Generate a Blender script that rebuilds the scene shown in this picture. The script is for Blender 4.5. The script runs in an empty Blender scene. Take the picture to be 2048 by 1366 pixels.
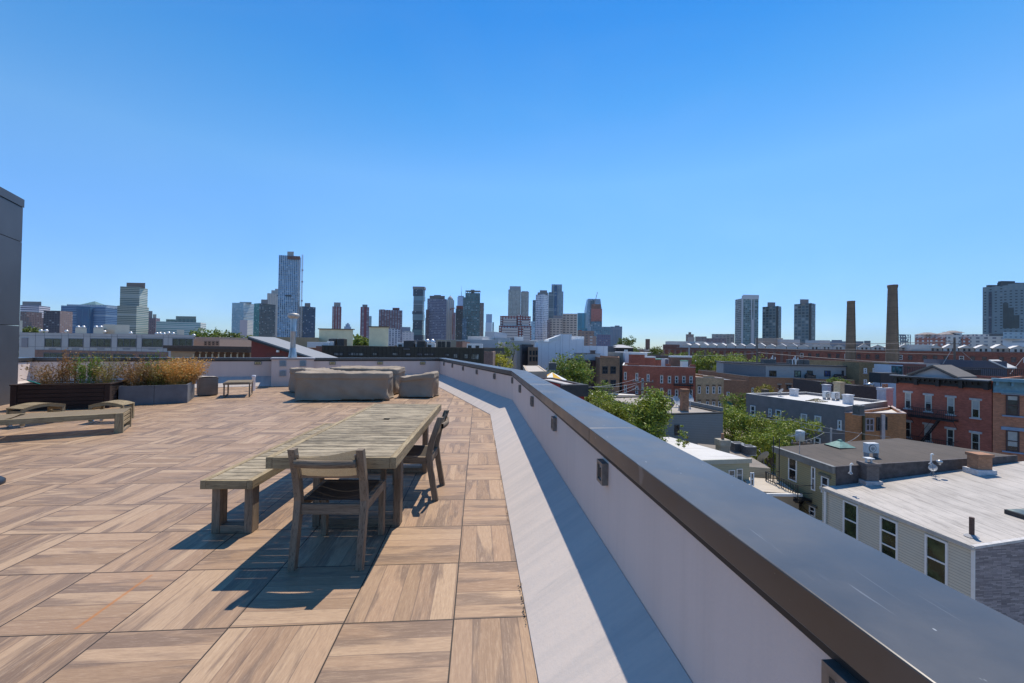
import bpy, math, random
import numpy as np
from mathutils import Vector, Matrix, noise
random.seed(7)
C = bpy.context.scene.collection
sin, cos, pi = math.sin, math.cos, math.pi

# ---------------------------------------------------------------- survey of the site
# camera station (metres; x right, y forward, z up, deck surface = 0)
FOC, PITCH, ROLL, EYE = 822.0, 0.0118, 0.0158, 1.56
_F = Vector((0, cos(PITCH), sin(PITCH))); _U0 = Vector((0, -sin(PITCH), cos(PITCH))); _R0 = Vector((1, 0, 0))
_R = _R0*cos(ROLL)+_U0*sin(ROLL); _U = _U0*cos(ROLL)-_R0*sin(ROLL)
EYEP = Vector((0, 0, EYE))
def sight(px, py): return _F+_R*((px-1024)/FOC)+_U*((683-py)/FOC)
def atz(px, py, z=0.0):
    d = sight(px, py); return EYEP+d*((z-EYE)/d.z)
def aty(px, py, y):
    d = sight(px, py); return EYEP+d*(y/d.y)
def pt(px, y, py=700):
    p = aty(px, py, y); return (p.x, p.y)
def zat(px, py, y): return aty(px, py, y).z
def onwall(px, py, A, B):
    n = Vector((-(B[1]-A[1]), B[0]-A[0])); d = sight(px, py)
    t = n.dot(Vector((A[0], A[1])))/(n.x*d.x+n.y*d.y); return EYEP+d*t
def k1(x, y): return (x/4.876, 480+y/4.876)
def k2(x, y): return (400+x/4.876, 480+y/4.876)
def k3(x, y): return (800+x/7.5875, 540+y/7.5875)
def k4(x, y): return (980+x/6.827, 540+y/6.827)
def k5(x, y): return (1250+x/4.995, 540+y/4.995)
def k6(x, y): return (1640+x/5.02, 540+y/5.02)
def r1(x, y): return (1040+x/4.6545, 680+y/4.6545)
def r2(x, y): return (1440+x/6.0235, 680+y/6.0235)
def r3(x, y): return (1740+x/5.69, 680+y/5.69)
def r4(x, y): return (1340+x/5.253, 840+y/5.253)
def r5(x, y): return (1640+x/3.331, 840+y/3.331)

# ---------------------------------------------------------------- objects
def tag(o, label=None, cat=None, group=None, kind=None):
    if label: o['label'] = label
    if cat: o['category'] = cat
    if group: o['group'] = group
    if kind: o['kind'] = kind
    return o
def thing(name, label, cat, loc=(0, 0, 0), rz=0, group=None):
    o = bpy.data.objects.new(name, None); C.objects.link(o)
    o.location = loc; o.rotation_euler = (0, 0, rz); o.empty_display_size = .2
    return tag(o, label, cat, group)

class MB:
    """collects faces; build() links them as one mesh object"""
    def __init__(s): s.v = []; s.f = []; s.m = []
    def face(s, pts, m=0):
        n = len(s.v); s.v += [tuple(p) for p in pts]; s.f.append(tuple(range(n, n+len(pts)))); s.m.append(m); return s
    def grid(s, rows, close=False, m=0):
        n = len(s.v); w = len(rows[0])
        for r in rows: s.v += [tuple(p) for p in r]
        for i in range(len(rows)-1):
            for j in range(w if close else w-1):
                k = (j+1) % w
                s.f.append((n+i*w+j, n+i*w+k, n+(i+1)*w+k, n+(i+1)*w+j)); s.m.append(m)
        return s
    def hexa(s, P, m=0):
        n = len(s.v); s.v += [tuple(p) for p in P]
        for q in ((0, 3, 2, 1), (4, 5, 6, 7), (0, 1, 5, 4), (1, 2, 6, 5), (2, 3, 7, 6), (3, 0, 4, 7)):
            s.f.append(tuple(n+i for i in q)); s.m.append(m)
        return s
    def box(s, x0, x1, y0, y1, z0, z1, m=0):
        return s.hexa([(x0, y0, z0), (x1, y0, z0), (x1, y1, z0), (x0, y1, z0), (x0, y0, z1), (x1, y0, z1), (x1, y1, z1), (x0, y1, z1)], m)
    def fb(s, F, u0, u1, d0, d1, z0, z1, m=0):
        """box in a wall frame F=(O,t,n): u along the wall, d out of it"""
        O, t, n = F
        def p(u, d, z): return (O[0]+t[0]*u+n[0]*d, O[1]+t[1]*u+n[1]*d, z)
        return s.hexa([p(u0, d1, z0), p(u1, d1, z0), p(u1, d0, z0), p(u0, d0, z0), p(u0, d1, z1), p(u1, d1, z1), p(u1, d0, z1), p(u0, d0, z1)], m)
    def rod(s, a, b, r, r2=None, n=8, m=0, cap=True):
        a = Vector(a); b = Vector(b); r2 = r if r2 is None else r2
        d = (b-a).normalized(); x = d.orthogonal().normalized(); y = d.cross(x)
        A = [a+x*r*cos(2*pi*i/n)+y*r*sin(2*pi*i/n) for i in range(n)]
        B = [b+x*r2*cos(2*pi*i/n)+y*r2*sin(2*pi*i/n) for i in range(n)]
        s.grid([A, B], True, m)
        if cap: s.face(A[::-1], m); s.face(B, m)
        return s
    def beam(s, a, b, w, h, m=0, up=(0, 0, 1)):
        a = Vector(a); b = Vector(b); d = (b-a).normalized(); up = Vector(up)
        x = d.cross(up).normalized()*w/2; y = x.cross(d).normalized()*h/2
        return s.hexa([a-x-y, a+x-y, b+x-y, b-x-y, a-x+y, a+x+y, b+x+y, b-x+y], m)
    def lathe(s, c, prof, n=16, m=0):
        rows = [[(c[0]+r*cos(2*pi*i/n), c[1]+r*sin(2*pi*i/n), c[2]+z) for i in range(n)] for r, z in prof]
        s.grid(rows, True, m); s.face(rows[0][::-1], m); s.face(rows[-1], m); return s
    def path(s, pts, r, n=6, m=0):
        for a, b in zip(pts, pts[1:]): s.rod(a, b, r, r, n, m)
        return s
    def build(s, name, mats, parent=None, smooth=False, bevel=0, off=None, uvfit=True):
        me = bpy.data.meshes.new(name)
        off = Vector(off) if off is not None else (Vector(parent['_o']) if parent is not None and '_o' in parent else Vector((0, 0, 0)))
        V = np.array(s.v, dtype=float).reshape(-1, 3)-np.array(off)
        me.from_pydata(V.tolist(), [], s.f)
        mats = mats if isinstance(mats, (list, tuple)) else [mats]
        for k in mats: me.materials.append(k)
        if max(s.m, default=0) > 0: me.polygons.foreach_set('material_index', s.m)
        me.update()
        uv = me.uv_layers.new(name='UVMap'); zmin = V[:, 2].min() if len(V) else 0
        data = np.zeros(len(me.loops)*2); 
        for p in me.polygons:
            nz = p.normal; ids = p.vertices
            if abs(nz.z) > .75: q = [(V[i][0], V[i][1]) for i in ids]
            else:
                t = Vector((-nz.y, nz.x, 0)); t = t.normalized() if t.length > 1e-6 else Vector((1, 0, 0))
                q = [(V[i][0]*t.x+V[i][1]*t.y, V[i][2]-zmin) for i in ids]
                if uvfit and len(s.f) < 4000:
                    m0 = min(a for a, b in q); q = [(a-m0, b) for a, b in q]
            for k, (a, b) in enumerate(q):
                data[2*(p.loop_start+k)] = a; data[2*(p.loop_start+k)+1] = b
        uv.data.foreach_set('uv', data)
        if smooth: me.polygons.foreach_set('use_smooth', [True]*len(me.polygons))
        o = bpy.data.objects.new(name, me); C.objects.link(o)
        if parent is not None: o.parent = parent
        else: o.location = off
        if bevel:
            b = o.modifiers.new('edge', 'BEVEL'); b.width = bevel; b.segments = 2; b.limit_method = 'ANGLE'
        return o
def at_(o, loc):
    """remember the world offset of a thing so parts can be modelled in world coordinates"""
    o['_o'] = tuple(loc); return o
def wthing(name, label, cat, loc, group=None): return at_(thing(name, label, cat, loc, 0, group), loc)
def sub(o, parent): o['_o'] = parent['_o'] if '_o' in parent else (0, 0, 0); return o

# ---------------------------------------------------------------- materials
class NT:
    def __init__(s, name):
        s.mat = bpy.data.materials.new(name); s.mat.use_nodes = True; s.t = s.mat.node_tree
        s.b = s.t.nodes['Principled BSDF']; s.cache = {}
    def n(s, typ, **k):
        x = s.t.nodes.new(typ)
        for a, b in k.items(): setattr(x, a, b)
        return x
    def L(s, a, b): s.t.links.new(a, b)
    def put(s, sock, v):
        if isinstance(v, bpy.types.NodeSocket): s.L(v, sock)
        elif isinstance(v, (tuple, list)) and len(v) == 3 and sock.type == 'RGBA': sock.default_value = (*v, 1)
        else: sock.default_value = v
    def m(s, op, a, b=0.0, c=None):
        x = s.n('ShaderNodeMath', operation=op); s.put(x.inputs[0], a); s.put(x.inputs[1], b)
        if c is not None: s.put(x.inputs[2], c)
        return x.outputs[0]
    def mix(s, f, a, b, mode='MIX'):
        x = s.n('ShaderNodeMix', data_type='RGBA', blend_type=mode)
        s.put(x.inputs[0], f); s.put(x.inputs[6], a); s.put(x.inputs[7], b); return x.outputs[2]
    def coord(s, kind='Object'):
        if kind not in s.cache: s.cache[kind] = s.n('ShaderNodeTexCoord').outputs[kind]
        return s.cache[kind]
    def sep(s, v):
        x = s.n('ShaderNodeSeparateXYZ'); s.L(v, x.inputs[0]); return x.outputs
    def comb(s, a, b, c=0.0):
        x = s.n('ShaderNodeCombineXYZ'); s.put(x.inputs[0], a); s.put(x.inputs[1], b); s.put(x.inputs[2], c); return x.outputs[0]
    def noise(s, scale, detail=4, rough=.55, vec=None, stretch=None, dist=0):
        v = vec if vec is not None else s.coord()
        if stretch:
            mp = s.n('ShaderNodeMapping'); s.L(v, mp.inputs[0]); mp.inputs['Scale'].default_value = stretch; v = mp.outputs[0]
        x = s.n('ShaderNodeTexNoise'); s.L(v, x.inputs['Vector']); x.inputs['Scale'].default_value = scale
        x.inputs['Detail'].default_value = detail; x.inputs['Roughness'].default_value = rough; x.inputs['Distortion'].default_value = dist
        return x.outputs[0]
    def ramp(s, f, *st):
        x = s.n('ShaderNodeValToRGB'); s.L(f, x.inputs[0]); e = x.color_ramp.elements
        while len(e) < len(st): e.new(.5)
        for i, (p, c) in enumerate(st):
            e[i].position = p; e[i].color = (*c, 1) if isinstance(c, (tuple, list)) else (c, c, c, 1)
        return x.outputs[0]
    def white(s, vec):
        x = s.n('ShaderNodeTexWhiteNoise', noise_dimensions='3D'); s.L(vec, x.inputs[0]); return x.outputs
    def bump(s, h, strength=.3, dist=.01):
        x = s.n('ShaderNodeBump'); x.inputs['Strength'].default_value = strength; x.inputs['Distance'].default_value = dist
        s.L(h, x.inputs['Height']); s.L(x.outputs[0], s.b.inputs['Normal'])
    def fin(s, col=None, rough=.8, metal=0., spec=None, **k):
        if col is not None: s.put(s.b.inputs['Base Color'], col)
        s.put(s.b.inputs['Roughness'], rough); s.put(s.b.inputs['Metallic'], metal)
        if spec is not None: s.b.inputs['Specular IOR Level'].default_value = spec
        return s.mat
def sc(c, k): return tuple(min(1, x*k) for x in c)
_M = {}
def plain(col, rough=.75, var=.22, scale=3., metal=0., bump=0, name='paint', spec=None, fine=0):
    key = ('p', col, rough, var, scale, metal, bump)
    if key in _M: return _M[key]
    t = NT(name); f = t.noise(scale, 6, .6)
    c = t.mix(t.ramp(f, (.3, 0.), (.72, 1.)), sc(col, 1-var), sc(col, 1+var))
    if bump: t.bump(t.noise(scale*25, 3), bump, .004)
    _M[key] = t.fin(c, rough, metal, spec); return _M[key]
def brick(col, mortar=None, w=.21, h=.075, var=.35, grime=.25):
    key = ('b', col, w, h); col = sc(col, 1.3)
    if key in _M: return _M[key]
    t = NT('brickwork'); x = t.n('ShaderNodeTexBrick'); t.L(t.coord('UV'), x.inputs['Vector'])
    x.inputs['Scale'].default_value = 1; x.inputs['Brick Width'].default_value = w; x.inputs['Row Height'].default_value = h
    x.inputs['Mortar Size'].default_value = .006; x.inputs['Mortar Smooth'].default_value = .3
    t.put(x.inputs['Color1'], sc(col, 1-var*.6)); t.put(x.inputs['Color2'], sc(col, 1+var*.6))
    t.put(x.inputs['Mortar'], mortar or sc(tuple(.6*a+.4*.3 for a in col), .9))
    g = t.noise(.5, 5, .65); g2 = t.noise(2.2, 4)
    c = t.mix(t.ramp(g, (.35, grime*1.6), (.6, 0.)), x.outputs[0], sc(col, .45))
    c = t.mix(t.ramp(g2, (.55, 0.), (.8, .25)), c, sc(col, 1.6))
    t.bump(x.outputs[1], .25, .006)
    _M[key] = t.fin(c, .9); return _M[key]
def siding(col, lap=.12, dark=.45, dirt=.2):
    key = ('s', col, lap)
    if key in _M: return _M[key]
    col = sc(col, 1.12); t = NT('lap_siding'); u = t.sep(t.coord('UV')); fr = t.m('FRACT', t.m('DIVIDE', u[1], lap))
    ln = t.ramp(fr, (0., dark), (.10, dark), (.16, 1.), (1., .93))
    c = t.mix(1., col, ln, 'MULTIPLY'); g = t.noise(1.1, 5)
    c = t.mix(t.ramp(g, (.45, 0.), (.75, dirt)), c, sc(col, .6))
    t.bump(t.m('SUBTRACT', 1, fr), .5, .012)
    _M[key] = t.fin(c, .6); return _M[key]
def roofm(col, var=.3, seam=1.0, ax=0, patch=.3, ang=0.0, rough=.9, cracks=.5):
    key = ('r', col, var, seam, ax, ang)
    if key in _M: return _M[key]
    t = NT('roof_membrane'); mp = t.n('ShaderNodeMapping'); t.L(t.coord(), mp.inputs[0]); mp.inputs['Rotation'].default_value = (0, 0, ang); v = mp.outputs[0]
    a = t.noise(.35, 6, .7, v); b = t.noise(2.5, 6, .7, v, (.25, 1.6, 1) if ax == 0 else (1.6, .25, 1)); cc = t.noise(14, 4, .6, v)
    c = t.mix(t.ramp(a, (.3, 0.), (.7, 1.)), sc(col, 1-var), sc(col, 1+var*.5))
    c = t.mix(t.ramp(b, (.5, 0.), (.72, patch)), c, sc(col, .45))
    c = t.mix(t.ramp(cc, (.4, 0.), (.8, .25)), c, sc(col, .6))
    u = t.sep(v); wob = t.m('MULTIPLY', t.noise(1.2, 3, .5, v), .12)
    fr = t.m('FRACT', t.m('DIVIDE', t.m('ADD', u[1-ax], wob), seam))
    ln = t.ramp(fr, (0., 1.), (.02, 1.), (.045, 0.), (1., 0.))
    c = t.mix(t.m('MULTIPLY', ln, cracks), c, sc(col, .4))
    t.bump(t.m('ADD', cc, b), .3, .02)
    _M[key] = t.fin(c, rough); return _M[key]
def facade(wall, glass, bay=3., floor=3.4, fw=.6, fh=.55, var=.35, rough=.25, blinds=.12, spand=None, accent=None, gmet=.0, vert=0):
    """curtain wall or punched windows: a repeating bay drawn in the wall's own metres"""
    key = ('f', wall, glass, bay, floor, fw, fh, var, spand, vert); 
    if key in _M: return _M[key]
    wall = sc(wall, 1.35); glass = tuple(min(1, a*b) for a, b in zip(glass, (1.25, 1.4, 1.5))); t = NT('tower_facade'); u = t.sep(t.coord('UV'))
    U = t.m('DIVIDE', u[0], bay); V = t.m('DIVIDE', u[1], floor)
    fu = t.m('FRACT', U); fv = t.m('FRACT', V)
    mu = t.m('LESS_THAN', t.m('ABSOLUTE', t.m('SUBTRACT', fu, .5)), fw/2)
    mv = t.m('LESS_THAN', t.m('ABSOLUTE', t.m('SUBTRACT', fv, .5)), fh/2)
    mask = t.m('MULTIPLY', mu, mv)
    w = t.white(t.comb(t.m('FLOOR', U), t.m('FLOOR', V)))
    g = t.mix(t.ramp(w[0], (0., 0.), (1., 1.)), sc(glass, 1-var), sc(glass, 1+var))
    g = t.mix(t.m('MULTIPLY', t.m('GREATER_THAN', w[0], 1-blinds), .55), g, (.45, .5, .52))  # a share of window cells is paler, for drawn blinds
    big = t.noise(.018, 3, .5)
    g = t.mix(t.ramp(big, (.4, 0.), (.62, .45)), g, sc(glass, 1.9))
    wl = wall
    if spand:
        wl = t.mix(mu, wall, spand)
    wl = t.mix(t.ramp(t.noise(.03, 4), (.3, 0.), (.7, .3)), wl, sc(wall, .7))
    c = t.mix(mask, wl, g)
    r = t.m('SUBTRACT', .75, t.m('MULTIPLY', mask, .75-rough))
    _M[key] = t.fin(c, r, t.m('MULTIPLY', mask, gmet)); return _M[key]
def glassm(col=(.02, .025, .03), rough=.08):
    key = ('g', col, rough)
    if key in _M: return _M[key]
    t = NT('window_glass'); f = t.noise(1.3, 3)
    _M[key] = t.fin(t.mix(t.ramp(f, (.4, 0.), (.65, 1.)), sc(col, .5), sc(col, 2.2)), rough, 0, .6); return _M[key]
def slatwood(ax):
    t = NT('weathered_slats'); st = {'x': (1, 12, 12), 'y': (12, 1, 12)}[ax]; g = t.n('ShaderNodeNewGeometry').outputs['Random Per Island']
    v = t.n('ShaderNodeVectorMath', operation='ADD'); t.L(t.coord(), v.inputs[0]); t.L(t.comb(t.m('MULTIPLY', g, 37), t.m('MULTIPLY', g, 11), g), v.inputs[1]); v = v.outputs[0]
    a = t.noise(2.0, 7, .72, v, st, .4); b = t.noise(2.6, 6, .7, v, (1, 2.5, 1) if ax == 'x' else (2.5, 1, 1)); d = t.noise(6, 6, .75, v, st)
    c = t.mix(g, (.24, .185, .115), (.37, .295, .19)); c = t.mix(t.ramp(a, (.35, 0.), (.62, .8)), c, (.45, .375, .255)); c = t.mix(t.ramp(b, (.46, 0.), (.62, .8)), c, (.10, .08, .05))
    c = t.mix(t.ramp(d, (.5, 0.), (.62, .75)), c, (.045, .035, .022)); t.bump(t.m('ADD', a, d), .5, .004); return t.fin(c, .88)
def blind(col=(.36, .37, .36)):
    return plain(col, .35, .18, 2., name='window_blind')
def wood(ax, col=(.235, .165, .085), pale=(.43, .34, .195), dark=(.045, .032, .022), k=1.0, name='weathered_wood'):
    key = ('w', ax, col, pale)
    if key in _M: return _M[key]
    st = {'x': (1, 14, 14), 'y': (14, 1, 14), 'z': (14, 14, 1)}[ax]
    t = NT(name); a = t.noise(2.2*k, 7, .72, None, st, .3); b = t.noise(1.4, 4, .6); d = t.noise(9*k, 5, .7, None, st)
    c = t.mix(t.ramp(a, (.33, 0.), (.66, 1.)), col, pale)
    c = t.mix(t.ramp(b, (.42, .0), (.66, .55)), c, sc(col, .62))
    c = t.mix(t.ramp(d, (.52, 0.), (.66, .8)), c, dark)
    t.bump(a, .35, .004)
    _M[key] = t.fin(c, .85); return _M[key]
SKY_AIR, SKY_DUST, SKY_OZ, SKY_SAT, SKY_STR, SUN_E, EXPO, HAZE = 1.0, .0, 2.5, 1.12, .143, 4.1, 0.32, 3.5e-5
SKY_EL = ((0., (.26, .39, .64)), (.05, (.35, .50, .78)), (.14, (.47, .66, .95)), (.36, (.66, .93, 1.0)), (.5, (.38, .84, 1.0)), (.63, (.15, .71, 1.0)))
SUN_C = (1, .905, .775)
# ================================================================ TERRACE
YAW = .082; GO = (-.307, 2.36)             # paver grid of the deck
def V2(p): return Vector((p[0], p[1]))
W = [(.818+.083*7, -7.0), (.03, 9.45), (-3.16, 18.0), (-14.4, 12.35), (-13.1, 9.7)]
def offset(path, d):
    out = []; n = len(path)
    for i in range(n):
        ns = []
        for a, b in ((i-1, i), (i, i+1)):
            if a >= 0 and b < n:
                e = (V2(path[b])-V2(path[a])).normalized(); ns.append(Vector((-e.y, e.x)))
        if len(ns) == 1: q = ns[0]*d
        else: q = (ns[0]+ns[1]).normalized(); q = q*(d/max(.3, q.dot(ns[0])))
        p = V2(path[i])+q; out.append((p.x, p.y))
    return out
# pavers: planks laid in alternating directions inside 61 cm tiles
def paver_mat():
    t = NT('wood_look_pavers'); T = .6096
    s = t.sep(t.coord('Object')); u = t.m('DIVIDE', s[0], T); v = t.m('DIVIDE', s[1], T)
    iu = t.m('FLOOR', u); iv = t.m('FLOOR', v); fu = t.m('FRACT', u); fv = t.m('FRACT', v)
    par = t.m('GREATER_THAN', t.m('ABSOLUTE', t.m('MODULO', t.m('ADD', iu, iv), 2)), .5)
    inv = t.m('SUBTRACT', 1, par)
    a = t.m('ADD', t.m('MULTIPLY', fu, par), t.m('MULTIPLY', fv, inv))      # across the planks
    b = t.m('ADD', t.m('MULTIPLY', fv, par), t.m('MULTIPLY', fu, inv))      # along the planks
    w = t.white(t.comb(iu, iv, 3.0)); off = t.m('MULTIPLY', w[0], 3.0)
    ra = t.m('ADD', t.m('MULTIPLY', a, 5.0), t.m('MULTIPLY', t.m('SUBTRACT', t.noise(1.0, 0, .5, t.comb(t.m('MULTIPLY', a, 4), w[0])), .5), 1.1))
    pk = t.m('FLOOR', ra); fp = t.m('FRACT', ra)
    wp = t.white(t.comb(pk, t.m('ADD', iu, t.m('MULTIPLY', iv, 17.3)), 1.0))
    gv = t.comb(t.m('ADD', t.m('MULTIPLY', a, 5.0), t.m('MULTIPLY', wp[0], 40)), t.m('ADD', t.m('MULTIPLY', b, .85), t.m('MULTIPLY', wp[0], 13)), t.m('ADD', off, par))
    g1 = t.noise(.95, 4, .5, gv, None, .5)
    g2 = t.noise(9, 6, .7, t.comb(t.m('MULTIPLY', a, 7.0), t.m('MULTIPLY', b, .8), t.m('ADD', t.m('MULTIPLY', wp[0], 9), w[0])), None, .25)
    g3 = t.noise(3.0, 4, .6, t.comb(t.m('MULTIPLY', a, 14.0), b, t.m('MULTIPLY', wp[0], 31)))
    base = t.ramp(wp[0], (0., (.265, .167, .098)), (.3, (.36, .235, .142)), (.5, (.30, .19, .116)), (.75, (.435, .298, .186)), (1., (.36, .23, .14)))
    c = t.mix(t.ramp(g1, (.50, 0.), (.59, .76)), base, (.16, .106, .075))
    c = t.mix(t.ramp(g3, (.52, 0.), (.75, .35)), c, (.56, .40, .25))
    c = t.mix(t.ramp(g2, (.49, 0.), (.68, .33)), c, (.16, .105, .072))
    c = t.mix(t.ramp(g2, (.3, .35), (.45, 0.)), c, (.58, .43, .29))
    g4 = t.noise(26, 5, .75, t.comb(t.m('MULTIPLY', a, 9.0), t.m('MULTIPLY', b, .6), t.m('MULTIPLY', wp[0], 23)), None, .1)
    c = t.mix(t.ramp(g4, (.3, .28), (.5, 0.)), c, (.12, .075, .05)); c = t.mix(t.ramp(g4, (.55, 0.), (.75, .3)), c, (.56, .42, .30))
    # fine plank joints
    e = t.m('MINIMUM', fp, t.m('SUBTRACT', 1, fp))
    c = t.mix(t.ramp(e, (0., .6), (.014, .6), (.03, 0.), (1, 0.)), c, (.12, .08, .06))
    # weathered rust streak left by a steel bar
    wx = t.m('SUBTRACT', s[0], -1.585); wy = t.m('SUBTRACT', s[1], .345); 
    ca, sa = cos(RUST), sin(RUST)
    al = t.m('ADD', t.m('MULTIPLY', wx, ca), t.m('MULTIPLY', wy, sa)); pe = t.m('ABSOLUTE', t.m('ADD', t.m('MULTIPLY', wx, -sa), t.m('MULTIPLY', wy, ca)))
    pn = t.m('ADD', pe, t.m('MULTIPLY', t.noise(22, 4, .7), .022))
    st = t.ramp(pn, (.008, 1.), (.014, .9), (.026, 0.)); lim = t.m('LESS_THAN', t.m('ABSOLUTE', al), .265)
    c = t.mix(t.m('MULTIPLY', t.m('MULTIPLY', st, lim), .75), c, (.42, .15, .025))
    # dirt
    c = t.mix(t.ramp(t.noise(.8, 5, .6), (.45, 0.), (.75, .22)), c, (.33, .24, .18))
    jt = t.m('MINIMUM', t.m('MINIMUM', fu, t.m('SUBTRACT', 1, fu)), t.m('MINIMUM', fv, t.m('SUBTRACT', 1, fv)))
    jn = t.ramp(jt, (0., 1.), (.0045, 1.), (.0085, 0.), (1., 0.))
    c = t.mix(jn, c, (.02, .014, .01))
    t.bump(t.m('ADD', t.m('MULTIPLY', g2, .35), t.m('MULTIPLY', t.m('SUBTRACT', 1, jn), 1.0)), .35, .003)
    return t.fin(c, t.ramp(g2, (.3, .5), (.7, .68)), 0, .35)
cr = V2((cos(YAW), sin(YAW)))
def togrid(x, y): 
    dx, dy = x-GO[0], y-GO[1]; return (dx*cos(YAW)+dy*sin(YAW), -dx*sin(YAW)+dy*cos(YAW))
ra_, rb_ = atz(148, 1260), atz(306, 1148)
RC = togrid((ra_.x+rb_.x)/2, (ra_.y+rb_.y)/2)
RA, RB = togrid(ra_.x, ra_.y), togrid(rb_.x, rb_.y); RUST = math.atan2(RB[1]-RA[1], RB[0]-RA[0])
curb = offset(W, .506)
mb = MB(); loc = [togrid(*p) for p in ([(curb[0][0], -7)]+curb[1:]+[(-13.5, 9), (-15, 4), (-15, -7)])]
mb.face([(x, y, 0) for x, y in loc]); 
pv = mb.build('terrace_floor', paver_mat()); pv.location = (GO[0], GO[1], 0); pv.rotation_euler = (0, 0, YAW); tag(pv, kind='structure')
for nd in pv.data.materials[0].node_tree.nodes:      # put the streak where it lies
    if nd.type == 'MATH' and nd.operation == 'SUBTRACT' and abs(nd.inputs[1].default_value+1.585) < 1e-4: nd.inputs[1].default_value = RC[0]
    if nd.type == 'MATH' and nd.operation == 'SUBTRACT' and abs(nd.inputs[1].default_value-.345) < 1e-4: nd.inputs[1].default_value = RC[1]

def stucco(col=(.71, .59, .52)):
    t = NT('wall_render'); a = t.noise(60, 4, .7); b = t.noise(.8, 5, .6); d = t.noise(1.6, 5, .65, None, (3.5, 3.5, .18))
    c = t.mix(t.ramp(b, (.3, 0.), (.7, .5)), col, sc(col, .88)); c = t.mix(t.ramp(d, (.48, 0.), (.72, .3)), c, sc(col, .75)); e = t.noise(6, 4, .6, None, (3, 3, .12)); c = t.mix(t.ramp(e, (.55, 0.), (.75, .12)), c, sc(col, .8))
    t.bump(a, .5, .004); return t.fin(c, .92)
def membrane():
    t = NT('painted_membrane'); u = t.sep(t.coord('UV')); a = t.noise(1.3, 5, .65, t.coord('UV'), (5.0, .55, 1), .2); b = t.noise(30, 4, .7)
    g = t.noise(3.2, 5, .7, t.coord('UV'), (3.4, .5, 1)); q = t.noise(.35, 3)
    col = (.55, .48, .425)
    c = t.mix(t.ramp(a, (.42, 0.), (.72, .6)), col, (.38, .355, .335)); c = t.mix(t.ramp(g, (.6, 0.), (.78, .45)), c, (.27, .265, .26))
    c = t.mix(t.ramp(b, (.35, .18), (.6, 0.)), c, (.40, .4, .4))
    t.bump(t.m('ADD', b, t.m('MULTIPLY', a, .6)), .3, .006); return t.fin(c, .8, 0, .3)
def bronze():
    t = NT('bronze_metal'); a = t.noise(2.2, 6, .62, None, (1, 1, 1)); b = t.noise(3, 5, .6, None, (9, .7, 1)); s = t.noise(42, 2, .5, None, (1, .5, 1)); q = t.noise(.55, 3, .5, None, (1, 1, 1))
    c = t.mix(t.ramp(a, (.3, 0.), (.7, 1.)), (.060, .053, .048), (.082, .077, .074)); c = t.mix(t.ramp(s, (.735, 0.), (.765, .6)), c, (.6, .6, .58))
    c = t.mix(t.ramp(b, (.66, 0.), (.78, .2)), c, (.3, .3, .3))
    c = t.mix(t.ramp(t.noise(1.3, 5, .6), (.5, 0.), (.7, .35)), c, (.13, .13, .13)); sc_ = t.noise(5, 2, .4, None, (14, .6, 1), .3); c = t.mix(t.ramp(sc_, (.73, 0.), (.76, .3)), c, (.36, .36, .36))
    t.bump(t.m('ADD', q, t.m('MULTIPLY', b, .02)), .12, .05); return t.fin(c, t.ramp(a, (.3, .27), (.7, .42)), .28, .9)
M_ST = stucco(); M_ME = membrane(); M_BR = bronze(); M_DK = plain((.02, .019, .019), .6, .3, name='dark_drip_edge')
PW = wthing('parapet_wall', 'long pale rendered parapet with dark bronze metal coping round the terrace', 'parapet', (0, 9.45, 0))
inn = W; out = offset(W, -.30)
mb = MB()
for i in range(len(W)-1):
    a, b = inn[i], inn[i+1]; c, d = out[i], out[i+1]
    n = 1 if i else 6
    for k in range(n):
        p = V2(a).lerp(V2(b), k/n); q = V2(a).lerp(V2(b), (k+1)/n)
        mb.face([(p.x, p.y, -.05), (p.x, p.y, .9), (q.x, q.y, .9), (q.x, q.y, -.05)])
    mb.face([(c[0], c[1], -13), (d[0], d[1], -13), (d[0], d[1], .9), (c[0], c[1], .9)])
mb.build('wall', M_ST, PW)
mb = MB()
for i in range(len(W)-1):
    a, b = V2(curb[i]), V2(curb[i+1]); c, d = V2(offset(W, .004)[i]), V2(offset(W, .004)[i+1]); n = max(1, int((b-a).length/2))
    for k in range(n):
        p, q, r, s_ = a.lerp(b, k/n), a.lerp(b, (k+1)/n), c.lerp(d, (k+1)/n), c.lerp(d, k/n)
        mb.face([(p.x, p.y, .012), (q.x, q.y, .012), (r.x, r.y, .33), (s_.x, s_.y, .33)])
    mb.face([(a.x, a.y, -.02), (b.x, b.y, -.02), (b.x, b.y, .012), (a.x, a.y, .012)])
cs = mb.build('cant_strip', M_ME, PW)
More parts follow.
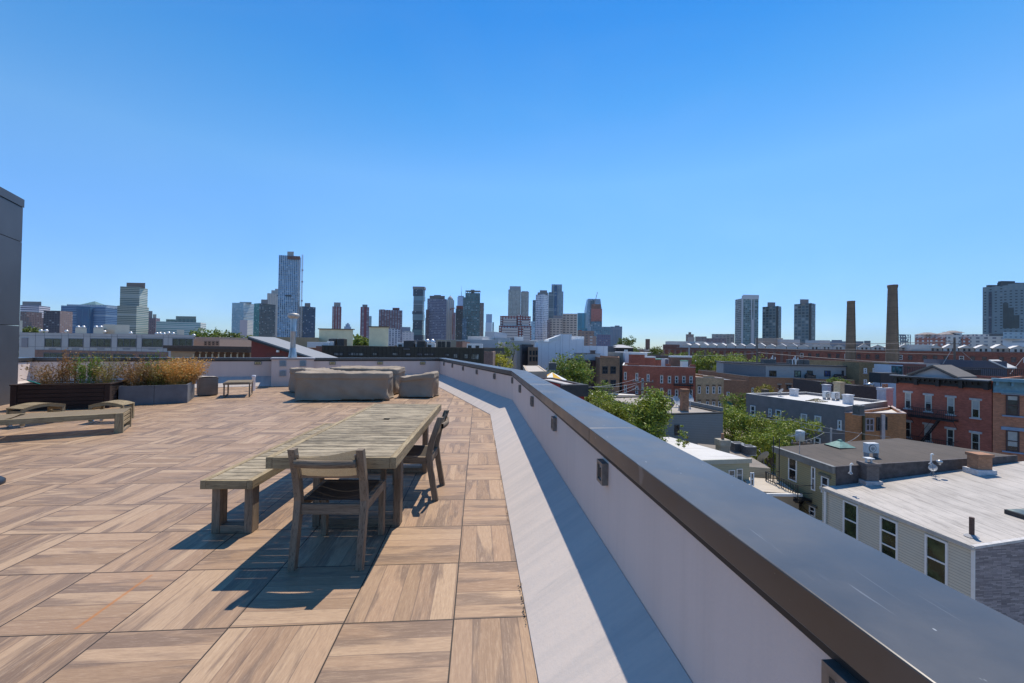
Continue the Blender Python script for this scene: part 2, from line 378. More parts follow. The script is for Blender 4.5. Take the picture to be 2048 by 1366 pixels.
# uv: u along the wall, v up the slope
uvl = cs.data.uv_layers[0].data; k = 0
for p in cs.data.polygons:
    vs = [cs.data.vertices[i].co for i in p.vertices]; base = vs[0]; e = (vs[1]-vs[0]).normalized()
    for li in p.loop_indices:
        c = cs.data.vertices[cs.data.loops[li].vertex_index].co
        al = e.dot(c); uvl[li].uv = (al, (c-e*al).length*.0+c.z*1.8)
mbs, mbd = MB(), MB()
def ring(mb, d0, d1, z0, z1, gap, step):
    P0, P1 = offset(W, d0), offset(W, d1)
    for i in range(len(W)-1):
        L = (V2(W[i+1])-V2(W[i])).length; n = max(1, round(L/step))
        for k in range(n):
            f0 = k/n+(gap/L/2 if k else 0); f1 = (k+1)/n-(gap/L/2 if k < n-1 else 0)
            a, b = V2(P0[i]).lerp(V2(P0[i+1]), f0), V2(P0[i]).lerp(V2(P0[i+1]), f1); c, d = V2(P1[i]).lerp(V2(P1[i+1]), f0), V2(P1[i]).lerp(V2(P1[i+1]), f1)
            mb.hexa([(a.x, a.y, z0), (b.x, b.y, z0), (d.x, d.y, z0), (c.x, c.y, z0), (a.x, a.y, z1), (b.x, b.y, z1), (d.x, d.y, z1-.004), (c.x, c.y, z1-.004)])
ring(mbd, .012, -.312, .872, .99, 0, 99)
ring(mbs, .032, -.335, .905, 1.0, .005, 3.05)
mbd.build('drip_edge', M_DK, PW); mbs.build('coping', M_BR, PW, bevel=.004)

# chase with flue in the back wall
Wb = (W[3], W[2]); bt = (V2(W[2])-V2(W[3])).normalized(); bn = Vector((bt.y, -bt.x))
def fr(px, A, B, py=700):
    A = V2(A); B = V2(B)
    if A.x > B.x: A, B = B, A
    t = (B-A).normalized(); n = Vector((t.y, -t.x)); p = onwall(px, py, A, B)
    if n.dot(V2((p.x, p.y))) > 0: n = -n
    return ((p.x, p.y), t, n)
Fb = fr(545, *Wb, 740); wB = (V2(onwall(627, 740, *Wb)[:2])-V2(Fb[0])).length
CH = wthing('utility_chase', 'rendered pier standing proud of the back parapet under the metal flue', 'pier', (Fb[0][0], Fb[0][1], 0))
MB().fb(Fb, 0, wB, -.28, .62, -.02, .955).build('pier', M_ST, CH)
MB().fb(Fb, -.04, wB+.04, -.30, .66, .958, 1.012).build('cap', plain((.30, .29, .30), .5, .15, name='cap_metal'), CH, bevel=.004)
FL = onwall(586, 700, *Wb); fl = V2((FL.x, FL.y))+Fb[2]*.25; hz = fl.y
def zf(py): return zat(586, py, hz)
VP = wthing('flue_pipe', 'tall galvanised metal flue with a round cap rising from the back parapet pier', 'flue', (fl.x, fl.y, 1.012))
GAL = plain((.42, .45, .47), .38, .25, 4, .7, name='galvanised_steel')
k = hz/822
MB().lathe((fl.x, fl.y, 1.012), [(8*k, 0), (8*k, .03), (5.6*k, .33), (5.2*k, .36)], 20).build('flashing_cone', GAL, VP, True)
MB().lathe((fl.x, fl.y, 1.012), [(5.0*k, .3), (5.0*k, .95), (5.2*k, .96), (5.2*k, .99), (5.0*k, 1.0), (5.0*k, zf(636)-1.012+.05)], 20).build('pipe', GAL, VP, True)
z6 = zf(637)-1.012; z7 = zf(627)-1.012
MB().lathe((fl.x, fl.y, 1.012), [(6.5*k, z6), (9.6*k, z6+.04), (10.6*k, z6+.06), (10.6*k, z7-.06), (9.6*k, z7-.01), (0.1*k, z7+.02)], 24).build('rain_cap', plain((.5, .47, .43), .5, .25, 6, .3, name='dull_metal'), VP, True)
BL = plain((.22, .30, .36), .25, .3, 20, .3, name='blue_grey_vent')
for px, py, lb in ((567.5, 727, 'square blue grey vent plate on the pier, upper left of three'), (606, 727, 'square blue grey vent plate on the pier, upper right of three'), (567.5, 746.6, 'square blue grey vent plate on the pier, lowest of three')):
    p = onwall(px, py, *Wb); c = V2((p.x, p.y)); u = (c-V2(Fb[0])).dot(Fb[1]); zc = zat(px, py, c.y-.6)
    T = wthing('vent_plate', lb, 'vent', (c.x, c.y, zc), 'vent plates on the pier')
    MB().fb(Fb, u-.11, u+.11, .621, .64, zc-.11, zc+.11).build('frame', plain((.33, .36, .4), .4, .2, name='vent_frame'), T)
    m = MB(); 
    for q in range(5): m.fb(Fb, u-.085, u+.085, .641, .655, zc-.09+q*.036, zc-.066+q*.036)
    m.build('louvre', BL, T)

# recessed step lights along the parapet
LIT = plain((.20, .19, .18), .45, .3, 20, .6, name='light_housing'); LENS = plain((.75, .6, .28), .3, .3, 30, name='amber_lens'); LGR = plain((.46, .43, .41), .5, .2, 20, .2, name='pale_bezel')
def wall_light(A, B, px, py, lab, w, h, amber, grp):
    F = fr(px, A, B, py); p = onwall(px, py, A, B); z = p.z
    T = wthing('wall_light', lab, 'wall light', (F[0][0], F[0][1], z), grp); w /= 2; h /= 2
    m = MB().fb(F, -w, w, .002, .012, -h+z, h+z)
    for a, b, c, d in ((-w, w, h-.02, h), (-w, w, -h, -h+.02), (-w, -w+.02, -h+.02, h-.02), (w-.02, w, -h+.02, h-.02)): m.fb(F, a, b, .012, .04, z+c, z+d)
    m.build('housing', LIT, T)
    m = MB().fb(F, -w+.02, w-.02, .013, .026, z-h+.02, z+h-.02); m.build('bezel', LENS if amber else LGR, T)
    m = MB()
    if amber:
        for q in (-.045, .0, .045): m.fb(F, q-.012, q+.012, .0265, .034, z-.022, z+.022)
    else: m.fb(F, -.018, .03, .0265, .034, z-.035, z+.022)
    m.build('lamp_opening', M_DK, T); return T
ordn = ['first', 'second', 'third', 'fourth', 'fifth', 'sixth', 'seventh', 'eighth', 'ninth', 'tenth']
for i, px in enumerate((516, 665, 760, 845)):
    lb = ['amber step light on back wall left of the flue pier', 'amber step light on back wall just right of the flue pier', 'amber step light on back wall above the covered sofas, middle one', 'step light on back wall nearest the far corner'][i]
    wall_light(*Wb, px, 726+(i % 2)*.3, lb, .22, .12, True, 'step lights on the back wall')
for i, (px, py) in enumerate(((888.6, 728), (905.5, 731.7), (927, 736.8), (954.5, 743.8), (990, 752.6))):
    wall_light(W[1], W[2], px, py, '%s small step light from the far corner, on the short angled wall' % ordn[i], .11, .14, False, 'step lights on the angled wall')
for i, (px, py) in enumerate(((1026, 760.7), (1041.7, 777.4), (1066.5, 802.7), (1111.5, 847), (1211, 943.7), (1724, 1424))):
    lb = ['step light right beside the bend, first on the long near wall', 'second step light from the bend on the long wall', 'third step light from the bend on the long wall', 'fourth step light from the bend on the long wall', 'large looking step light with rust drips midway along the long wall', 'nearest step light cut off by the bottom edge, under the coping'][i]
    wall_light(W[0], W[1], px, py, lb, .115, .135, False, 'step lights on the long near wall')

# white drain pipe stub at the back wall
p = atz(497, 783)
D = tag(MB().lathe((p.x, p.y+.25, 0), [(.05, 0), (.05, .42), (.058, .43), (.058, .49), (.05, .5)], 14).build('drain_pipe', plain((.8, .8, .8), .4, .05, name='white_pvc'), None, True), 'short white plastic pipe standing at the foot of the back wall', 'pipe')

# metal clad bulkhead at the left
bk0, bk1 = V2((-11.12, 8.3)), V2((-12.11, 10.1)); zt = zat(45, 399, 10.1); bd = (bk1-bk0).normalized(); bo = bk0-bd*3
MET = plain((.07, .072, .08), .45, .14, 1.2, .35, name='grey_metal_panel', bump=.05)
BK = wthing('roof_bulkhead', 'dark grey metal clad wall at the left edge, taller than everything on the roof', 'wall', (bk0.x, bk0.y, 0))
nn = Vector((bd.y, -bd.x)); F = ((bo.x, bo.y), bd, nn); L = (bk1-bo).length
for i, (a, b) in enumerate(((0, zat(37, 652, 10.1)), (zat(37, 652, 10.1)+.012, zat(44, 485, 10.1)), (zat(44, 485, 10.1)+.012, zt-.21), (zt-.198, zt))):
    MB().fb(F, 0, L+(.02 if i == 3 else 0), -.6, .0+(.015 if i == 3 else 0), a, b).build('panel' if i < 3 else 'coping', MET, BK, bevel=.003)

# ---------------------------------------------------------------- furniture
SWX, SWY = slatwood('x'), slatwood('y')
WX, WY, WZ = wood('x'), wood('y'), wood('z')
WXd, WYd, WZd = [wood(a, (.17, .125, .085), (.30, .235, .165), (.05, .04, .03)) for a in 'xyz']
def sling(col=(.34, .27, .18)):
    t = NT('sling_fabric'); a = t.noise(260, 2, .5); b = t.noise(2, 4)
    c = t.mix(t.ramp(a, (.35, 0.), (.65, 1.)), sc(col, .75), sc(col, 1.15)); c = t.mix(t.ramp(b, (.4, 0.), (.7, .3)), c, sc(col, .7))
    t.bump(a, .2, .001); t.fin(c, .85)
    tl = t.n('ShaderNodeBsdfTranslucent'); t.L(c, tl.inputs[0]); mx = t.n('ShaderNodeMixShader'); mx.inputs[0].default_value = .4; o = t.t.nodes['Material Output']
    t.L(t.b.outputs[0], mx.inputs[1]); t.L(tl.outputs[0], mx.inputs[2]); t.L(mx.outputs[0], o.inputs[0]); return t.mat
SL = sling(); SLD = sling((.10, .085, .07))
tz = .745
FLc, FRc, BRc = atz(523.4, 917, tz), atz(792, 915, tz), atz(883, 808, tz)
ty = math.atan2(-(BRc.x-FRc.x), BRc.y-FRc.y); tl = (BRc-FRc).length; tw = (FRc-FLc).length-.01
def slab_top(T, x0, x1, y0, y1, z, th, pitch, gap, hole=None, mx=WX, my=WY):
    """slatted top between two side rails and two end rails"""
    r = .045
    for q in (x0, x1-r): MB().box(q, q+r, y0, y1, z-th, z).build('side_rail', my, T, bevel=.003)
    for q in (y0, y1-.03): MB().box(x0+r+.001, x1-r-.001, q, q+.03, z-th, z-.002).build('end_rail', mx, T, bevel=.002)
    m = MB(); y = y0+.03+gap; n = round((y1-y0-.06-gap)/(pitch)); pit = (y1-y0-.06-gap)/n
    for i in range(n):
        a = y0+.03+gap+i*pit; b = a+pit-gap
        if hole and a < hole[1] < b+.02: m.box(x0+r+.002, hole[0]-.035, a, b, z-.024, z-.003).box(hole[0]+.035, x1-r-.002, a, b, z-.024, z-.003).box(hole[0]-.035, hole[0]+.035, a, b, z-.03, z-.022)
        else: m.box(x0+r+.002, x1-r-.002, a, b, z-.024, z-.003-random.random()*.0015)
    m.build('slatted_top', SWX, T)
def end_frame(T, x0, x1, y, dy, z, lw):
    """two legs joined by a floor bar"""
    MB().box(x0, x0+lw, y, y+dy, 0, z).build('leg', WZd, T, bevel=.004)
    MB().box(x1-lw, x1, y, y+dy, 0, z).build('leg', WZd, T, bevel=.004)
    MB().box(x0+lw+.001, x1-lw-.001, y+.004, y+dy-.004, 0.002, .062).build('floor_bar', WXd, T, bevel=.003)
TB = thing('dining_table', 'long weathered teak dining table with slatted top', 'table', (FRc.x, FRc.y, 0), ty)
slab_top(TB, -tw, 0, 0, tl, tz, .082, .0975, .011, (-.46, 1.55))
for yy in (.58, tl-.58-.1): end_frame(TB, -tw+.09, -.085, yy, .1, tz-.03, .06)
MB().box(-tw+.2, -.2, .6, .64, tz-.09, tz-.03).box(-tw+.2, -.2, tl-.68, tl-.64, tz-.09, tz-.03).box(-tw/2-.02, -tw/2+.02, .64, tl-.68, tz-.088, tz-.03).build('under_rail', WXd, TB)
# bench
bz = .45
b0 = atz(400, 961, bz); b1 = atz(505, 961, bz); bw = (b1-b0).length
bF = V2((b0.x, b0.y)); bl = 2.45
BN = thing('bench', 'low slatted teak bench along the left side of the dining table', 'bench', (b0.x+bw, b0.y+.02, 0), ty)
slab_top(BN, -bw, 0, 0, bl, bz, .07, .0975, .011)
for yy in (.06, bl-.16): end_frame(BN, -bw+.055, -.03, yy, .1, bz-.03, .065)
# dining chairs
def dining_chair(lab, loc, rz):
    T = thing('dining_chair', lab, 'chair', loc, rz, 'dining chairs at the teak table'); w = .46; lw = .048
    for s in (0, w):
        x0, x1 = s-lw/2, s+lw/2
        m = MB()
        prof = [(-.0, 0), (.055, .30), (.075, .45), (.045, .60), (-.035, .835)]; d = .058
        rows = [[(x0, y-d/2, z), (x1, y-d/2, z), (x1, y+d/2, z), (x0, y+d/2, z)] for y, z in prof]
        m.grid(rows, True); m.face(rows[0][::-1]); m.face(rows[-1]); m.build('rear_leg', WZd, T, bevel=.005)
        MB().box(x0+.002, x1-.002, .50, .55, 0, .44).build('front_leg', WZd, T, bevel=.004)
        m = MB().beam((s, .10, .40), (s, .50, .405), .036, .07); m.build('side_rail', WYd, T, bevel=.004)
    MB().box(.025, w-.025, .055, .085, .35, .425).build('rear_rail', WXd, T, bevel=.004)
    MB().box(.025, w-.025, .51, .54, .36, .43).build('front_rail', WXd, T, bevel=.004)
    # curved wooden back rail
    rows = []
    for i in range(13):
        u = i/12; x = .022+(w-.044)*u; bow = -.035*sin(pi*u); y = -.050+bow*.6
        rows.append([(x, y-.012, .715), (x, y+.012, .715), (x, y+.010, .765), (x, y-.014, .765)])
    MB().grid(rows, True).build('back_rail', WXd, T, True)
    # sling back: a band between the posts, slack at one end
    rows = []
    for i in range(17):
        u = i/16; x = .03+(w-.06)*u; bow = -.05*sin(pi*u); top = .80+.028*u**1.4-.012*sin(pi*u)-(.03*(1-u)**2); r = []
        for j in range(9):
            v = j/8; z = .635+(top-.635)*v; r.append((x, .030-.055*v+bow*.45, z))
        rows.append(r)
    MB().grid(rows).build('back_sling', SL, T, True)
    for x in (.034, w-.034): MB().rod((x, .035, .62), (x, -.04, .80), .007).build('sling_bar', plain((.3, .3, .3), .3, .1, 5, .9, name='steel'), T, True)
    MB().beam((.03, .03, .628), (w-.03, .03, .628), .014, .02).build('sling_hem', wood('x', (.2, .13, .08), (.3, .2, .13), (.08, .05, .03)), T)
    rows = []
    for i in range(13):
        u = i/12; x = .02+(w-.04)*u; r = []
        for j in range(9):
            v = j/8; r.append((x, .11+.42*v, .445-.045*sin(pi*u)*sin(pi*min(1, v*1.1))-.012*(1-v)))
        rows.append(r)
    MB().grid(rows).build('seat_sling', SLD, T, True)
    return T
cl, crr = atz(583, 1141), atz(706, 1141)
CH1 = dining_chair('near teak chair with its taupe sling back towards us at the table end', (cl.x-.005, cl.y+.02, 0), ty-.02)
c2a = atz(870, 1003); 
def copy_tree(o, parent=None):
    c = o.copy(); C.objects.link(c); c.parent = parent
    for ch in list(o.children): copy_tree(ch, c)
    return c
CH2 = copy_tree(CH1); CH2.location = (c2a.x, c2a.y+.03, 0); CH2.rotation_euler = (0, 0, pi/2+.02)
CH2['label'] = 'far teak chair tucked under the right side of the table'

# sun lounger in front at the left
def frame_at(p, q):
    t = (V2((q.x, q.y))-V2((p.x, p.y))).normalized(); return math.atan2(t.y, t.x)
la, lb = atz(0, 840, .335), atz(247, 826, .335); lyaw = frame_at(la, lb)
LG = thing('sun_lounger', 'low teak sun lounger with taupe sling top, closest at the left', 'sun lounger', (lb.x, lb.y, 0), lyaw)
lw_ = .66; LL = 2.05
def lounger_parts(T):
    MB().box(-LL, -.115, 0, .045, .25, .335).build('side_rail', WX, T, bevel=.004)
    MB().box(-LL, -.115, lw_-.045, lw_, .25, .335).build('side_rail', WX, T, bevel=.004)
    for y in (0, lw_-.045): MB().box(-.112, 0, y, y+.045, 0, .335).build('leg', WZ, T, bevel=.004)
    for y in (0, lw_-.045): MB().box(-LL-.1, -LL-.002, y, y+.045, 0, .335).build('leg', WZ, T, bevel=.004)
    MB().box(-.1, -.01, .046, lw_-.046, .002, .04).build('floor_bar', WYd, T, bevel=.003)
    for z in (.26, .19, .12): MB().box(-.035, -.012, .046, lw_-.046, z, z+.05).build('end_slat', WY, T, bevel=.003)
    rows = [[(x, y, .333-.012*sin(pi*(y-.03)/(lw_-.06))) for y in np.linspace(.03, lw_-.03, 8)] for x in np.linspace(-1.28, -.02, 10)]
    MB().grid(rows).build('seat_sling', SL, T, True)
    rows = [[(x, y, .335-.012*sin(pi*(y-.03)/(lw_-.06))) for y in np.linspace(.03, lw_-.03, 8)] for x in np.linspace(-LL, -1.34, 6)]
    MB().grid(rows).build('back_sling', SL, T, True)
    MB().box(-1.335, -1.29, .046, lw_-.046, .27, .31).build('cross_bar', WYd, T)
lounger_parts(LG)
# arched slatted stools behind it
def slat_stool(lab, px0, py0, px1, py1, loc_z=.37, dep=.33):
    a = atz(px0, py0, loc_z-.045); b = atz(px1, py1, loc_z-.045); yaw = frame_at(a, b); Wd = (b-a).length
    T = thing('slatted_stool', lab, 'stool', (a.x, a.y, 0), yaw, 'arched slatted stools')
    arc = lambda u: loc_z-.05+.055*sin(pi*u)
    n = 22
    for y in (0, dep-.03):
        rows = [[(Wd*u, y, arc(u)-.045), (Wd*u, y+.03, arc(u)-.045), (Wd*u, y+.03, arc(u)), (Wd*u, y, arc(u))] for u in np.linspace(0, 1, n+1)]
        m = MB().grid(rows, True); m.face(rows[0]); m.face(rows[-1][::-1]); m.build('arched_rail', WX, T)
    m = MB()
    for i in range(n):
        u0, u1 = (i+.12)/n, (i+.88)/n
        m.hexa([(Wd*u0, -.012, arc(u0)+.002), (Wd*u1, -.012, arc(u1)+.002), (Wd*u1, dep+.012, arc(u1)+.002), (Wd*u0, dep+.012, arc(u0)+.002), (Wd*u0, -.012, arc(u0)+.016), (Wd*u1, -.012, arc(u1)+.016), (Wd*u1, dep+.012, arc(u1)+.016), (Wd*u0, dep+.012, arc(u0)+.016)])
    m.build('slatted_top', WY, T)
    for x in (0, Wd-.05):
        for y in (.0, dep-.045): MB().box(x, x+.05, y, y+.045, .03, arc(.03)-.046).build('leg', WZ, T, bevel=.003)
        m = MB()
        for z in (.24, .17): m.box(x+.01, x+.03, .046, dep-.046, z, z+.045)
        m.build('side_slat', WY, T)
    for y in (.03, dep-.05):
        m = MB(); m.rod((.03, y, .03), (.03, y+.03, .03), .03, n=12); m.build('castor', plain((.55, .55, .55), .3, .2, 5, .6, name='castor_metal'), T)
    return T
slat_stool('arched slatted wooden stool behind the lounger, left of the two', 44, 819, 131, 809)
slat_stool('arched slatted wooden stool before the dark planter, right of the two', 177, 812, 246, 811)

# planters
def box_planter(T, Wd, Dp, H, th, mat, lip, planks=0):
    if planks:
        m = MB(); ph = H/planks
        for i in range(planks):
            m.box(.1, Wd-.1, 0, .02, i*ph+.006, (i+1)*ph-.004); m.box(Wd-.02, Wd, .1, Dp-.1, i*ph+.006, (i+1)*ph-.004); m.box(0, .02, .1, Dp-.1, i*ph+.006, (i+1)*ph-.004)
        m.build('plank_cladding', mat, T, bevel=.003)
        MB().box(.025, Wd-.025, .025, .05, .02, H-.02).box(.025, Wd-.025, Dp-.05, Dp-.025, .02, H-.02).box(.025, .05, .052, Dp-.052, .02, H-.02).box(Wd-.05, Wd-.025, .052, Dp-.052, .02, H-.02).build('liner', M_DK, T)
        for x in (-.008, Wd-.09):
            for y in (-.008, Dp-.09): MB().box(x, x+.098, y, y+.098, 0, H-.001).build('corner_post', mat, T, bevel=.003)
        MB().box(-.02, Wd+.02, -.02, .07, H, H+.025).box(-.02, Wd+.02, Dp-.07, Dp+.02, H, H+.025).box(-.02, .07, .071, Dp-.071, H, H+.025).box(Wd-.07, Wd+.02, .071, Dp-.071, H, H+.025).build('rim', mat, T, bevel=.003)
    else:
        m = MB().box(0, Wd/2-.003, 0, th, 0, H).box(Wd/2+.003, Wd, 0, th, 0, H).box(0, Wd, Dp-th, Dp, 0, H).box(0, th, th+.001, Dp-th-.001, 0, H).box(Wd-th, Wd, th+.001, Dp-th-.001, 0, H)
        m.build('panel', mat, T, bevel=.004)
    MB().box(th+.01, Wd-th-.01, th+.01, Dp-th-.01, .05, H-.07).build('soil', plain((.06, .04, .025), .95, .5, 12, name='potting_soil', bump=.5), T)
ga, gb, gc = atz(236, 812), atz(374.6, 805.7), atz(391, 794); gy = frame_at(ga, gb); gw = (gb-ga).length
G1 = thing('cement_planter', 'long grey fibre cement planter full of golden grasses', 'planter', (gb.x-gw*cos(gy), gb.y-gw*sin(gy), 0), gy)
CEM = plain((.125, .13, .14), .7, .25, 2.5, 0, .3, name='fibre_cement')
gd = 1.25; box_planter(G1, gw, gd, .465, .04, CEM, 0)
dz = .56
da, db = atz(22, 770, dz), atz(219.6, 767, dz); dy = frame_at(da, db); dw = (db-da).length
G2 = thing('wooden_planter', 'dark brown plank planter box beside the grey wall, left of the cement one', 'planter', (da.x, da.y, 0), dy)
DBR = wood('x', (.035, .018, .014), (.055, .03, .022), (.015, .009, .008), .6, 'dark_stained_wood')
box_planter(G2, dw, .95, dz-.02, .06, DBR, 0, 6)
# garden stake across the wooden planter
p0 = atz(79, 762.5, .62); 
ST = thing('garden_stake', 'thin teal and black rod lying over the rim of the dark planter', 'garden stake', (p0.x, p0.y, dz+.03))
ST['_o'] = (p0.x, p0.y, dz+.03)
a = Vector(atz(42, 757, .72)); b = Vector(atz(80, 768, dz+.02)); mid = a.lerp(b, .35)
MB().rod(a, mid, .006).build('stake_tip', plain((.03, .03, .035), .4, .1, name='black_plastic'), ST)
MB().rod(mid, b, .011).build('stake_shaft', plain((.01, .22, .18), .35, .1, name='teal_plastic'), ST)

# plants
def blades(n, h, spread, col_mat, w=.006, lean=.5, base=.12, seed=1, leaf=0, name='foliage'):
    rnd = random.Random(seed); m = MB()
    for i in range(n):
        a = rnd.random()*2*pi; r = base*math.sqrt(rnd.random()); x0, y0 = r*cos(a), r*sin(a)
        a2 = a+rnd.uniform(-.6, .6); L = h*rnd.uniform(.55, 1.08); le = spread*rnd.uniform(.25, 1.)*(.3+r/base)
        p = []; K = 5
        for k in range(K+1):
            s = k/K; p.append(Vector((x0+cos(a2)*le*s**1.6+rnd.uniform(-.008, .008), y0+sin(a2)*le*s**1.6, L*s*(1-.10*s*lean))))
        sd = Vector((-sin(a2+rnd.uniform(-1, 1)), cos(a2), 0))*w/2
        for k in range(K):
            w0, w1 = 1-k/K*.75, 1-(k+1)/K*.75
            m.face([p[k]-sd*w0, p[k]+sd*w0, p[k+1]+sd*w1, p[k+1]-sd*w1])
        for q in range(leaf):
            s = rnd.uniform(.3, 1); b = p[min(K-1, int(s*K))].lerp(p[min(K, int(s*K)+1)], rnd.random()); d = Vector((rnd.uniform(-1, 1), rnd.uniform(-1, 1), rnd.uniform(-.3, .9))).normalized(); e = d.orthogonal().normalized()
            ll = rnd.uniform(.02, .062); m.face([b, b+d*ll*.5+e*ll*.22, b+d*ll, b+d*ll*.5-e*ll*.22])
    return m
def leafm(c, v=.45, tr=.25, name='leaf'):
    key = ('l', c)
    if key in _M: return _M[key]
    t = NT(name); g = t.n('ShaderNodeNewGeometry'); r = t.n('ShaderNodeTexNoise'); t.L(t.coord(), r.inputs[0]); r.inputs['Scale'].default_value = 1.3 if name == 'tree_leaf' else 7
    col = t.mix(g.outputs['Random Per Island'], sc(c, 1-v), sc(c, 1+v)); col = t.mix(t.ramp(r.outputs[0], (.4, 0.), (.65, .6)), col, (c[0]*1.5, c[1]*1.15, c[2]*.6))
    t.fin(col, .55, 0, .4); t.b.inputs['Subsurface Weight'].default_value = 0
    tl = t.n('ShaderNodeBsdfTranslucent'); t.L(col, tl.inputs[0]); mx = t.n('ShaderNodeMixShader'); mx.inputs[0].default_value = tr
    o = t.t.nodes['Material Output']; t.L(t.b.outputs[0], mx.inputs[1]); t.L(tl.outputs[0], mx.inputs[2]); t.L(mx.outputs[0], o.inputs[0]); _M[key] = t.mat; return t.mat
GOLD = leafm((.52, .31, .10)); RUSTY = leafm((.25, .145, .06)); OLIVE = leafm((.24, .22, .06)); BRN = leafm((.23, .165, .085)); GRN = leafm((.13, .24, .045))
def in_frame(T, u, v, z):
    return T.matrix_basis @ Vector((u, v, z))
plants = [
 (G2, .42, .45, .50, 'thin brown leafless shrub at the left end of the dark planter', 'shrub', [(60, .58, .34, BRN, .007, 6), (30, .5, .3, RUSTY, .008, 10)]),
 (G2, .78, .40, .50, 'rust coloured upright spikes in the dark planter', 'plant', [(22, .85, .06, RUSTY, .01, 22), (16, .6, .2, BRN, .007, 8)]),
 (G2, 1.02, .42, .50, 'green leafy sprig in the dark planter beside the rust spikes', 'plant', [(34, .68, .16, GRN, .009, 26), (20, .55, .25, BRN, .006, 8)]),
 (G2, 1.38, .50, .50, 'tall thin green grass with brown twigs at the right of the dark planter', 'plant', [(40, .72, .38, OLIVE, .006, 9), (40, .95, .30, OLIVE, .006, 2), (36, .55, .3, BRN, .008, 12)]),
 (G1, .28, .35, .40, 'orange brown bushy plant at the left end of the cement planter', 'plant', [(80, .62, .28, BRN, .007, 14), (50, .6, .26, RUSTY, .008, 14), (24, .85, .14, RUSTY, .008, 6)]),
 (G1, .62, .45, .40, 'dull olive twiggy plant in the middle of the cement planter', 'plant', [(70, .62, .3, OLIVE, .007, 14), (70, .6, .3, BRN, .007, 14), (22, .92, .12, GRN, .008, 16)]),
 (G1, .98, .42, .40, 'golden feathery grass in the cement planter, the shorter tuft', 'ornamental grass', [(300, .70, .34, GOLD, .005, 7), (60, .55, .3, OLIVE, .006, 6)]),
 (G1, 1.16, .90, .40, 'widest golden feathery grass at the right end of the cement planter', 'ornamental grass', [(430, .74, .42, GOLD, .005, 8), (60, .5, .35, BRN, .006, 4)]),
 (G1, .45, .95, .40, 'brown dried grass at the back of the cement planter', 'ornamental grass', [(120, .66, .3, BRN, .006, 10), (80, .68, .3, GOLD, .005, 5)]),
]
for i, (G, u, v, z, lab, cat, parts) in enumerate(plants):
    p = in_frame(G, u, v, z); T = thing('potted_plant' if 'grass' != cat[-5:] else 'ornamental_grass', lab, cat, (p.x, p.y, p.z))
    for j, (n, h, sp, mt, w, lf) in enumerate(parts): blades(int(n*1.35), h, sp, mt, w, .6, .2, 11*i+j, lf).build(['stems', 'twigs', 'tall_shoots'][j], mt, T)

# storage cube and side table by the back wall
FABm = plain((.24, .20, .16), .9, .16, 5, name='taupe_cover', bump=.2)
def cover_mat(col=(.30, .255, .205)):
    t = NT('canvas_cover'); a = t.noise(2.2, 6, .65); b = t.noise(180, 2)
    c = t.mix(t.ramp(a, (.35, 0.), (.7, 1.)), sc(col, .86), sc(col, 1.08)); t.bump(t.m('ADD', t.noise(5, 5, .6), t.m('MULTIPLY', b, .05)), .4, .012)
    return t.fin(c, .82)
COV = cover_mat((.31, .25, .185))
sa, sb = atz(398, 793), atz(436, 790.7); sy = frame_at(sa, sb); sw = (sb-sa).length
S = thing('storage_cube', 'small square taupe storage cube under a pale folded cloth', 'storage box', (sa.x, sa.y, 0), sy)
MB().box(0, sw, 0, .45, .02, .53).build('body', FABm, S, bevel=.012)
MB().box(.03, sw-.03, .03, .42, 0, .019).build('base', M_DK, S)
rows = [[(x, y, .545+.012*sin(9*x+3*y)+(-.05 if (i in (0, 8)) else 0)) for y in np.linspace(-.015, .47, 8)] for i, x in enumerate(np.linspace(-.02, sw+.02, 9))]
MB().grid(rows).build('cloth', plain((.42, .37, .31), .85, .12, 6, name='pale_cloth'), S, True)
sa, sb = atz(446, 796), atz(500, 794); sy = frame_at(sa, sb); sw = (sb-sa).length
S = thing('side_table', 'low side table with taupe top and slim sled legs by the back wall', 'side table', (sa.x, sa.y, 0), sy); sd = .85
for x in (.0, sw-.035):
    for y in (0, sd-.035): MB().box(x, x+.035, y, y+.035, .0, .36).build('leg', WZd, S, bevel=.002)
    MB().box(x+.003, x+.032, .036, sd-.036, .002, .035).build('runner', WYd, S)
MB().box(-.01, sw+.01, -.01, sd+.01, .361, .415).build('frame', WXd, S, bevel=.004)
MB().box(.02, sw-.02, .02, sd-.02, .416, .428).build('top', SL, S, bevel=.003)

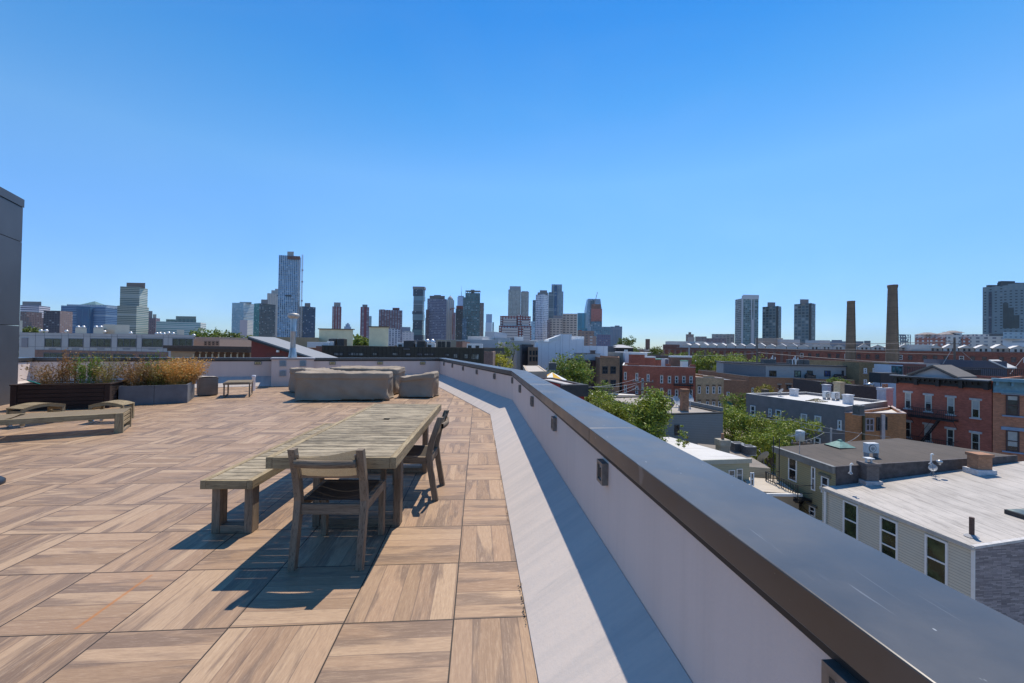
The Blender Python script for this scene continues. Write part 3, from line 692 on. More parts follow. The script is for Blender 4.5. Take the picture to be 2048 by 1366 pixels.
# covered furniture
def cover_mesh(P, H, seed, flare=.04, sag=.05, top=lambda x, y: 0., folds=.014, drop=None):
    """draped sheet over a block whose plan is the loop P (local metres)"""
    rnd = random.Random(seed); pts = []
    n = len(P)
    for i in range(n):
        a, b = V2(P[i]), V2(P[(i+1) % n]); L = (b-a).length; k = max(2, int(L/.045))
        for j in range(k): pts.append(a.lerp(b, j/k))
    for _ in range(1): pts = [(pts[i-1]+pts[i]*2+pts[(i+1) % len(pts)])/4 for i in range(len(pts))]
    c = sum(pts, Vector((0, 0)))/len(pts); N = len(pts); nrm = []
    for i in range(N):
        e = (pts[(i+1) % N]-pts[i-1]).normalized(); q = Vector((e.y, -e.x)); nrm.append(q if q.dot(pts[i]-c) > -9 else q)
    if sum(nrm[i].dot(pts[i]-c) for i in range(N)) < 0: nrm = [-q for q in nrm]
    rows = []
    for z in (0, .04, .09, .15, .21, .27, .33, .40, .47, .54, .61, .68, .74, .785, .80, .84, .88, .92, .955, .98):
        r = []
        for i in range(N):
            s = i*.045; zz = z*H; fz = (1-z)
            f = noise.noise(Vector((s*3.1, zz*1.2+seed, seed)))*folds*3.2*(.25+fz)+noise.noise(Vector((s*1.3+zz*2.5, zz*2, seed+7)))*folds*3.6*(.3+fz)
            if z > .8: f += noise.noise(Vector((s*6, zz*14, seed)))*folds*.9
            f += .028*math.tanh(2.5*noise.noise(Vector((s*1.7+zz*1.6, zz*1.1, seed*3.1))))*(.35+fz)+.02*abs(noise.noise(Vector((s*4-zz*3, zz*3, seed))))
            if z > .79: f += .022-.012*noise.noise(Vector((s*5, 1, seed)))
            else: f += .03*max(0, noise.noise(Vector((s*2.6+zz*4.2, zz*.6, seed+2))))*(.5+fz)
            p = pts[i]+nrm[i]*(flare*fz**1.5+f)
            lift = .03 if z > 0 else .03+.03*max(0, noise.noise(Vector((s*.9, seed, 3))))*1.6
            t = top(p.x, p.y)*z; r.append((p.x, p.y, max(zz, lift)+t))
        rows.append(r)
    for k, (sh, dzz) in enumerate(((.006, 1.0), (.04, 1.008), (.16, 1.0), (.3, .99), (.5, .985), (.7, .98), (.9, .98))):
        r = []
        for i in range(N):
            p = pts[i].lerp(c, sh); z = H*dzz-sag*sin(pi*min(1, sh*1.2)/2)+noise.noise(Vector((p.x*3, p.y*3, seed)))*.035+abs(noise.noise(Vector((p.x*7, p.y*7, seed))))*.03
            r.append((p.x, p.y, z+top(p.x, p.y)))
        rows.append(r)
    m = MB().grid(rows, True); m.face([q for q in rows[-1]]); return m
ca, cb = atz(586, 803), atz(776, 802); cy = frame_at(ca, cb); cw = (cb-ca).length
SC = thing('covered_sofa', 'long sofa hidden under a draped taupe canvas cover, nearest of the covered pieces', 'covered sofa', (ca.x, ca.y, 0), cy)
m = cover_mesh([(.03, .03), (cw-.03, .03), (cw+.0, .86), (.0, .9)], .76, 3, .03, .03, lambda x, y: .02*sin(pi*x/cw)*0); m.build('cover', COV, SC, True)
MB().box(cw-.16, cw-.09, .05, .12, 0, .06).box(cw-.12, cw-.05, .78, .85, 0, .08).box(.1, .17, .05, .12, 0, .06).build('feet', WZd, SC)
q = atz(577, 782); 
lx = (V2((q.x, q.y))-V2((ca.x, ca.y))); lx = Vector((lx.x*cos(cy)+lx.y*sin(cy), -lx.x*sin(cy)+lx.y*cos(cy)))
SR = thing('covered_sofa', 'left return of the covered seating with a humped cover top', 'covered sofa', (ca.x, ca.y, 0), cy)
m = cover_mesh([(.05, .95), (.95, .95), (lx.x+.95, lx.y+.25), (lx.x+.02, lx.y)], .74, 5, .03, .02, lambda x, y: .09*max(0, 1-abs(y-1.5)/.9)*max(0, 1-abs(x+.1)/.9)); m.build('cover', COV, SR, True)
MB().box(lx.x+.1, lx.x+.17, lx.y-.06, lx.y+.01, 0, .1).build('feet', WZd, SR)
e0 = atz(690, 731.5, .82); e1 = atz(811, 733, .84)
SB_ = thing('covered_sofa', 'far sofa under a smooth pale canvas cover, its flat top highest of the group', 'covered sofa', (e0.x-.1, e0.y-.9, 0), frame_at(e0, e1))
m = cover_mesh([(.0, .0), ((e1-e0).length, .0), ((e1-e0).length-.02, .9), (.1, .9)], .80, 8, .02, .02, lambda x, y: .0+.03*(y > .5)); m.build('cover', COV, SB_, True)
MB().box(.1, .17, .1, .17, 0, .08).box((e1-e0).length-.2, (e1-e0).length-.13, .1, .17, 0, .08).build('feet', WZd, SB_)
ca, cb = atz(799, 795), atz(865, 796); cy = frame_at(ca, cb); cw = (cb-ca).length
SA = thing('covered_armchair', 'armchair under a wrinkled taupe cover beside the corner of the angled wall', 'covered armchair', (ca.x, ca.y, 0), cy)
m = cover_mesh([(.0, .0), (cw, .0), (cw+.02, .8), (.05, .82)], .60, 12, .03, .03, lambda x, y: .14*max(0, min(1, (x-.15)/(cw*.75)))*(1-.3*abs(y-.4)), .02); m.build('cover', COV, SA, True)
MB().box(.08, .15, .04, .11, 0, .07).box(cw-.15, cw-.07, .04, .11, 0, .08).box(cw-.12, cw-.04, .68, .75, 0, .08).build('feet', WZd, SA)
# dark base at the left edge
p = atz(-22, 974)
MB_ = thing('umbrella_base', 'black rounded base just entering the left edge of the picture', 'umbrella base', (p.x-.17, p.y, 0))
MB().lathe((0, 0, 0), [(.22, 0), (.22, .035), (.19, .06), (.06, .075)], 28).build('foot', plain((.015, .015, .017), .4, .2, name='black_cast_iron'), MB_, True)
MB().lathe((0, 0, 0), [(.035, .07), (.035, .32)], 16).build('socket', plain((.015, .015, .017), .4, .2, name='black_cast_iron'), MB_, True)
# moss and grit in the joint at the foot of the cant
rnd = random.Random(4); m = MB()
for i in range(700):
    y = 1.5+rnd.random()**1.6*9; j = rnd.random()
    if noise.noise(Vector((y*2.2, 3, 1))) < .05: continue
    x = .300-.083*y+rnd.uniform(-.008, .006); s = rnd.uniform(.003, .009)
    m.face([(x-s, y-s, .013), (x+s, y-s*.5, .016+s), (x+s*.3, y+s, .014)])
tag(m.build('joint_moss', plain((.06, .055, .025), .9, .4, 30, name='moss')), 'specks of moss and grit along the foot of the sloped strip', 'moss', None, 'stuff')
# ================================================================ NEAR CITY
ZG = -13.0
g = MB().face([(-6000, -60, ZG), (6000, -60, ZG), (6000, 9000, ZG), (-6000, 9000, ZG)]).build('ground', plain((.26, .22, .17), .95, .3, .03, name='asphalt_and_yards'))
tag(g, kind='structure')
TAR = roofm((.15, .13, .115)); GRV = roofm((.36, .32, .27), .25, 3.1, 0, .35); WHT = roofm((.60, .585, .555), .1, 2.2, 0, .12); BLK = plain((.03, .03, .032), .6, .3, name='black_trim')
WTR = plain((.72, .72, .70), .55, .06, name='white_trim'); GRT = plain((.30, .30, .31), .6, .12, name='grey_trim')
GL = glassm(); GLB = glassm((.05, .075, .085), .1)
def cen(P): return (sum(p[0] for p in P)/len(P), sum(p[1] for p in P)/len(P))
def shrink(P, d):
    c = V2(cen(P)); out = []
    n = len(P)
    for i in range(n):
        a, b, e = V2(P[i-1]), V2(P[i]), V2(P[(i+1) % n]); u = (b-a).normalized(); w = (e-b).normalized()
        n1 = Vector((-u.y, u.x)); n2 = Vector((-w.y, w.x))
        if n1.dot(c-b) < 0: n1 = -n1
        if n2.dot(c-b) < 0: n2 = -n2
        q = (n1+n2).normalized(); q = q*(d/max(.35, q.dot(n1))); r = b+q; out.append((r.x, r.y))
    return out
def building(name, label, cat, P, zt, wall, roof=TAR, par=.35, cop=None, zb=ZG, group=None, pt_=.22, walls=None, cw=.04, ch=.07):
    """P: plan corners; zt: roof height or one per corner"""
    zt = list(zt) if isinstance(zt, (list, tuple)) else [zt]*len(P); n = len(P)
    c = cen(P); T = wthing(name, label, cat, (c[0], c[1], zb), group)
    A = sum(P[i][0]*P[(i+1) % n][1]-P[(i+1) % n][0]*P[i][1] for i in range(n))
    if A < 0: P = P[::-1]; zt = zt[::-1]
    T['_n'] = n; I = shrink(P, pt_); m = MB()
    for i in range(n):
        j = (i+1) % n
        m.face([(*P[i], zb), (*P[j], zb), (*P[j], zt[j]), (*P[i], zt[i])])
        if par > 0:
            m.face([(*P[i], zt[i]), (*P[j], zt[j]), (*I[j], zt[j]), (*I[i], zt[i])])
            m.face([(*I[i], zt[i]), (*I[j], zt[j]), (*I[j], zt[j]-par), (*I[i], zt[i]-par)])
    m.build('wall', wall, T)
    Q = I if par > 0 else P
    MB().face([(*Q[i], zt[i]-par) for i in range(n)]).build('roof', roof, T)
    if cop:
        o = shrink(P, -cw); q = shrink(P, pt_+cw); m = MB()
        for i in range(n):
            j = (i+1) % n
            m.hexa([(*o[i], zt[i]+.003), (*o[j], zt[j]+.003), (*q[j], zt[j]+.003), (*q[i], zt[i]+.003), (*o[i], zt[i]+ch), (*o[j], zt[j]+ch), (*q[j], zt[j]+ch), (*q[i], zt[i]+ch)])
        m.build('coping', cop, T)
    return T
def wframe(A, B):
    A, B = V2(A), V2(B); t = (B-A).normalized(); n = Vector((t.y, -t.x))
    if n.dot(A) > 0: n = -n
    return ((A.x, A.y), t, n)
def window(T, A, B, q0, q1, frame=WTR, glass=None, fw=.07, sash=1, mull=0, sill=None, lintel=None, lw=.12, lh=.22, blindf=None, rec=.05, name='window'):
    """window on the wall A-B between picture corners q0 (top left) and q1 (bottom right) of the survey photo"""
    F = wframe(A, B); mx = (q0[0]+q1[0])/2
    p0 = onwall(q0[0], (q0[1]+q1[1])/2, A, B); p1 = onwall(q1[0], (q0[1]+q1[1])/2, A, B)
    u0 = (V2(p0)-V2(A)).dot(F[1]); u1 = (V2(p1)-V2(A)).dot(F[1]); u0, u1 = min(u0, u1), max(u0, u1)
    z1 = onwall(mx, q0[1], A, B).z; z0 = onwall(mx, q1[1], A, B).z
    return window_at(T, F, u0, u1, z0, z1, frame, glass, fw, sash, mull, sill, lintel, lw, lh, blindf, rec, name)
def window_at(T, F, u0, u1, z0, z1, frame=WTR, glass=None, fw=.07, sash=1, mull=0, sill=None, lintel=None, lw=.12, lh=.22, blindf=None, rec=.05, name='window'):
    m = MB(); d = rec
    m.fb(F, u0, u0+fw, .001, d, z0, z1).fb(F, u1-fw, u1, .001, d, z0, z1).fb(F, u0+fw, u1-fw, .001, d, z1-fw, z1).fb(F, u0+fw, u1-fw, .001, d, z0, z0+fw)
    for i in range(sash): zc = z0+(z1-z0)*(i+1)/(sash+1); m.fb(F, u0+fw, u1-fw, .001, d-.01, zc-fw*.4, zc+fw*.4)
    for i in range(mull): uc = u0+(u1-u0)*(i+1)/(mull+1); m.fb(F, uc-fw*.4, uc+fw*.4, .001, d-.008, z0+fw, z1-fw)
    w = m.build(name, frame, T); sub(w, T)
    g_ = MB().fb(F, u0+fw*.6, u1-fw*.6, .003, .012, z0+fw*.6, z1-fw*.6).build('pane', glass or GL, w)
    if blindf: MB().fb(F, u0+fw, u1-fw, .013, .02, z1-(z1-z0)*blindf, z1-fw).build('blind', blind(), w)
    if lintel: MB().fb(F, u0-lw, u1+lw, .002, d+.05, z1+.002, z1+lh).build('lintel', lintel, w)
    if sill: MB().fb(F, u0-lw*.8, u1+lw*.8, .002, d+.09, z0-.13, z0-.002).build('sill', sill, w)
    return w
def sp(q, y): p = aty(q[0], q[1], y); return (p.x, p.y)
def chimney(x, y, z, w, d, h, lab, mat, cap=None, rz=0, pots=0, capm=None, name='brick_chimney'):
    T = thing(name, lab, 'chimney', (x, y, z), rz)
    MB().box(-w/2, w/2, -d/2, d/2, -.1, h*.86).build('stack', mat, T)
    MB().box(-w/2-.06, w/2+.06, -d/2-.06, d/2+.06, h*.861, h).build('cap', cap or mat, T)
    if capm: MB().box(-w*.3, w*.3, -d*.3, d*.3, h+.22, h+.27).box(-w*.25, -w*.25+.06, -.05, .05, h, h+.22).box(w*.25-.06, w*.25, -.05, .05, h, h+.22).build('rain_hood', capm, T)
    for i in range(pots): MB().lathe(((i-(pots-1)/2)*.35, 0, h+.002), [(.12, 0), (.1, .4), (.12, .45)], 10).build('pot', plain((.3, .16, .1), .8, .2, name='clay_pot'), T)
    return T
def vent(x, y, z, h, r, lab, mat, hood=True, name='roof_vent', cat='vent pipe', group=None):
    T = thing(name, lab, cat, (x, y, z), 0, group)
    m = MB().rod((0, 0, -.05), (0, 0, h), r, n=12)
    if hood: m.rod((0, 0, h), (r*1.5, 0, h+r*1.5), r, n=10).rod((r*1.5, 0, h+r*1.5), (r*3.2, 0, h+.01), r*1.15, n=10)
    m.build('pipe', mat, T, True)
    MB().lathe((0, 0, .0), [(r*3, 0), (r*1.6, .08), (r*1.1, .09)], 12).build('flashing', GRT, T); return T
DSH = plain((.38, .39, .40), .5, .1, name='dish_grey')
def dish(x, y, z, r, lab, rz=0, grp=None, mat=None):
    T = thing('satellite_dish', lab, 'satellite dish', (x, y, z), rz, grp); tilt = .6
    R = Matrix.Rotation(-pi/2+tilt, 4, 'X'); rows = []
    for i in range(5):
        a = i/4; rows.append([R @ Vector((r*a*cos(2*pi*j/18), r*a*sin(2*pi*j/18)*1.1, r*.28*a*a)) + Vector((0, 0, .62)) for j in range(18)])
    m = MB().grid(rows, True); m.grid([[q+R @ Vector((0, 0, -.025)) for q in rr] for rr in rows[::-1]], True); m.build('reflector', mat or DSH, T, True)
    MB().rod((0, 0, 0), (0, .06, .6), .025).rod((-.25, .25, 0), (0, .06, .5), .015).rod((.25, .25, 0), (0, .06, .5), .015).box(-.3, .3, -.05, .3, -.03, .01).build('mast', GRT, T)
    MB().rod((0, .02, .35), R @ Vector((0, -r*.3, r*1.15))+Vector((0, 0, .6)), .012).rod(R @ Vector((0, -r*.3, r*1.1))+Vector((0, 0, .6)), R @ Vector((0, -r*.25, r*1.35))+Vector((0, 0, .6)), .03).build('feed_arm', GRT, T); return T
ACW = plain((.62, .63, .62), .5, .1, name='appliance_white')
def ac_split(x, y, z, w, h, d, lab, rz=0, grp=None, legs=.25):
    T = thing('air_conditioner', lab, 'air conditioner', (x, y, z), rz, grp)
    MB().box(-w/2, w/2, -d/2, d/2, legs, legs+h).build('casing', ACW, T, bevel=.02)
    m = MB().lathe((0, 0, 0), [(h*.4, 0), (h*.4, .02), (h*.34, .03)], 24)
    o = m.build('fan_grille', plain((.16, .17, .17), .5, .2, name='fan_grille'), T); o.rotation_euler = (pi/2, 0, 0); o.location = (-w*.1, -d/2-.001, legs+h/2)
    m = MB()
    for i in range(3):
        m.lathe((0, 0, .031), [(h*(.1+i*.1), 0), (h*(.12+i*.1), .004)], 24)
    o = m.build('guard_rings', ACW, T); o.rotation_euler = (pi/2, 0, 0); o.location = (-w*.1, -d/2-.002, legs+h/2)
    for sx in (-1, 1): MB().box(sx*w*.4-.03, sx*w*.4+.03, -d/2, d/2, 0, legs-.002).build('foot', GRT, T)
    return T
def condenser(x, y, z, w, h, lab, grp=None, rz=0, col=(.14, .145, .15)):
    T = thing('condenser_unit', lab, 'condenser', (x, y, z), rz, grp); MT = plain(col, .5, .2, name='condenser_metal')
    m = MB()
    for i in range(9): m.box(-w/2+.02, w/2-.02, -w/2+.02, w/2-.02, .06+i*h/10, .06+i*h/10+h*.05)
    m.build('louvres', MT, T)
    MB().box(-w/2+.04, w/2-.04, -w/2+.04, w/2-.04, .05, h-.04).build('coil', BLK, T)
    MB().box(-w/2, w/2, -w/2, w/2, h-.04, h).build('lid', plain((.28, .29, .30), .5, .15, name='lid_metal'), T, bevel=.02); MB().box(-w/2, w/2, -w/2, w/2, 0, .06).build('base', plain((.28, .29, .30), .5, .15, name='lid_metal'), T)
    MB().lathe((0, 0, h+.001), [(w*.4, 0), (w*.4, .03), (w*.36, .035)], 20).build('fan', BLK, T); return T
def fire_escape(lab, A, B, u0, u1, z, dep, stairs=None, col=None, cat='fire escape', rail_h=.95, name='fire_escape', pitch=.14):
    col = col or plain((.018, .018, .022), .5, .2, name='black_iron'); F = wframe(A, B); O, t, n = F; k = V2(O)+t*(u0+u1)/2
    T = wthing(name, lab, cat, (k.x, k.y, z)); P = lambda u, d, zz: (O[0]+t.x*u+n.x*d, O[1]+t.y*u+n.y*d, zz)
    m = MB(); q = u0
    while q < u1: m.fb(F, q, q+.05, .05, dep, z, z+.03); q += .11
    m.fb(F, u0, u1, .05, .09, z-.12, z-.001).fb(F, u0, u1, dep-.05, dep+.02, z-.14, z-.001); m.build('platform', col, T)
    m = MB()
    for zz in (rail_h, rail_h*.5, .12): m.rod(P(u0, dep, z+zz), P(u1, dep, z+zz), .03, n=5).rod(P(u0, .05, z+zz), P(u0, dep, z+zz), .02, n=5).rod(P(u1, .05, z+zz), P(u1, dep, z+zz), .02, n=5)
    q = u0
    while q <= u1+.01: m.rod(P(q, dep, z), P(q, dep, z+rail_h), .017, n=4, cap=False); q += pitch
    for q in (u0, u1): m.rod(P(q, dep, z-.05), P(q, dep, z+rail_h+.05), .028, n=6)
    m.build('railing', col, T)
    m = MB()
    for q in (u0+.1, u1-.1): m.rod(P(q, .03, z-.9), P(q, dep-.05, z-.05), .02, n=5)
    m.build('bracket', col, T)
    if stairs:
        ua, ub, zb = stairs; m = MB()
        for d in (dep-.12, dep-.62): m.beam(P(ua, d, z), P(ub, d, zb), .03, .12)
        N = 11
        for i in range(1, N): s = i/N; a, b = P(ua+(ub-ua)*s, dep-.12, z+(zb-z)*s), P(ua+(ub-ua)*s, dep-.62, z+(zb-z)*s); m.beam(a, b, .16, .02)
        m.rod(P(ua, dep-.1, z+.85), P(ub, dep-.1, zb+.85), .018, n=5); m.build('stair', col, T)
    return T
def silhouette_tree(name, lab, x, y, z0, H, rad, n, col, leaf=.2, seed=1, grp=None, lobes=9, trunk=True, flat=.8, cat='tree', zc=.62):
    rnd = random.Random(seed); T = thing(name, lab, cat, (x, y, z0), rnd.random()*6, grp)
    L = []
    for i in range(lobes):
        a = rnd.random()*2*pi; r = rad*rnd.uniform(.1, .72); zz = H*(zc+rnd.uniform(-.30, .24)); L.append((Vector((r*cos(a), r*sin(a), zz)), rad*rnd.uniform(.28, .5)))
    L.append((Vector((0, 0, H*(zc+.14))), rad*.5)); V = np.zeros((n*4, 3)); k = 0
    w = [b**2 for a, b in L]
    cl = [rnd.choices(L, w)[0] for _ in range(max(6, n//26))]
    cc = []
    for c, r in cl:
        d = Vector((rnd.gauss(0, 1), rnd.gauss(0, 1), rnd.gauss(0, 1))).normalized(); cc.append((c+Vector((d.x, d.y, d.z*flat))*r*rnd.uniform(.55, 1.12), r*rnd.uniform(.16, .34)))
    for i in range(n):
        c, r = cc[i % len(cc)]; p = c+Vector((rnd.gauss(0, 1), rnd.gauss(0, 1), rnd.gauss(0, .7)))*r*.62
        d = Vector((rnd.gauss(0, 1), rnd.gauss(0, 1), rnd.gauss(-.2, .7))).normalized(); e = d.cross(Vector((rnd.gauss(0, 1), rnd.gauss(0, 1), rnd.gauss(0, 1)))).normalized()
        s = leaf*rnd.uniform(.6, 1.25)
        V[k] = p; V[k+1] = p+d*s*.5+e*s*.3; V[k+2] = p+d*s; V[k+3] = p+d*s*.5-e*s*.3; k += 4
    me = bpy.data.meshes.new('crown'); me.from_pydata(V.tolist(), [], [tuple(range(i*4, i*4+4)) for i in range(n)]); me.materials.append(leafm(col, .5, .3, 'tree_leaf'))
    o = bpy.data.objects.new('crown', me); C.objects.link(o); o.parent = T
    if trunk:
        m = MB(); B = Vector((0, 0, 0)); top = Vector((0, 0, H*zc*.75)); m.rod(B, top, H*.03, H*.017, 8)
        for c, r in L: m.rod(top*rnd.uniform(.5, 1.), c, H*.012, H*.004, 5)
        m.build('trunk', plain((.11, .085, .06), .9, .3, 8, name='bark'), T)
    return T
# ---- 1 silver roofed house (nearest, right)
def gz(px, py, z): p = atz(px, py, z); return (p.x, p.y)
SID1 = siding((.52, .49, .40), .13, .42); SLV = roofm((.47, .43, .385), .25, .8, 1, .8, 0, .8, 1.)
ST_ = None
def ledgestone():
    t = NT('ledge_stone'); x = t.n('ShaderNodeTexBrick'); t.L(t.coord('UV'), x.inputs[0]); x.inputs['Scale'].default_value = 1; x.offset_frequency = 3; x.squash = .6; x.squash_frequency = 4
    x.inputs['Brick Width'].default_value = .42; x.inputs['Row Height'].default_value = .055; x.inputs['Mortar Size'].default_value = .006; x.inputs['Mortar Smooth'].default_value = .6
    t.put(x.inputs['Color1'], (.20, .17, .17)); t.put(x.inputs['Color2'], (.44, .38, .37)); t.put(x.inputs['Mortar'], (.05, .045, .05))
    t.bump(x.outputs[1], .5, .02); t2 = t.mix(t.ramp(t.noise(1.5, 4), (.35, 0.), (.7, .4)), x.outputs[0], (.2, .18, .2)); return t.fin(t2, .85)
h0 = gz(1949, 1094, -6.4); y0 = h0[1]
hA = h0; hB = (h0[0]+.085*0-.8*(24.2-y0)/6.8, 24.2); hC = (hB[0]+13.5, hB[1]+1.35); hD = (hA[0]+13.5, hA[1]+1.35)
P29 = [hA, hD, hC, hB]; Z29 = [-6.4, -5.05, -5.05, -6.4]
T = building('siding_house', 'pale grey siding house with silver painted sloping roof, nearest at the right', 'house', P29, Z29, SID1, SLV, 0)
T29 = T; F = wframe(hA, hB)   # t from near to far
L29 = (V2(hB)-V2(hA)).length
m = MB(); nv = V2(hD)-V2(hA); L_ = nv.length; t_ = nv.normalized()
m.face([(hA[0]-t_.y*-.0, hA[1]-.01, ZG), (hD[0], hD[1]-.01, ZG), (hD[0], hD[1]-.01, -5.06), (hA[0], hA[1]-.01, -6.41)]); m.build('stone_cladding', ledgestone(), T)
MB().fb(F, -.03, L29+.05, .003, .13, -6.52, -6.41).fb(F, -.03, L29+.05, .13, .15, -6.52, -6.36).build('gutter', plain((.42, .41, .38), .6, .2, name='weathered_gutter'), T)
MB().hexa([(hA[0]-.05, hA[1]-.06, -6.46), (hD[0], hD[1]-.06, -5.11), (hD[0], hD[1]+.1, -5.11), (hA[0]-.05, hA[1]+.1, -6.46), (hA[0]-.05, hA[1]-.06, -6.36), (hD[0], hD[1]-.06, -5.01), (hD[0], hD[1]+.1, -5.01), (hA[0]-.05, hA[1]+.1, -6.36)]).build('roof_edge', plain((.5, .48, .46), .6, .25, 6, name='roof_edge_metal'), T)
MB().fb(F, -.03, .10, .002, .03, ZG, -6.53).build('corner_post', WTR, T)
MB().rod((hB[0]-.1, hB[1]-.35, -6.55), (hB[0]-.1, hB[1]-.35, ZG), .06).build('downpipe', WTR, T)
for (a, b, s, bl) in (((1851, 1076), (1897, 1166), 1, 0), ((1761, 1038), (1797, 1120), 2, 0), ((1687, 1005), (1717.5, 1078), 1, 0)):
    window(T, hA, hB, a, (b[0], b[1]), WTR, glassm((.022, .032, .012), .1), .085, s, rec=.06, lintel=None)
    # broad inner casing
    F2 = wframe(hA, hB)
# iron balcony at its far end
fire_escape('rusty iron balcony rail on the pale siding house, below the coping', hA, hB, L29-3.1, L29-.6, -9.75, .85, None, plain((.16, .085, .05), .8, .35, 8, name='rusty_iron'), 'balcony', .8, 'iron_balcony', .9)
def roofz(x, y, base=-6.4, A=hA, sl=.1): return base+sl*(x-A[0]+.8/6.8*(y-A[1])*1)
def on29(px, py):
    z = -6.
    for _ in range(6): p = atz(px, py, z); z = roofz(p.x, p.y)
    return p.x, p.y, z
x, y, z = on29(1943.5, 1073); vent(x, y, z, .82, .085, 'rusty brown pipe standing on the near edge of the silver roof', plain((.09, .055, .045), .8, .3, 8, name='rusty_pipe'), False, 'roof_pipe')
x, y, z = on29(2060, 1030); T = thing('skylight', 'dark framed skylight on the silver roof at the right edge', 'skylight', (x, y, z), .1)
MB().box(-.75, .75, -.42, .42, -.1, .12).build('curb', BLK, T); MB().box(-.68, .68, -.36, .36, .121, .135).build('pane', glassm((.16, .17, .12), .3), T)
x, y, z = on29(1743, 968); B28 = brick((.10, .085, .08), (.2, .19, .19)); c = chimney(x, y+.2, z, .72, .6, 1.2, 'blackened chimney with mortar skirt and metal hood where two roofs meet', B28, capm=ACW)
MB().box(-.48, .48, -.42, .42, -.1, .2).build('mortar_skirt', plain((.42, .42, .43), .9, .3, 6, name='painted_mortar'), c)
x, y, z = on29(1959, 945); c = chimney(x, y, z, .82, .6, 1.15, 'red brick chimney with white mortar skirt at the back of the silver roof', brick((.30, .15, .08)))
MB().box(-.55, .55, -.42, .42, -.1, .25).build('mortar_skirt', plain((.55, .55, .56), .9, .2, 6, name='painted_mortar'), c)
x, y, z = on29(1866, 950); dish(x, y, z-.2, .2, 'small satellite dish lying low on the silver roof', 2.2)
# ---- 2 olive house with tar roof
oA = (19.15, 24.25); oB = gz(1552, 894, -5.25); oC = gz(1796, 876, -4.75); oD = (31.4, 25.55)
P28 = [oA, oD, oC, oB]; T28 = building('siding_house', 'olive green siding house with brown tar roof and black fire escape', 'house', P28, [-5.25, -4.75, -4.75, -5.25], siding((.27, .235, .13), .13, .42), roofm((.095, .078, .064), .3, 1.1, 1, .5, 0, .9, .8), 0)
F = wframe(oA, oB); L28 = (V2(oB)-V2(oA)).length
MB().fb(F, 0, L28+.1, .003, .2, -5.62, -5.26).fb(F, -.02, L28+.12, .0, .24, -5.259, -5.2).build('fascia', plain((.17, .17, .16), .6, .2, name='grey_fascia'), T28)
m = MB().hexa([(oA[0], oA[1]-.04, -6.5), (oD[0], oD[1]-.04, -5.8), (oD[0], oD[1]-.02, -5.8), (oA[0], oA[1]-.02, -6.5), (oA[0], oA[1]-.04, -5.2), (oD[0], oD[1]-.04, -4.7), (oD[0], oD[1]+.1, -4.7), (oA[0], oA[1]+.1, -5.2)]); m.build('tarred_parapet', plain((.07, .06, .06), .8, .4, 4, name='tar_coating'), T28)
OLT = plain((.13, .125, .10), .6, .1, name='olive_trim')
for a, b, bl in ((r4(1247, 400), r4(1336, 640), 0), (r4(1488, 490), r4(1530, 740), 0), (r4(1592, 595), r4(1672, 775), 0), (r4(1240, 800), r4(1335, 920), .4), (r4(1465, 905), r4(1530, 1010), .3)):
    window(T28, oA, oB, a, b, WTR, glassm((.02, .022, .03), .1), .075, 1, lintel=OLT, lw=.14, lh=.14, rec=.05)
pa = onwall(*r4(1160, 600), oA, oB); pb = onwall(*r4(1500, 760), oA, oB); ua = (V2(pb)-V2(F[0])).dot(F[1]); ub = (V2(pa)-V2(F[0])).dot(F[1]); ua, ub = sorted((ua, ub))
zz = onwall(*r4(1330, 690), oA, oB).z-.5
T = fire_escape('black iron fire escape balcony with steps on the olive house', oA, oB, ua, ub+.1, zz, 1.0, (ua+.2, ua+2.0, zz-2.4), pitch=.2)
O, t, n = F
m = MB()
for q in (ub-.1, ub-.65): m.rod((O[0]+t.x*q+n.x*.6, O[1]+t.y*q+n.y*.6, zz), (O[0]+t.x*q+n.x*.6, O[1]+t.y*q+n.y*.6, -4.4), .03, n=6)
sub(m.build('roof_ladder', plain((.018, .018, .022), .5, .2, name='black_iron'), T), T)
def on28(px, py):
    p = atz(px, py, -5.0); return p.x, p.y, -5.25+.5*(p.x-19)/12
x, y, z = on28(1680, 892); T = thing('skylight', 'green copper pyramid skylight on the brown tar roof', 'skylight', (x, y, z), .1)
MB().box(-.62, .62, -.62, .62, -.1, .1).build('curb', BLK, T); CU = plain((.17, .30, .25), .6, .3, 4, name='green_copper')
m = MB(); b = [(-.6, -.6, .1), (.6, -.6, .1), (.6, .6, .1), (-.6, .6, .1)]; tt = [(-.14, -.14, .42), (.14, -.14, .42), (.14, .14, .42), (-.14, .14, .42)]; m.grid([b, tt], True); m.face(tt); m.build('hood', CU, T)
MB().box(-.1, .1, -.1, .1, .421, .52).build('finial', CU, T)
x, y, z = on28(1742, 912); ac_split(x, y, z, .76, .62, .34, 'white split air conditioner on a stand on the brown tar roof', .06, None, .3)
x, y, z = on28(1701, 938); vent(x, y, z, .5, .038, 'white hooded vent pipe on the brown roof beside the blackened chimney', WTR)
x, y, z = on28(1862, 928); vent(x, y, z, .55, .04, 'white hooded vent pipe at the middle of the brown roof edge', WTR)
x, y, z = on28(1879, 930); T = thing('roof_turbine', 'round metal vent ball on the brown roof edge', 'roof vent', (x, y, z)); MB().lathe((0, 0, 0), [(.06, 0), (.06, .1), (.12, .13), (.15, .19), (.12, .25), (.03, .29)], 16).build('turbine', GAL, T, True)
x, y, z = on28(1599, 900); T = thing('antenna', 'old aluminium aerial on a short mast on the brown roof corner', 'antenna', (x, y, z), .4)
m = MB().rod((0, 0, 0), (.05, 0, 1.5), .02).rod((-.9, 0, 1.2), (.6, 0, 1.4), .014)
for q in range(6): m.rod((-.85+q*.26, -.35, 1.21+q*.03), (-.85+q*.26, .35, 1.21+q*.03), .009, n=5)
m.build('aerial', GAL, T)
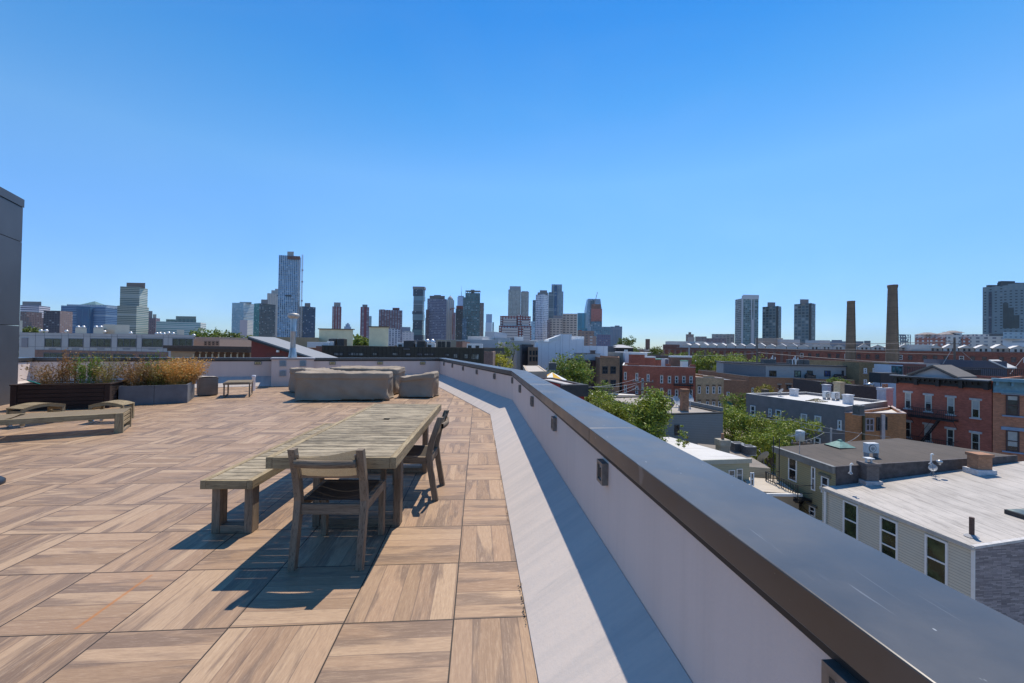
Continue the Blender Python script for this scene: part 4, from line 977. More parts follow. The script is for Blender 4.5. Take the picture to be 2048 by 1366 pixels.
# ---- 3 small rear roofs between
tA = gz(1499, 897, -6.6); Pt = [gz(1455, 905, -6.5), gz(1600, 940, -6.5), gz(1556, 893, -6.5), gz(1520, 883, -6.5)]
def mid(a, b, k=.5): return (a[0]+(b[0]-a[0])*k, a[1]+(b[1]-a[1])*k)
a1 = gz(1560, 938, -6.8); 
Pq = [(14.6, 30.6), (18.7, 29.6), (19.5, 36), (16.8, 37)]
T = building('rear_extension', 'low grey brown roofed extension between white roof and olive house', 'building', Pq, -6.9, siding((.42, .39, .3), .12), roofm((.24, .21, .18), .3, 1.3), .0)
x, y, _ = *gz(1474, 903, -6.9), 0; condenser(x, y, -6.9, .85, .75, 'round topped grey condenser on the low roof, left of the pair', 'condensers on the low roof')
x, y, _ = *gz(1497, 909, -6.9), 0; condenser(x, y, -6.9, .85, .72, 'round topped grey condenser on the low roof, right of the pair', 'condensers on the low roof')
Pp = [(15.7, 26.6), (18.3, 26.1), (18.9, 29.0), (16.6, 29.5)]
T = building('porch', 'small tan porch with flat white edged roof beside the olive house', 'porch', Pp, -7.5, plain((.33, .26, .18), .8, .1, name='tan_boards'), roofm((.52, .46, .38), .2, .8), .0, None)
MB().box(15.6, 18.45, 25.98, 26.1, -7.62, -7.46).build('roof_edge', WTR, T)
window(T, Pp[0], Pp[1], r4(842, 550), r4(882, 690), WTR, glassm((.1, .08, .06)), .07)
p = gz(1528, 931, -7.5); dish(p[0], p[1], -7.5, .5, 'large satellite dish on the small porch roof', .3)
T = wthing('balcony_rail', 'white wooden balustrade beside the porch', 'railing', (17.4, 25.2, -9.2)); m = MB(); A_ = (16.9, 25.5); B_ = (18.7, 24.6); Fr = wframe(A_, B_); Lr = (V2(B_)-V2(A_)).length
m.fb(Fr, 0, Lr, 0, .08, -8.6, -8.52).fb(Fr, 0, Lr, 0, .07, -9.45, -9.37); q = .05
while q < Lr: m.fb(Fr, q, q+.06, .01, .05, -9.37, -8.6); q += .19
m.fb(Fr, -.1, .04, -.02, .1, -9.6, -8.4); m.build('balusters', WTR, T)
# ---- 4 cream house with white roof
wA = gz(1300, 940, -6.05); wB = gz(1499, 918, -6.05); wC = gz(1340, 874, -6.05); wD = gz(1150, 900, -6.05)
wA = (wB[0]-7.5, wB[1]-1.2); wD = (wC[0]-5.5, wC[1]-1.0)
T23 = building('siding_house', 'cream siding house with bright white flat roof behind the coping', 'house', [wA, wB, wC, wD], -6.05, siding((.36, .35, .24), .12, .6), WHT, 0.0)
F = wframe(wA, wB); Lw = (V2(wB)-V2(wA)).length; MB().fb(F, 0, Lw+.08, .002, .14, -6.3, -6.0).build('fascia', plain((.42, .41, .33), .6, .1, name='cream_fascia'), T23)
for a, b in ((r4(612, 525), r4(680, 640)), (r4(696, 512), r4(760, 640))): window(T23, wA, wB, a, b, WTR, GLB, .06, 1, sill=WTR, lw=.05)
x, y = gz(1445, 905, -6.6); chimney(x, y, -9, .75, .7, 3.45, 'plain pale concrete chimney at the end of the white roof', plain((.33, .30, .24), .9, .25, 3, name='cement_render'), None, .1, 1, name='concrete_chimney')
# ---- 5 grey sided house with gravel roof
nA, nB, nC, nD = gz(1331, 830, -4.5), gz(1446, 826.7, -4.5), gz(1296, 794, -4.5), gz(1201, 796, -4.5)
T22 = building('siding_house', 'grey blue siding house with gravel roof and tall rusty brick chimney', 'house', [nA, nB, nC, nD], -4.5, siding((.19, .20, .205), .16, .55), roofm((.38, .34, .29), .25, 3.5, 0, .35, .1), .0, BLK, cw=.05, ch=.12)
window(T22, nA, nB, r1(1438, 787), r1(1482, 885), plain((.05, .035, .03), .6, .2, name='dark_frame'), GL, .12, 1)
MB().fb(wframe(nB, nC), .3, (V2(nC)-V2(nB)).length-.2, -.3, -.06, -4.37, -4.0).build('low_wall', plain((.22, .22, .21), .9, .25, 2, name='grey_block'), T22)
x, y = gz(1368.5, 822, -4.5); c = chimney(x, y, -4.5, .62, .62, 2.15, 'tall thin rusty brick chimney with splayed top on the gravel roof', brick((.30, .14, .075), None, .21, .075, .6), brick((.22, .10, .05)))
x, y = gz(1343.5, 827, -4.5); dish(x, y, -4.5, .42, 'dark satellite dish beside the rusty chimney', .6, None, plain((.1, .1, .11), .5, .1, name='dark_dish'))
for i, (px, h) in enumerate(((1332, .6), (1358, .5), (1380, .7))):
    x, y = gz(px, 824-i*3, -4.5); vent(x, y, -4.5, h, .06, ['thin vent pipe at the left of the gravel roof', 'thin vent pipe just left of the rusty chimney', 'thin vent pipe just right of the rusty chimney'][i], GRT, False)
for i, (px, py) in enumerate(((1352, 806), (1378, 800))):
    x, y = gz(px, py+8, -4.5); dish(x, y, -4.5, .5, ['satellite dish left of the rusty chimney top, far side of the roof', 'satellite dish right of the rusty chimney top, far side of the roof'][i], 3.6, 'dishes behind the rusty chimney')
# ---- 6 slate blue house with white roof, and its orange brick neighbour
sA, sB = gz(1492.3, 787, -4.25), gz(1690, 813.6, -4.25); sdir = (V2(sB)-V2(sA)).normalized()
sC, sD = sp((1800, 790), 60), gz(1629, 781.5, -4.25)
sC = (sB[0]+9.5, sB[1]+5.5); sD = (sC[0]+(sA[0]-sB[0])*.80, sC[1]+(sA[1]-sB[1])*.80)
SLT = plain((.19, .175, .175), .8, .14, 1.2, name='slate_blue_render')
T21 = building('rendered_house', 'slate blue house with bright white roof and small fire escapes', 'house', [sA, sB, sC, sD], -4.25, SLT, WHT, .32, plain((.6, .6, .58), .6, .1, name='white_coping'), cw=.02, ch=.03)
for i, (a, b) in enumerate(((r2(372, 790), r2(430, 915)), (r2(592, 828), r2(627, 915)), (r2(676, 842), r2(742, 985)), (r2(980, 890), r2(1052, 1040)), (r2(1146, 915), r2(1222, 1078)), (r2(1424, 965), r2(1468, 1075)), (r2(1138, 1175), r2(1215, 1290)))):
    window(T21, sA, sB, a, b, WTR, GLB, .10, 1, sill=WTR, lw=.06, rec=.12, blindf=.45 if i in (3, 4) else None)
F = wframe(sA, sB)
def uz(q, A, B, F): p = onwall(q[0], q[1], A, B); return (V2(p)-V2(F[0])).dot(F[1]), p.z
for i, (a, b) in enumerate(((r2(600, 985), r2(760, 1000)), (r2(960, 1040), r2(1060, 1060)))):
    u0, z_ = uz(a, sA, sB, F); u1, _ = uz(b, sA, sB, F)
    fire_escape(['small black iron balcony on the slate house, left one half hidden by tree', 'small black iron balcony with ladder on the slate house, right one'][i], sA, sB, min(u0, u1), max(u0, u1), z_, .9, (max(u0, u1)-.2, max(u0, u1)-.3, z_-3.2) if i else None, pitch=.25)
eA = sB; eB = (sB[0]+11.5, sB[1]-3.8); OB = brick((.36, .155, .06))
eB = sp((1812, 870), 43.5); 
T = building('brick_house', 'orange brick house with pink edged roof joined to the slate house', 'house', [(sB[0]+.02, sB[1]+.02), eB, (eB[0]+4, eB[1]+6), (sC[0]-.3, sC[1]-.6)], -4.9, OB, WHT, .25, plain((.42, .34, .33), .7, .1, name='pink_coping'))
for a, b, mu in ((r2(1745, 940), r2(1850, 1100), 1), (r2(1880, 930), r2(1925, 1095), 0), (r2(1965, 925), r2(2010, 1085), 0)):
    window(T, (sB[0]+.02, sB[1]+.02), eB, a, b, plain((.35, .3, .32), .6, .1, name='mauve_frame') if mu else BLK, GL, .12, 1, mu, rec=.08)
Fe = wframe(eA, eB)
for uu, cl in ((r2(1720, 1000), (.10, .09, .045)), (r2(1942, 1000), (.5, .42, .4)), (r2(1960, 1000), (.5, .42, .4))):
    u_, _ = uz(uu, eA, eB, Fe); sub(MB().fb(Fe, u_-.09, u_+.09, .03, .2, ZG, -5.0).build('downpipe', plain(cl, .7, .15, name='painted_pipe'), T), T)
def onS(px, py): x, y = gz(px, py, -4.57); return x, y, -4.57
k_ = [(1530, 787, .7, .9, 'weathered brown box vent at the front left of the white roof', (.16, .12, .08)), (1588, 792, 1.1, 1.0, 'white painted chimney block on the front of the white roof', (.6, .6, .62)), (1653, 783, 1.2, 1.1, 'white chimney block with dark top at the back of the white roof', (.58, .58, .6)), (1696, 808, 1.25, 1.0, 'white chimney block beside the tan chimney at the roof joint', (.6, .6, .62))]
for px, py, h, w, lab, cl in k_:
    x, y, z = onS(px, py); chimney(x, y, z, w*.78, w*.7, h*.9, lab, plain(cl, .85, .2, 3, name='painted_block'), None, .3, name='chimney_block')
x, y, z = onS(1693, 800); chimney(x, y+1.2, z, .8, .8, 2.2, 'tan fluted chimney behind the white block at the roof joint', plain((.42, .34, .22), .85, .25, 5, name='tan_brick'), None, .3)
x, y, z = onS(1653, 799); ac_split(x, y, z, .95, .8, .4, 'white split air conditioner on the white roof, left of the pair', .3, 'split units on the white roof')
x, y, z = onS(1671, 801); ac_split(x, y, z, .95, .8, .4, 'white split air conditioner on the white roof, right of the pair', .3, 'split units on the white roof')
x, y, z = onS(1717, 824); condenser(x, y, z-.3, .75, 1.0, 'tall grey condenser box at the front of the orange brick roof', None, .3, (.2, .19, .18))
x, y, z = onS(1633, 803); T = thing('skylight', 'brown skylight frame lying on the white roof', 'skylight', (x, y, z), .3)
m = MB(); 
for q in np.linspace(-.9, .9, 5): m.beam((q, -.6, 0.02), (q*.3, 0, .35), .09, .05).beam((q, .6, .02), (q*.3, 0, .35), .09, .05)
m.box(-1, 1, -.65, -.55, 0, .08).box(-1, 1, .55, .65, 0, .08); m.build('frame', plain((.2, .18, .1), .8, .2, name='olive_frame'), T)
x, y, z = onS(1562, 793); dish(x, y, z, .45, 'satellite dish on the white roof before the white chimney block', .5); x, y, z = onS(1579, 787); dish(x, y, z, .4, 'small dark aerial dish behind the front chimney block', 3.5, None, BLK)
# ---- 7 red brick row house with pediment
iA, iB = sp((1792.4, 764), 47), sp((1983.4, 775), 40); RB = brick((.30, .085, .055), (.22, .12, .1))
iD = (iA[0]+12, iA[1]+4.8); iC = (iB[0]+12, iB[1]+4.8); zi = zat(1890, 757, 43.3)
T26 = building('row_house', 'red brick row house with black bracketed cornice and a pediment', 'house', [iA, iB, iC, iD], zi, RB, TAR, .3)
F = wframe(iA, iB); Li = (V2(iB)-V2(iA)).length; m = MB()
hC = zi-zat(1890, 771.5, 43.3)
m.fb(F, -.1, Li-.02, .002, .28, zi-hC, zi-hC*.82).fb(F, 0, Li-.02, .002, .16, zi-hC*.819, zi-hC*.2).fb(F, -.25, Li, .002, .62, zi-hC*.199, zi+.02)
for q in np.linspace(.15, Li-.25, 5): m.fb(F, q-.14, q+.14, .161, .5, zi-hC*1.12, zi-hC*.2)
for q in np.linspace(.5, Li-.5, 17): m.fb(F, q-.06, q+.06, .161, .36, zi-hC*.55, zi-hC*.201)
m.build('cornice', plain((.022, .02, .02), .6, .3, 6, name='black_painted_wood'), T26)
m = MB().fb(F, -.3, Li+.02, .0, .7, zi+.021, zi+.12); m.build('cornice_cap', plain((.24, .25, .27), .6, .1, name='grey_cap'), T26)
u0, _ = uz(r3(455, 380), iA, iB, F); u1, z1 = uz(r3(735, 280), iA, iB, F); u2, _ = uz(r3(1045, 405), iA, iB, F)
z1 = zi+1.25; u1 = (u0+u2)/2+.1
P3 = lambda u, d, z: (F[0][0]+F[1].x*u+F[2].x*d, F[0][1]+F[1].y*u+F[2].y*d, z)
m = MB()
for ua, ub, za, zb_ in ((u0, u1, zi+.13, z1), (u1, u2, z1, zi+.13)):
    m.hexa([P3(ua, .75, za), P3(ub, .75, zb_), P3(ub, -3, zb_), P3(ua, -3, za), P3(ua, .75, za+.16), P3(ub, .75, zb_+.16), P3(ub, -3, zb_+.16), P3(ua, -3, za+.16)])
m.build('pediment_roof', plain((.15, .135, .12), .8, .15, name='brown_shingle'), T26)
m = MB().face([P3(u0+.2, .3, zi+.125), P3(u2-.2, .3, zi+.125), P3(u1, .3, z1-.03)]); m.build('pediment_face', plain((.42, .42, .44), .7, .05, name='grey_board'), T26)
m = MB()
for ua, ub, za, zb_ in ((u0+.1, u1, zi+.13, z1-.02), (u2-.1, u1, zi+.13, z1-.02)): m.beam(P3(ua, .5, za), P3(ub, .5, zb_), .3, .2)
m.build('pediment_moulding', plain((.06, .06, .07), .6, .2, name='dark_moulding'), T26)
STN = plain((.44, .43, .44), .85, .2, 5, name='pale_stone')
for i, (a, b, bl) in enumerate(((r3(400, 600), r3(468, 778), .45), (r3(627, 630), r3(705, 812), .45), (r3(880, 655), r3(963, 848), .5), (r3(1158, 688), r3(1250, 886), .5), (r3(398, 930), r3(466, 1105), 0), (r3(622, 965), r3(700, 1150), .5), (r3(876, 1015), r3(958, 1208), 0), (r3(1155, 1062), r3(1250, 1268), 0))):
    window(T26, iA, iB, a, b, plain((.5, .5, .44), .6, .1, name='cream_frame'), GL, .075, 1, sill=STN, lintel=STN, lw=.16, lh=.2, blindf=bl or None, rec=.05)
u0, z0_ = uz(r3(490, 840), iA, iB, F); u1, _ = uz(r3(1010, 900), iA, iB, F); 
us, zs = uz(r3(640, 1160), iA, iB, F); z0_ = uz(r3(750, 880), iA, iB, F)[1]
fire_escape('black iron fire escape with steep stair on the red row house, upper platform', iA, iB, u0, u1, z0_-.05, .95, (uz(r3(830, 900), iA, iB, F)[0], us-.3, z0_-3.1), pitch=.16)
fire_escape('black iron fire escape on the red row house, lower platform', iA, iB, u0-.1, u1, z0_-3.15, .95, None, pitch=.16)
# ---- 8 brick house with blue cornice
jA = (iB[0]+.05, iB[1]-.05); jB = (jA[0]+6.2, jA[1]-5.2); JB = brick((.38, .15, .08), (.3, .22, .18)); jt = V2((jB[0]-jA[0], jB[1]-jA[1])).normalized()
T27 = building('row_house', 'orange red brick row house with pale blue cornice at the right edge', 'house', [jA, jB, (jB[0]+9, jB[1]+7), (jA[0]+10, jA[1]+6)], zi+.25, JB, TAR, .3)
F = wframe(jA, jB); Lj = (V2(jB)-V2(jA)).length; BLU = plain((.13, .26, .33), .6, .2, 4, name='pale_blue_paint'); zj = zi+.25; m = MB()
m.fb(F, -.1, Lj, .002, .75, zj-.22, zj+.08).fb(F, 0, Lj, .002, .22, zj-1.15, zj-.221).fb(F, -.02, Lj, .002, .34, zj-1.3, zj-1.151)
for q in np.linspace(.1, Lj-.3, 9): m.fb(F, q, q+.18, .221, .6, zj-.62, zj-.221)
m.build('cornice', BLU, T27); B3 = plain((.22, .30, .42), .6, .15, 4, name='blue_stone')
for a, b, bl in ((r3(1545, 625), r3(1700, 860), .25), (r3(1545, 1030), r3(1700, 1270), .75)):
    window(T27, jA, jB, a, b, plain((.06, .03, .03), .6, .2, name='maroon_frame'), GL, .12, 1, sill=B3, lintel=B3, lw=.3, lh=.3, blindf=bl)
# ---- 9 red brick three storey block, its neighbours
def facade_bld(name, lab, cat, q0, q1, Y0, Y1, qt, wall, roof, wins, depth=14, frame=WTR, cop=None, par=.35, zb=ZG, wk=None, grp=None, back=None, dirx=0.12):
    A, B = sp(q0, Y0), sp(q1, Y1); zt = zat(qt[0], qt[1], Y0+(Y1-Y0)*((qt[0]-q0[0])/(q1[0]-q0[0])))
    t = (V2(B)-V2(A)).normalized(); n = Vector((-t.y, t.x)) 
    if n.y < 0: n = -n
    if abs(t.y) > .28: n = Vector((0, 1))
    T = building(name, lab, cat, [A, B, (B[0]+n.x*depth, B[1]+n.y*depth), (A[0]+n.x*depth, A[1]+n.y*depth)], zt, wall, roof, par, cop, zb, grp)
    for w in wins: window(T, A, B, w[0], w[1], frame, **{**(wk or {}), **(w[2] if len(w) > 2 else {})})
    return T, A, B, zt
RB2 = brick((.34, .10, .06), (.2, .1, .08)); W_ = []
for i, (x0, x1) in enumerate(((968, 992), (1075, 1100), (1180, 1205), (1305, 1332))):
    y0 = 300+i*10; W_ += [(r1(x0, y0), r1(x1, y0+72)), (r1(x0, y0+118), r1(x1, y0+192))]
for i, x0 in enumerate((1376, 1443, 1510, 1577)): W_ += [(r1(x0, 338), r1(x0+30, 402)), (r1(x0, 462), r1(x0+30, 528))]
T18, A, B, zt18 = facade_bld('apartment_building', 'red brick apartment house with stepped white edged parapet', 'apartment building', r1(955, 300), r1(1634, 300), 88, 84, r1(1300, 246), RB2, GRV, W_, 16, WTR, WTR, .4, wk=dict(sill=plain((.4, .2, .13), .8, .1, name='terracotta'), lintel=plain((.4, .2, .13), .8, .1, name='terracotta'), fw=.13, lw=.1, glass=GLB))
F = wframe(A, B); m = MB()
for x0, x1 in ((1000, 1110), (1355, 1400), (1580, 1634)):
    a, _ = uz(r1(x0, 240), A, B, F); b, _ = uz(r1(x1, 240), A, B, F); m.fb(F, a, b, -.3, .02, zt18-.1, zt18+.55)
m.build('parapet_step', RB2, T18)
a, z_ = uz(r1(1430, 415), A, B, F); b, _ = uz(r1(1605, 415), A, B, F)
fire_escape('black fire escape across the top windows of the red brick apartment house', A, B, a, b, z_, 1.2, (b-.5, a+3.2, z_-3.2), pitch=.5)
for i, (q, w, h, lab) in enumerate(((r1(1085, 240), 3.0, 3.2, 'broad red brick chimney stack on the red apartment roof, left'), (r1(1172, 240), 3.6, 2.4, 'red brick stair head on the red apartment roof'), (r1(1275, 240), 1.3, 1.9, 'brick chimney with green cap on the red apartment roof, left of two'), (r1(1490, 240), 4.5, 2.6, 'brown brick stack with white top on the red apartment roof, right'))):
    Y = 90+i; x, y = sp(q, Y); chimney(x, y, zt18-.4, w, 1.6, h, lab, RB2 if i < 3 else brick((.17, .09, .06)), plain((.2, .42, .28), .6, .1, name='green_cap') if i == 2 else WTR)
x, y = sp(r1(1527, 230), 89); chimney(x, y, zt18-.4, 1.2, 1.2, 1.7, 'brick chimney with green cap on the red apartment roof, right of two', WTR, plain((.2, .42, .28), .6, .1, name='green_cap'))
T, *_ = facade_bld('stair_head', 'white boxy stair head behind the red brick apartment roof', 'building', r1(1205, 240), r1(1390, 240), 97, 96, r1(1300, 176), plain((.62, .64, .68), .8, .06, name='white_render'), WHT, [(r1(1350, 178), r1(1383, 240), dict(glass=plain((.14, .14, .2), .7, .1, name='grey_door'), sash=0))], 6, GRT, None, .2, zt18-1)
BB = brick((.22, .125, .07), (.2, .14, .1)); W_ = [(r1(x0, y0), r1(x0+52, y0+70)) for x0 in (765, 840) for y0 in (245, 370)]
facade_bld('apartment_building', 'brown brick building with four wide dark windows beside the red brick one', 'apartment building', r1(742, 300), r1(926, 300), 84, 86, r1(830, 165), BB, GRV, W_, 18, BLK, plain((.18, .1, .07), .8, .1, name='brown_coping'), .4, wk=dict(fw=.16, mull=1))
T, A, B, z_ = facade_bld('town_house', 'narrow dark red house with a pale grey clad top storey', 'house', r1(606, 300), r1(744, 300), 88, 88.5, r1(670, 192), brick((.09, .035, .035)), GRV, [(r1(655, 200), r1(675, 260)), (r1(695, 200), r1(715, 260))], 14, BLK, BLK, .3, wk=dict(fw=.12))
facade_bld('roof_room', 'pale grey clad roof room with dark edge above the narrow red house', 'roof room', r1(606, 300), r1(744, 300), 88.3, 88.8, r1(670, 130), plain((.36, .38, .40), .6, .08, name='grey_cladding'), GRV, [], 8, BLK, BLK, .2, z_+.02)
x, y = sp(r1(677, 120), 90); chimney(x, y, zat(*r1(677, 130), 90)-.1, 1.0, .8, .9, 'small dark chimney on the grey clad roof room', brick((.12, .09, .08)))
TB_ = brick((.48, .32, .18), (.34, .28, .2)); W_ = []
for x0 in (1655, 1732, 1790, 1845): W_ += [(r1(x0, 432), r1(x0+27, 500)), (r1(x0, 570), r1(x0+27, 636))]
T19, A, B, z_ = facade_bld('apartment_building', 'tan brick building with arched lower windows and stepped parapet', 'apartment building', r1(1636, 500), r1(1896, 500), 84, 82, r1(1760, 352), TB_, roofm((.30, .22, .17), .25, 3), W_, 20, WTR, plain((.45, .42, .4), .8, .1, name='stone_coping'), .35, wk=dict(fw=.12, glass=GLB, lintel=plain((.2, .12, .07), .8, .1, name='dark_lintel'), lw=.05, lh=.35))
F = wframe(A, B); m = MB()
a, _ = uz(r1(1705, 400), A, B, F); b, _ = uz(r1(1810, 400), A, B, F); m.fb(F, a, b, -.25, .03, z_-.05, z_+.4); m.build('parapet_step', TB_, T19)
OB2 = brick((.27, .135, .075), (.25, .17, .12))
T20, A20, B20, z20 = facade_bld('brick_building', 'brown brick building with a green awning left of the penthouse terrace', 'building', r2(46, 500), r2(352, 500), 82, 80, r2(200, 485), OB2, roofm((.2, .24, .3), .2, 2.), [(r2(80, 625), r2(118, 700)), (r2(380, 575), r2(410, 640))], 20, WTR, None, .3, wk=dict(fw=.12))
T = wthing('awning', 'dark green awning on the brown brick building behind the trees', 'awning', sp(r2(100, 760), 80)+(-8,)); F = wframe(A20, B20); a, za = uz(r2(55, 735), A20, B20, F); b, _ = uz(r2(150, 735), A20, B20, F)
m = MB(); P3 = lambda u, d, z: (F[0][0]+F[1].x*u+F[2].x*d, F[0][1]+F[1].y*u+F[2].y*d, z); m.hexa([P3(a, 1.6, za-1.6), P3(b, 1.6, za-1.6), P3(b, .05, za-1.6), P3(a, .05, za-1.6), P3(a, 1.2, za-1.0), P3(b, 1.2, za-1.0), P3(b, .05, za), P3(a, .05, za)]); m.build('canopy', plain((.01, .12, .09), .8, .2, name='green_canvas'), T)
W_ = [(r2(698, 540), r2(735, 600)), (r2(792, 535), r2(862, 600), dict(mull=1)), (r2(950, 540), r2(1015, 610), dict(mull=1)), (r2(1072, 535), r2(1105, 600)), (r2(1155, 530), r2(1188, 590))]
T, A21, B21, z21 = facade_bld('brick_building', 'long orange brown brick building under the grey penthouse terrace', 'building', r2(352, 520), r2(1622, 520), 80, 74, r2(900, 462), brick((.30, .145, .075), (.27, .18, .13)), roofm((.25, .25, .26), .2, 2.), W_, 22, plain((.16, .09, .06), .8, .1, name='brown_frame'), plain((.10, .10, .09), .7, .15, name='dark_coping'), .3, wk=dict(fw=.14, lintel=plain((.35, .3, .25), .8, .1, name='stone_lintel')))
# penthouse
pA, pB, pC = sp(r2(42, 440), 93), sp(r2(552, 440), 82), sp(r2(1518, 440), 79); zp = zat(*r2(800, 308), 81); zpb = z21-.45
nn_ = V2((pC[0]-pB[0], pC[1]-pB[1])).normalized(); nb = Vector((-nn_.y, nn_.x))
T = building('roof_penthouse', 'long grey rendered penthouse with three glass doors on the brick building', 'penthouse', [pA, pB, pC, (pC[0]+nb.x*10, pC[1]+nb.y*10), (pA[0]+nb.x*6, pA[1]+nb.y*6)], zp, plain((.37, .36, .345), .8, .06, name='pale_grey_render'), roofm((.3, .3, .31), .2, 3), .25, plain((.07, .07, .075), .6, .1, name='dark_roof_edge'), zpb, cw=.3, ch=.22)
Fl = wframe(pA, pB); MB().fb(Fl, 0, (V2(pB)-V2(pA)).length-.05, .005, .05, zpb, zp-.2).build('side_cladding', plain((.165, .175, .185), .7, .1, name='blue_grey_cladding'), T)
for a, b, gl in ((r2(592, 368), r2(680, 440), glassm((.08, .06, .04))), (r2(895, 368), r2(976, 450), glassm((.10, .16, .12), .2)), (r2(1045, 368), r2(1117, 445), GL), (r2(1255, 368), r2(1332, 440), glassm((.03, .07, .22), .2)), (r2(1465, 368), r2(1492, 425), glassm((.08, .06, .04)))):
    window(T, pB, pC, a, b, BLK, gl, .14, 0, 1, name='glass_door')
Fp = wframe(pB, pC); 
for i, (a, b) in enumerate(((r2(1008, 425), r2(1090, 445)), (r2(1348, 425), r2(1455, 442)))):
    u0, _ = uz(a, pB, pC, Fp); u1, _ = uz(b, pB, pC, Fp); k = V2(Fp[0])+Fp[1]*(u0+u1)/2+Fp[2]*1.2
    S = wthing('garden_sofa', ['dark sofa on the penthouse terrace left of the blue door', 'dark sofa on the penthouse terrace right of the blue door'][i], 'sofa', (k.x, k.y, zpb)); S2 = (Fp[0], Fp[1], Fp[2])
    MB().fb(S2, u0, u1, .8, 1.7, z21-.1, z21+.4).build('seat', BLK, S); MB().fb(S2, u0, u1, .8, 1.05, z21+.401, z21+.85).build('backrest', BLK, S); 
    MB().fb(S2, u0-.2, u0, .8, 1.7, z21-.1, z21+.6).build('armrest', BLK, S); MB().fb(S2, u1, u1+.2, .8, 1.7, z21-.1, z21+.6).build('armrest', BLK, S)
for i, x0 in enumerate((545, 617, 845, 950, 1015)):
    x, y = sp(r2(x0, 290), 84); condenser(x, y, zp-.1, 1.3 if i != 2 else 1.0, 1.25, 'dark condenser on the grey penthouse roof, %s from the left' % ordn[i], 'condensers on the grey penthouse roof')
for i, x0 in enumerate((640, 912)):
    x, y = sp(r2(x0, 280), 83.5); T = thing('vent_cluster', ['bunch of white vent pipes on the penthouse roof, left bunch', 'bunch of white vent pipes on the penthouse roof, right bunch'][i], 'vent pipes', (x, y, zp-.2)); 
    for j in range(5): MB().rod((j*.28-.6, (j % 2)*.3, 0), (j*.28-.6+(.15 if j % 2 else -.1), (j % 2)*.3, 1.4+.35*((j*7) % 3)), .09, n=8).build('pipe', WTR, T)
# ---- brown brick with white sashes and glazed white box, dark roofs (behind the row house)
W_ = [(r2(x0, 338), r2(x0+40, 400)) for x0 in (1730, 1838, 1940)]+[(r2(x0, 475), r2(x0+40, 530)) for x0 in (1730, 1838)]
facade_bld('brick_building', 'tawny brick building with white sash windows left of the glazed white box', 'building', r2(1676, 400), r2(2036, 400), 76, 74, r2(1850, 275), brick((.21, .15, .075), (.2, .16, .1)), roofm((.25, .2, .17), .2, 3), W_, 14, WTR, plain((.2, .14, .08), .8, .1, name='brown_coping'), .35, wk=dict(fw=.16, glass=GLB, sill=STN))
facade_bld('glazed_box', 'white framed glazed box room behind the row house', 'roof room', r3(217, 400), r3(376, 400), 72, 70, r3(300, 282), plain((.66, .68, .72), .7, .05, name='white_render'), GRV, [(r3(245, 295), r3(372, 480), dict(mull=2, sash=1))], 8, plain((.1, .1, .11), .6, .1, name='charcoal_frame'), BLK, .15, ZG, dict(fw=.1, glass=glassm((.05, .12, .13), .1)))
facade_bld('low_building', 'low black roofed building with a brown edge before the tawny brick one', 'building', r2(1590, 640), r2(2030, 700), 62, 58, r2(1800, 560), plain((.075, .055, .05), .8, .15, name='brown_render'), roofm((.17, .17, .175), .2, 4), [], 13, BLK, None, .1)
x, y = sp(r2(1803, 555), 66); T = thing('roof_turbine', 'shiny round vent on the low black roof', 'roof vent', (x, y, zat(*r2(1803, 570), 66))); MB().lathe((0, 0, -.3), [(.2, 0), (.2, .4), (.42, .55), (.45, .75), (.3, .95), (.05, 1.05)], 16).build('turbine', GAL, T, True)
x, y = sp(r3(150, 480), 63); T = thing('roof_tank', 'black square tank on thin legs above the low black roof', 'tank', (x, y, zat(*r3(150, 520), 63))); MB().box(-1.3, 1.3, -1, 1, .5, 2.0).build('tank', BLK, T)
for a in (-1.2, 1.2): MB().rod((a, -.9, -1.5), (a, -.9, .5), .05).build('leg', BLK, T)
x, y = sp(r3(170, 690), 52); chimney(x, y, -5.3, 1.3, 1.0, 2.4, 'white painted chimney with pots beside the row house', plain((.6, .6, .62), .85, .15, 3, name='painted_block'), None, .3, 3)
x, y = sp(r3(1090, 370), 52); 
facade_bld('roof_room', 'black roof room behind the pediment of the row house', 'roof room', r3(1090, 370), r3(1265, 380), 58, 57, r3(1180, 335), BLK, TAR, [], 6, BLK, None, .1, -6)
facade_bld('brick_building', 'dark red brick building with railed roof behind the row house', 'building', r3(378, 340), r3(640, 350), 80, 80, r3(500, 275), brick((.12, .045, .04)), GRV, [(r3(430, 300), r3(450, 330))], 18, BLK, None, .3)
T, A, B, z_ = facade_bld('blue_grey_shed', 'blue grey roofed building with one white sloping roof side', 'building', r3(1170, 300), r3(1560, 320), 84, 80, r3(1300, 236), plain((.085, .09, .12), .7, .1, name='blue_grey_sheet'), TAR, [], 10, BLK, None, .1)
Fq = wframe(A, B); a, _ = uz(r3(1355, 235), A, B, Fq); b, zb2 = uz(r3(1570, 318), A, B, Fq); P3 = lambda u, d, z: (Fq[0][0]+Fq[1].x*u+Fq[2].x*d, Fq[0][1]+Fq[1].y*u+Fq[2].y*d, z)
sub(MB().hexa([P3(a, .3, z_-.0), P3(b, .3, zb2-.2), P3(b, -6, zb2-.2), P3(a, -6, z_-.0), P3(a, .3, z_+.25), P3(b, .3, zb2+.05), P3(b, -6, zb2+.05), P3(a, -6, z_+.25)]).build('sloping_roof', WHT, T), T)
facade_bld('low_building', 'low white roofed building behind the iron roof railing', 'building', r3(560, 290), r3(1170, 300), 92, 88, r3(850, 272), plain((.45, .42, .4), .8, .1, name='pale_render'), WHT, [], 12, WTR, None, .2)
T = thing('roof_railing', 'long thin iron railing along the roofs behind the row house', 'railing', (0, 0, 0)); m = MB(); a, b = Vector(aty(*r3(370, 300), 66)), Vector(aty(*r3(1753, 330), 58))
N = 64
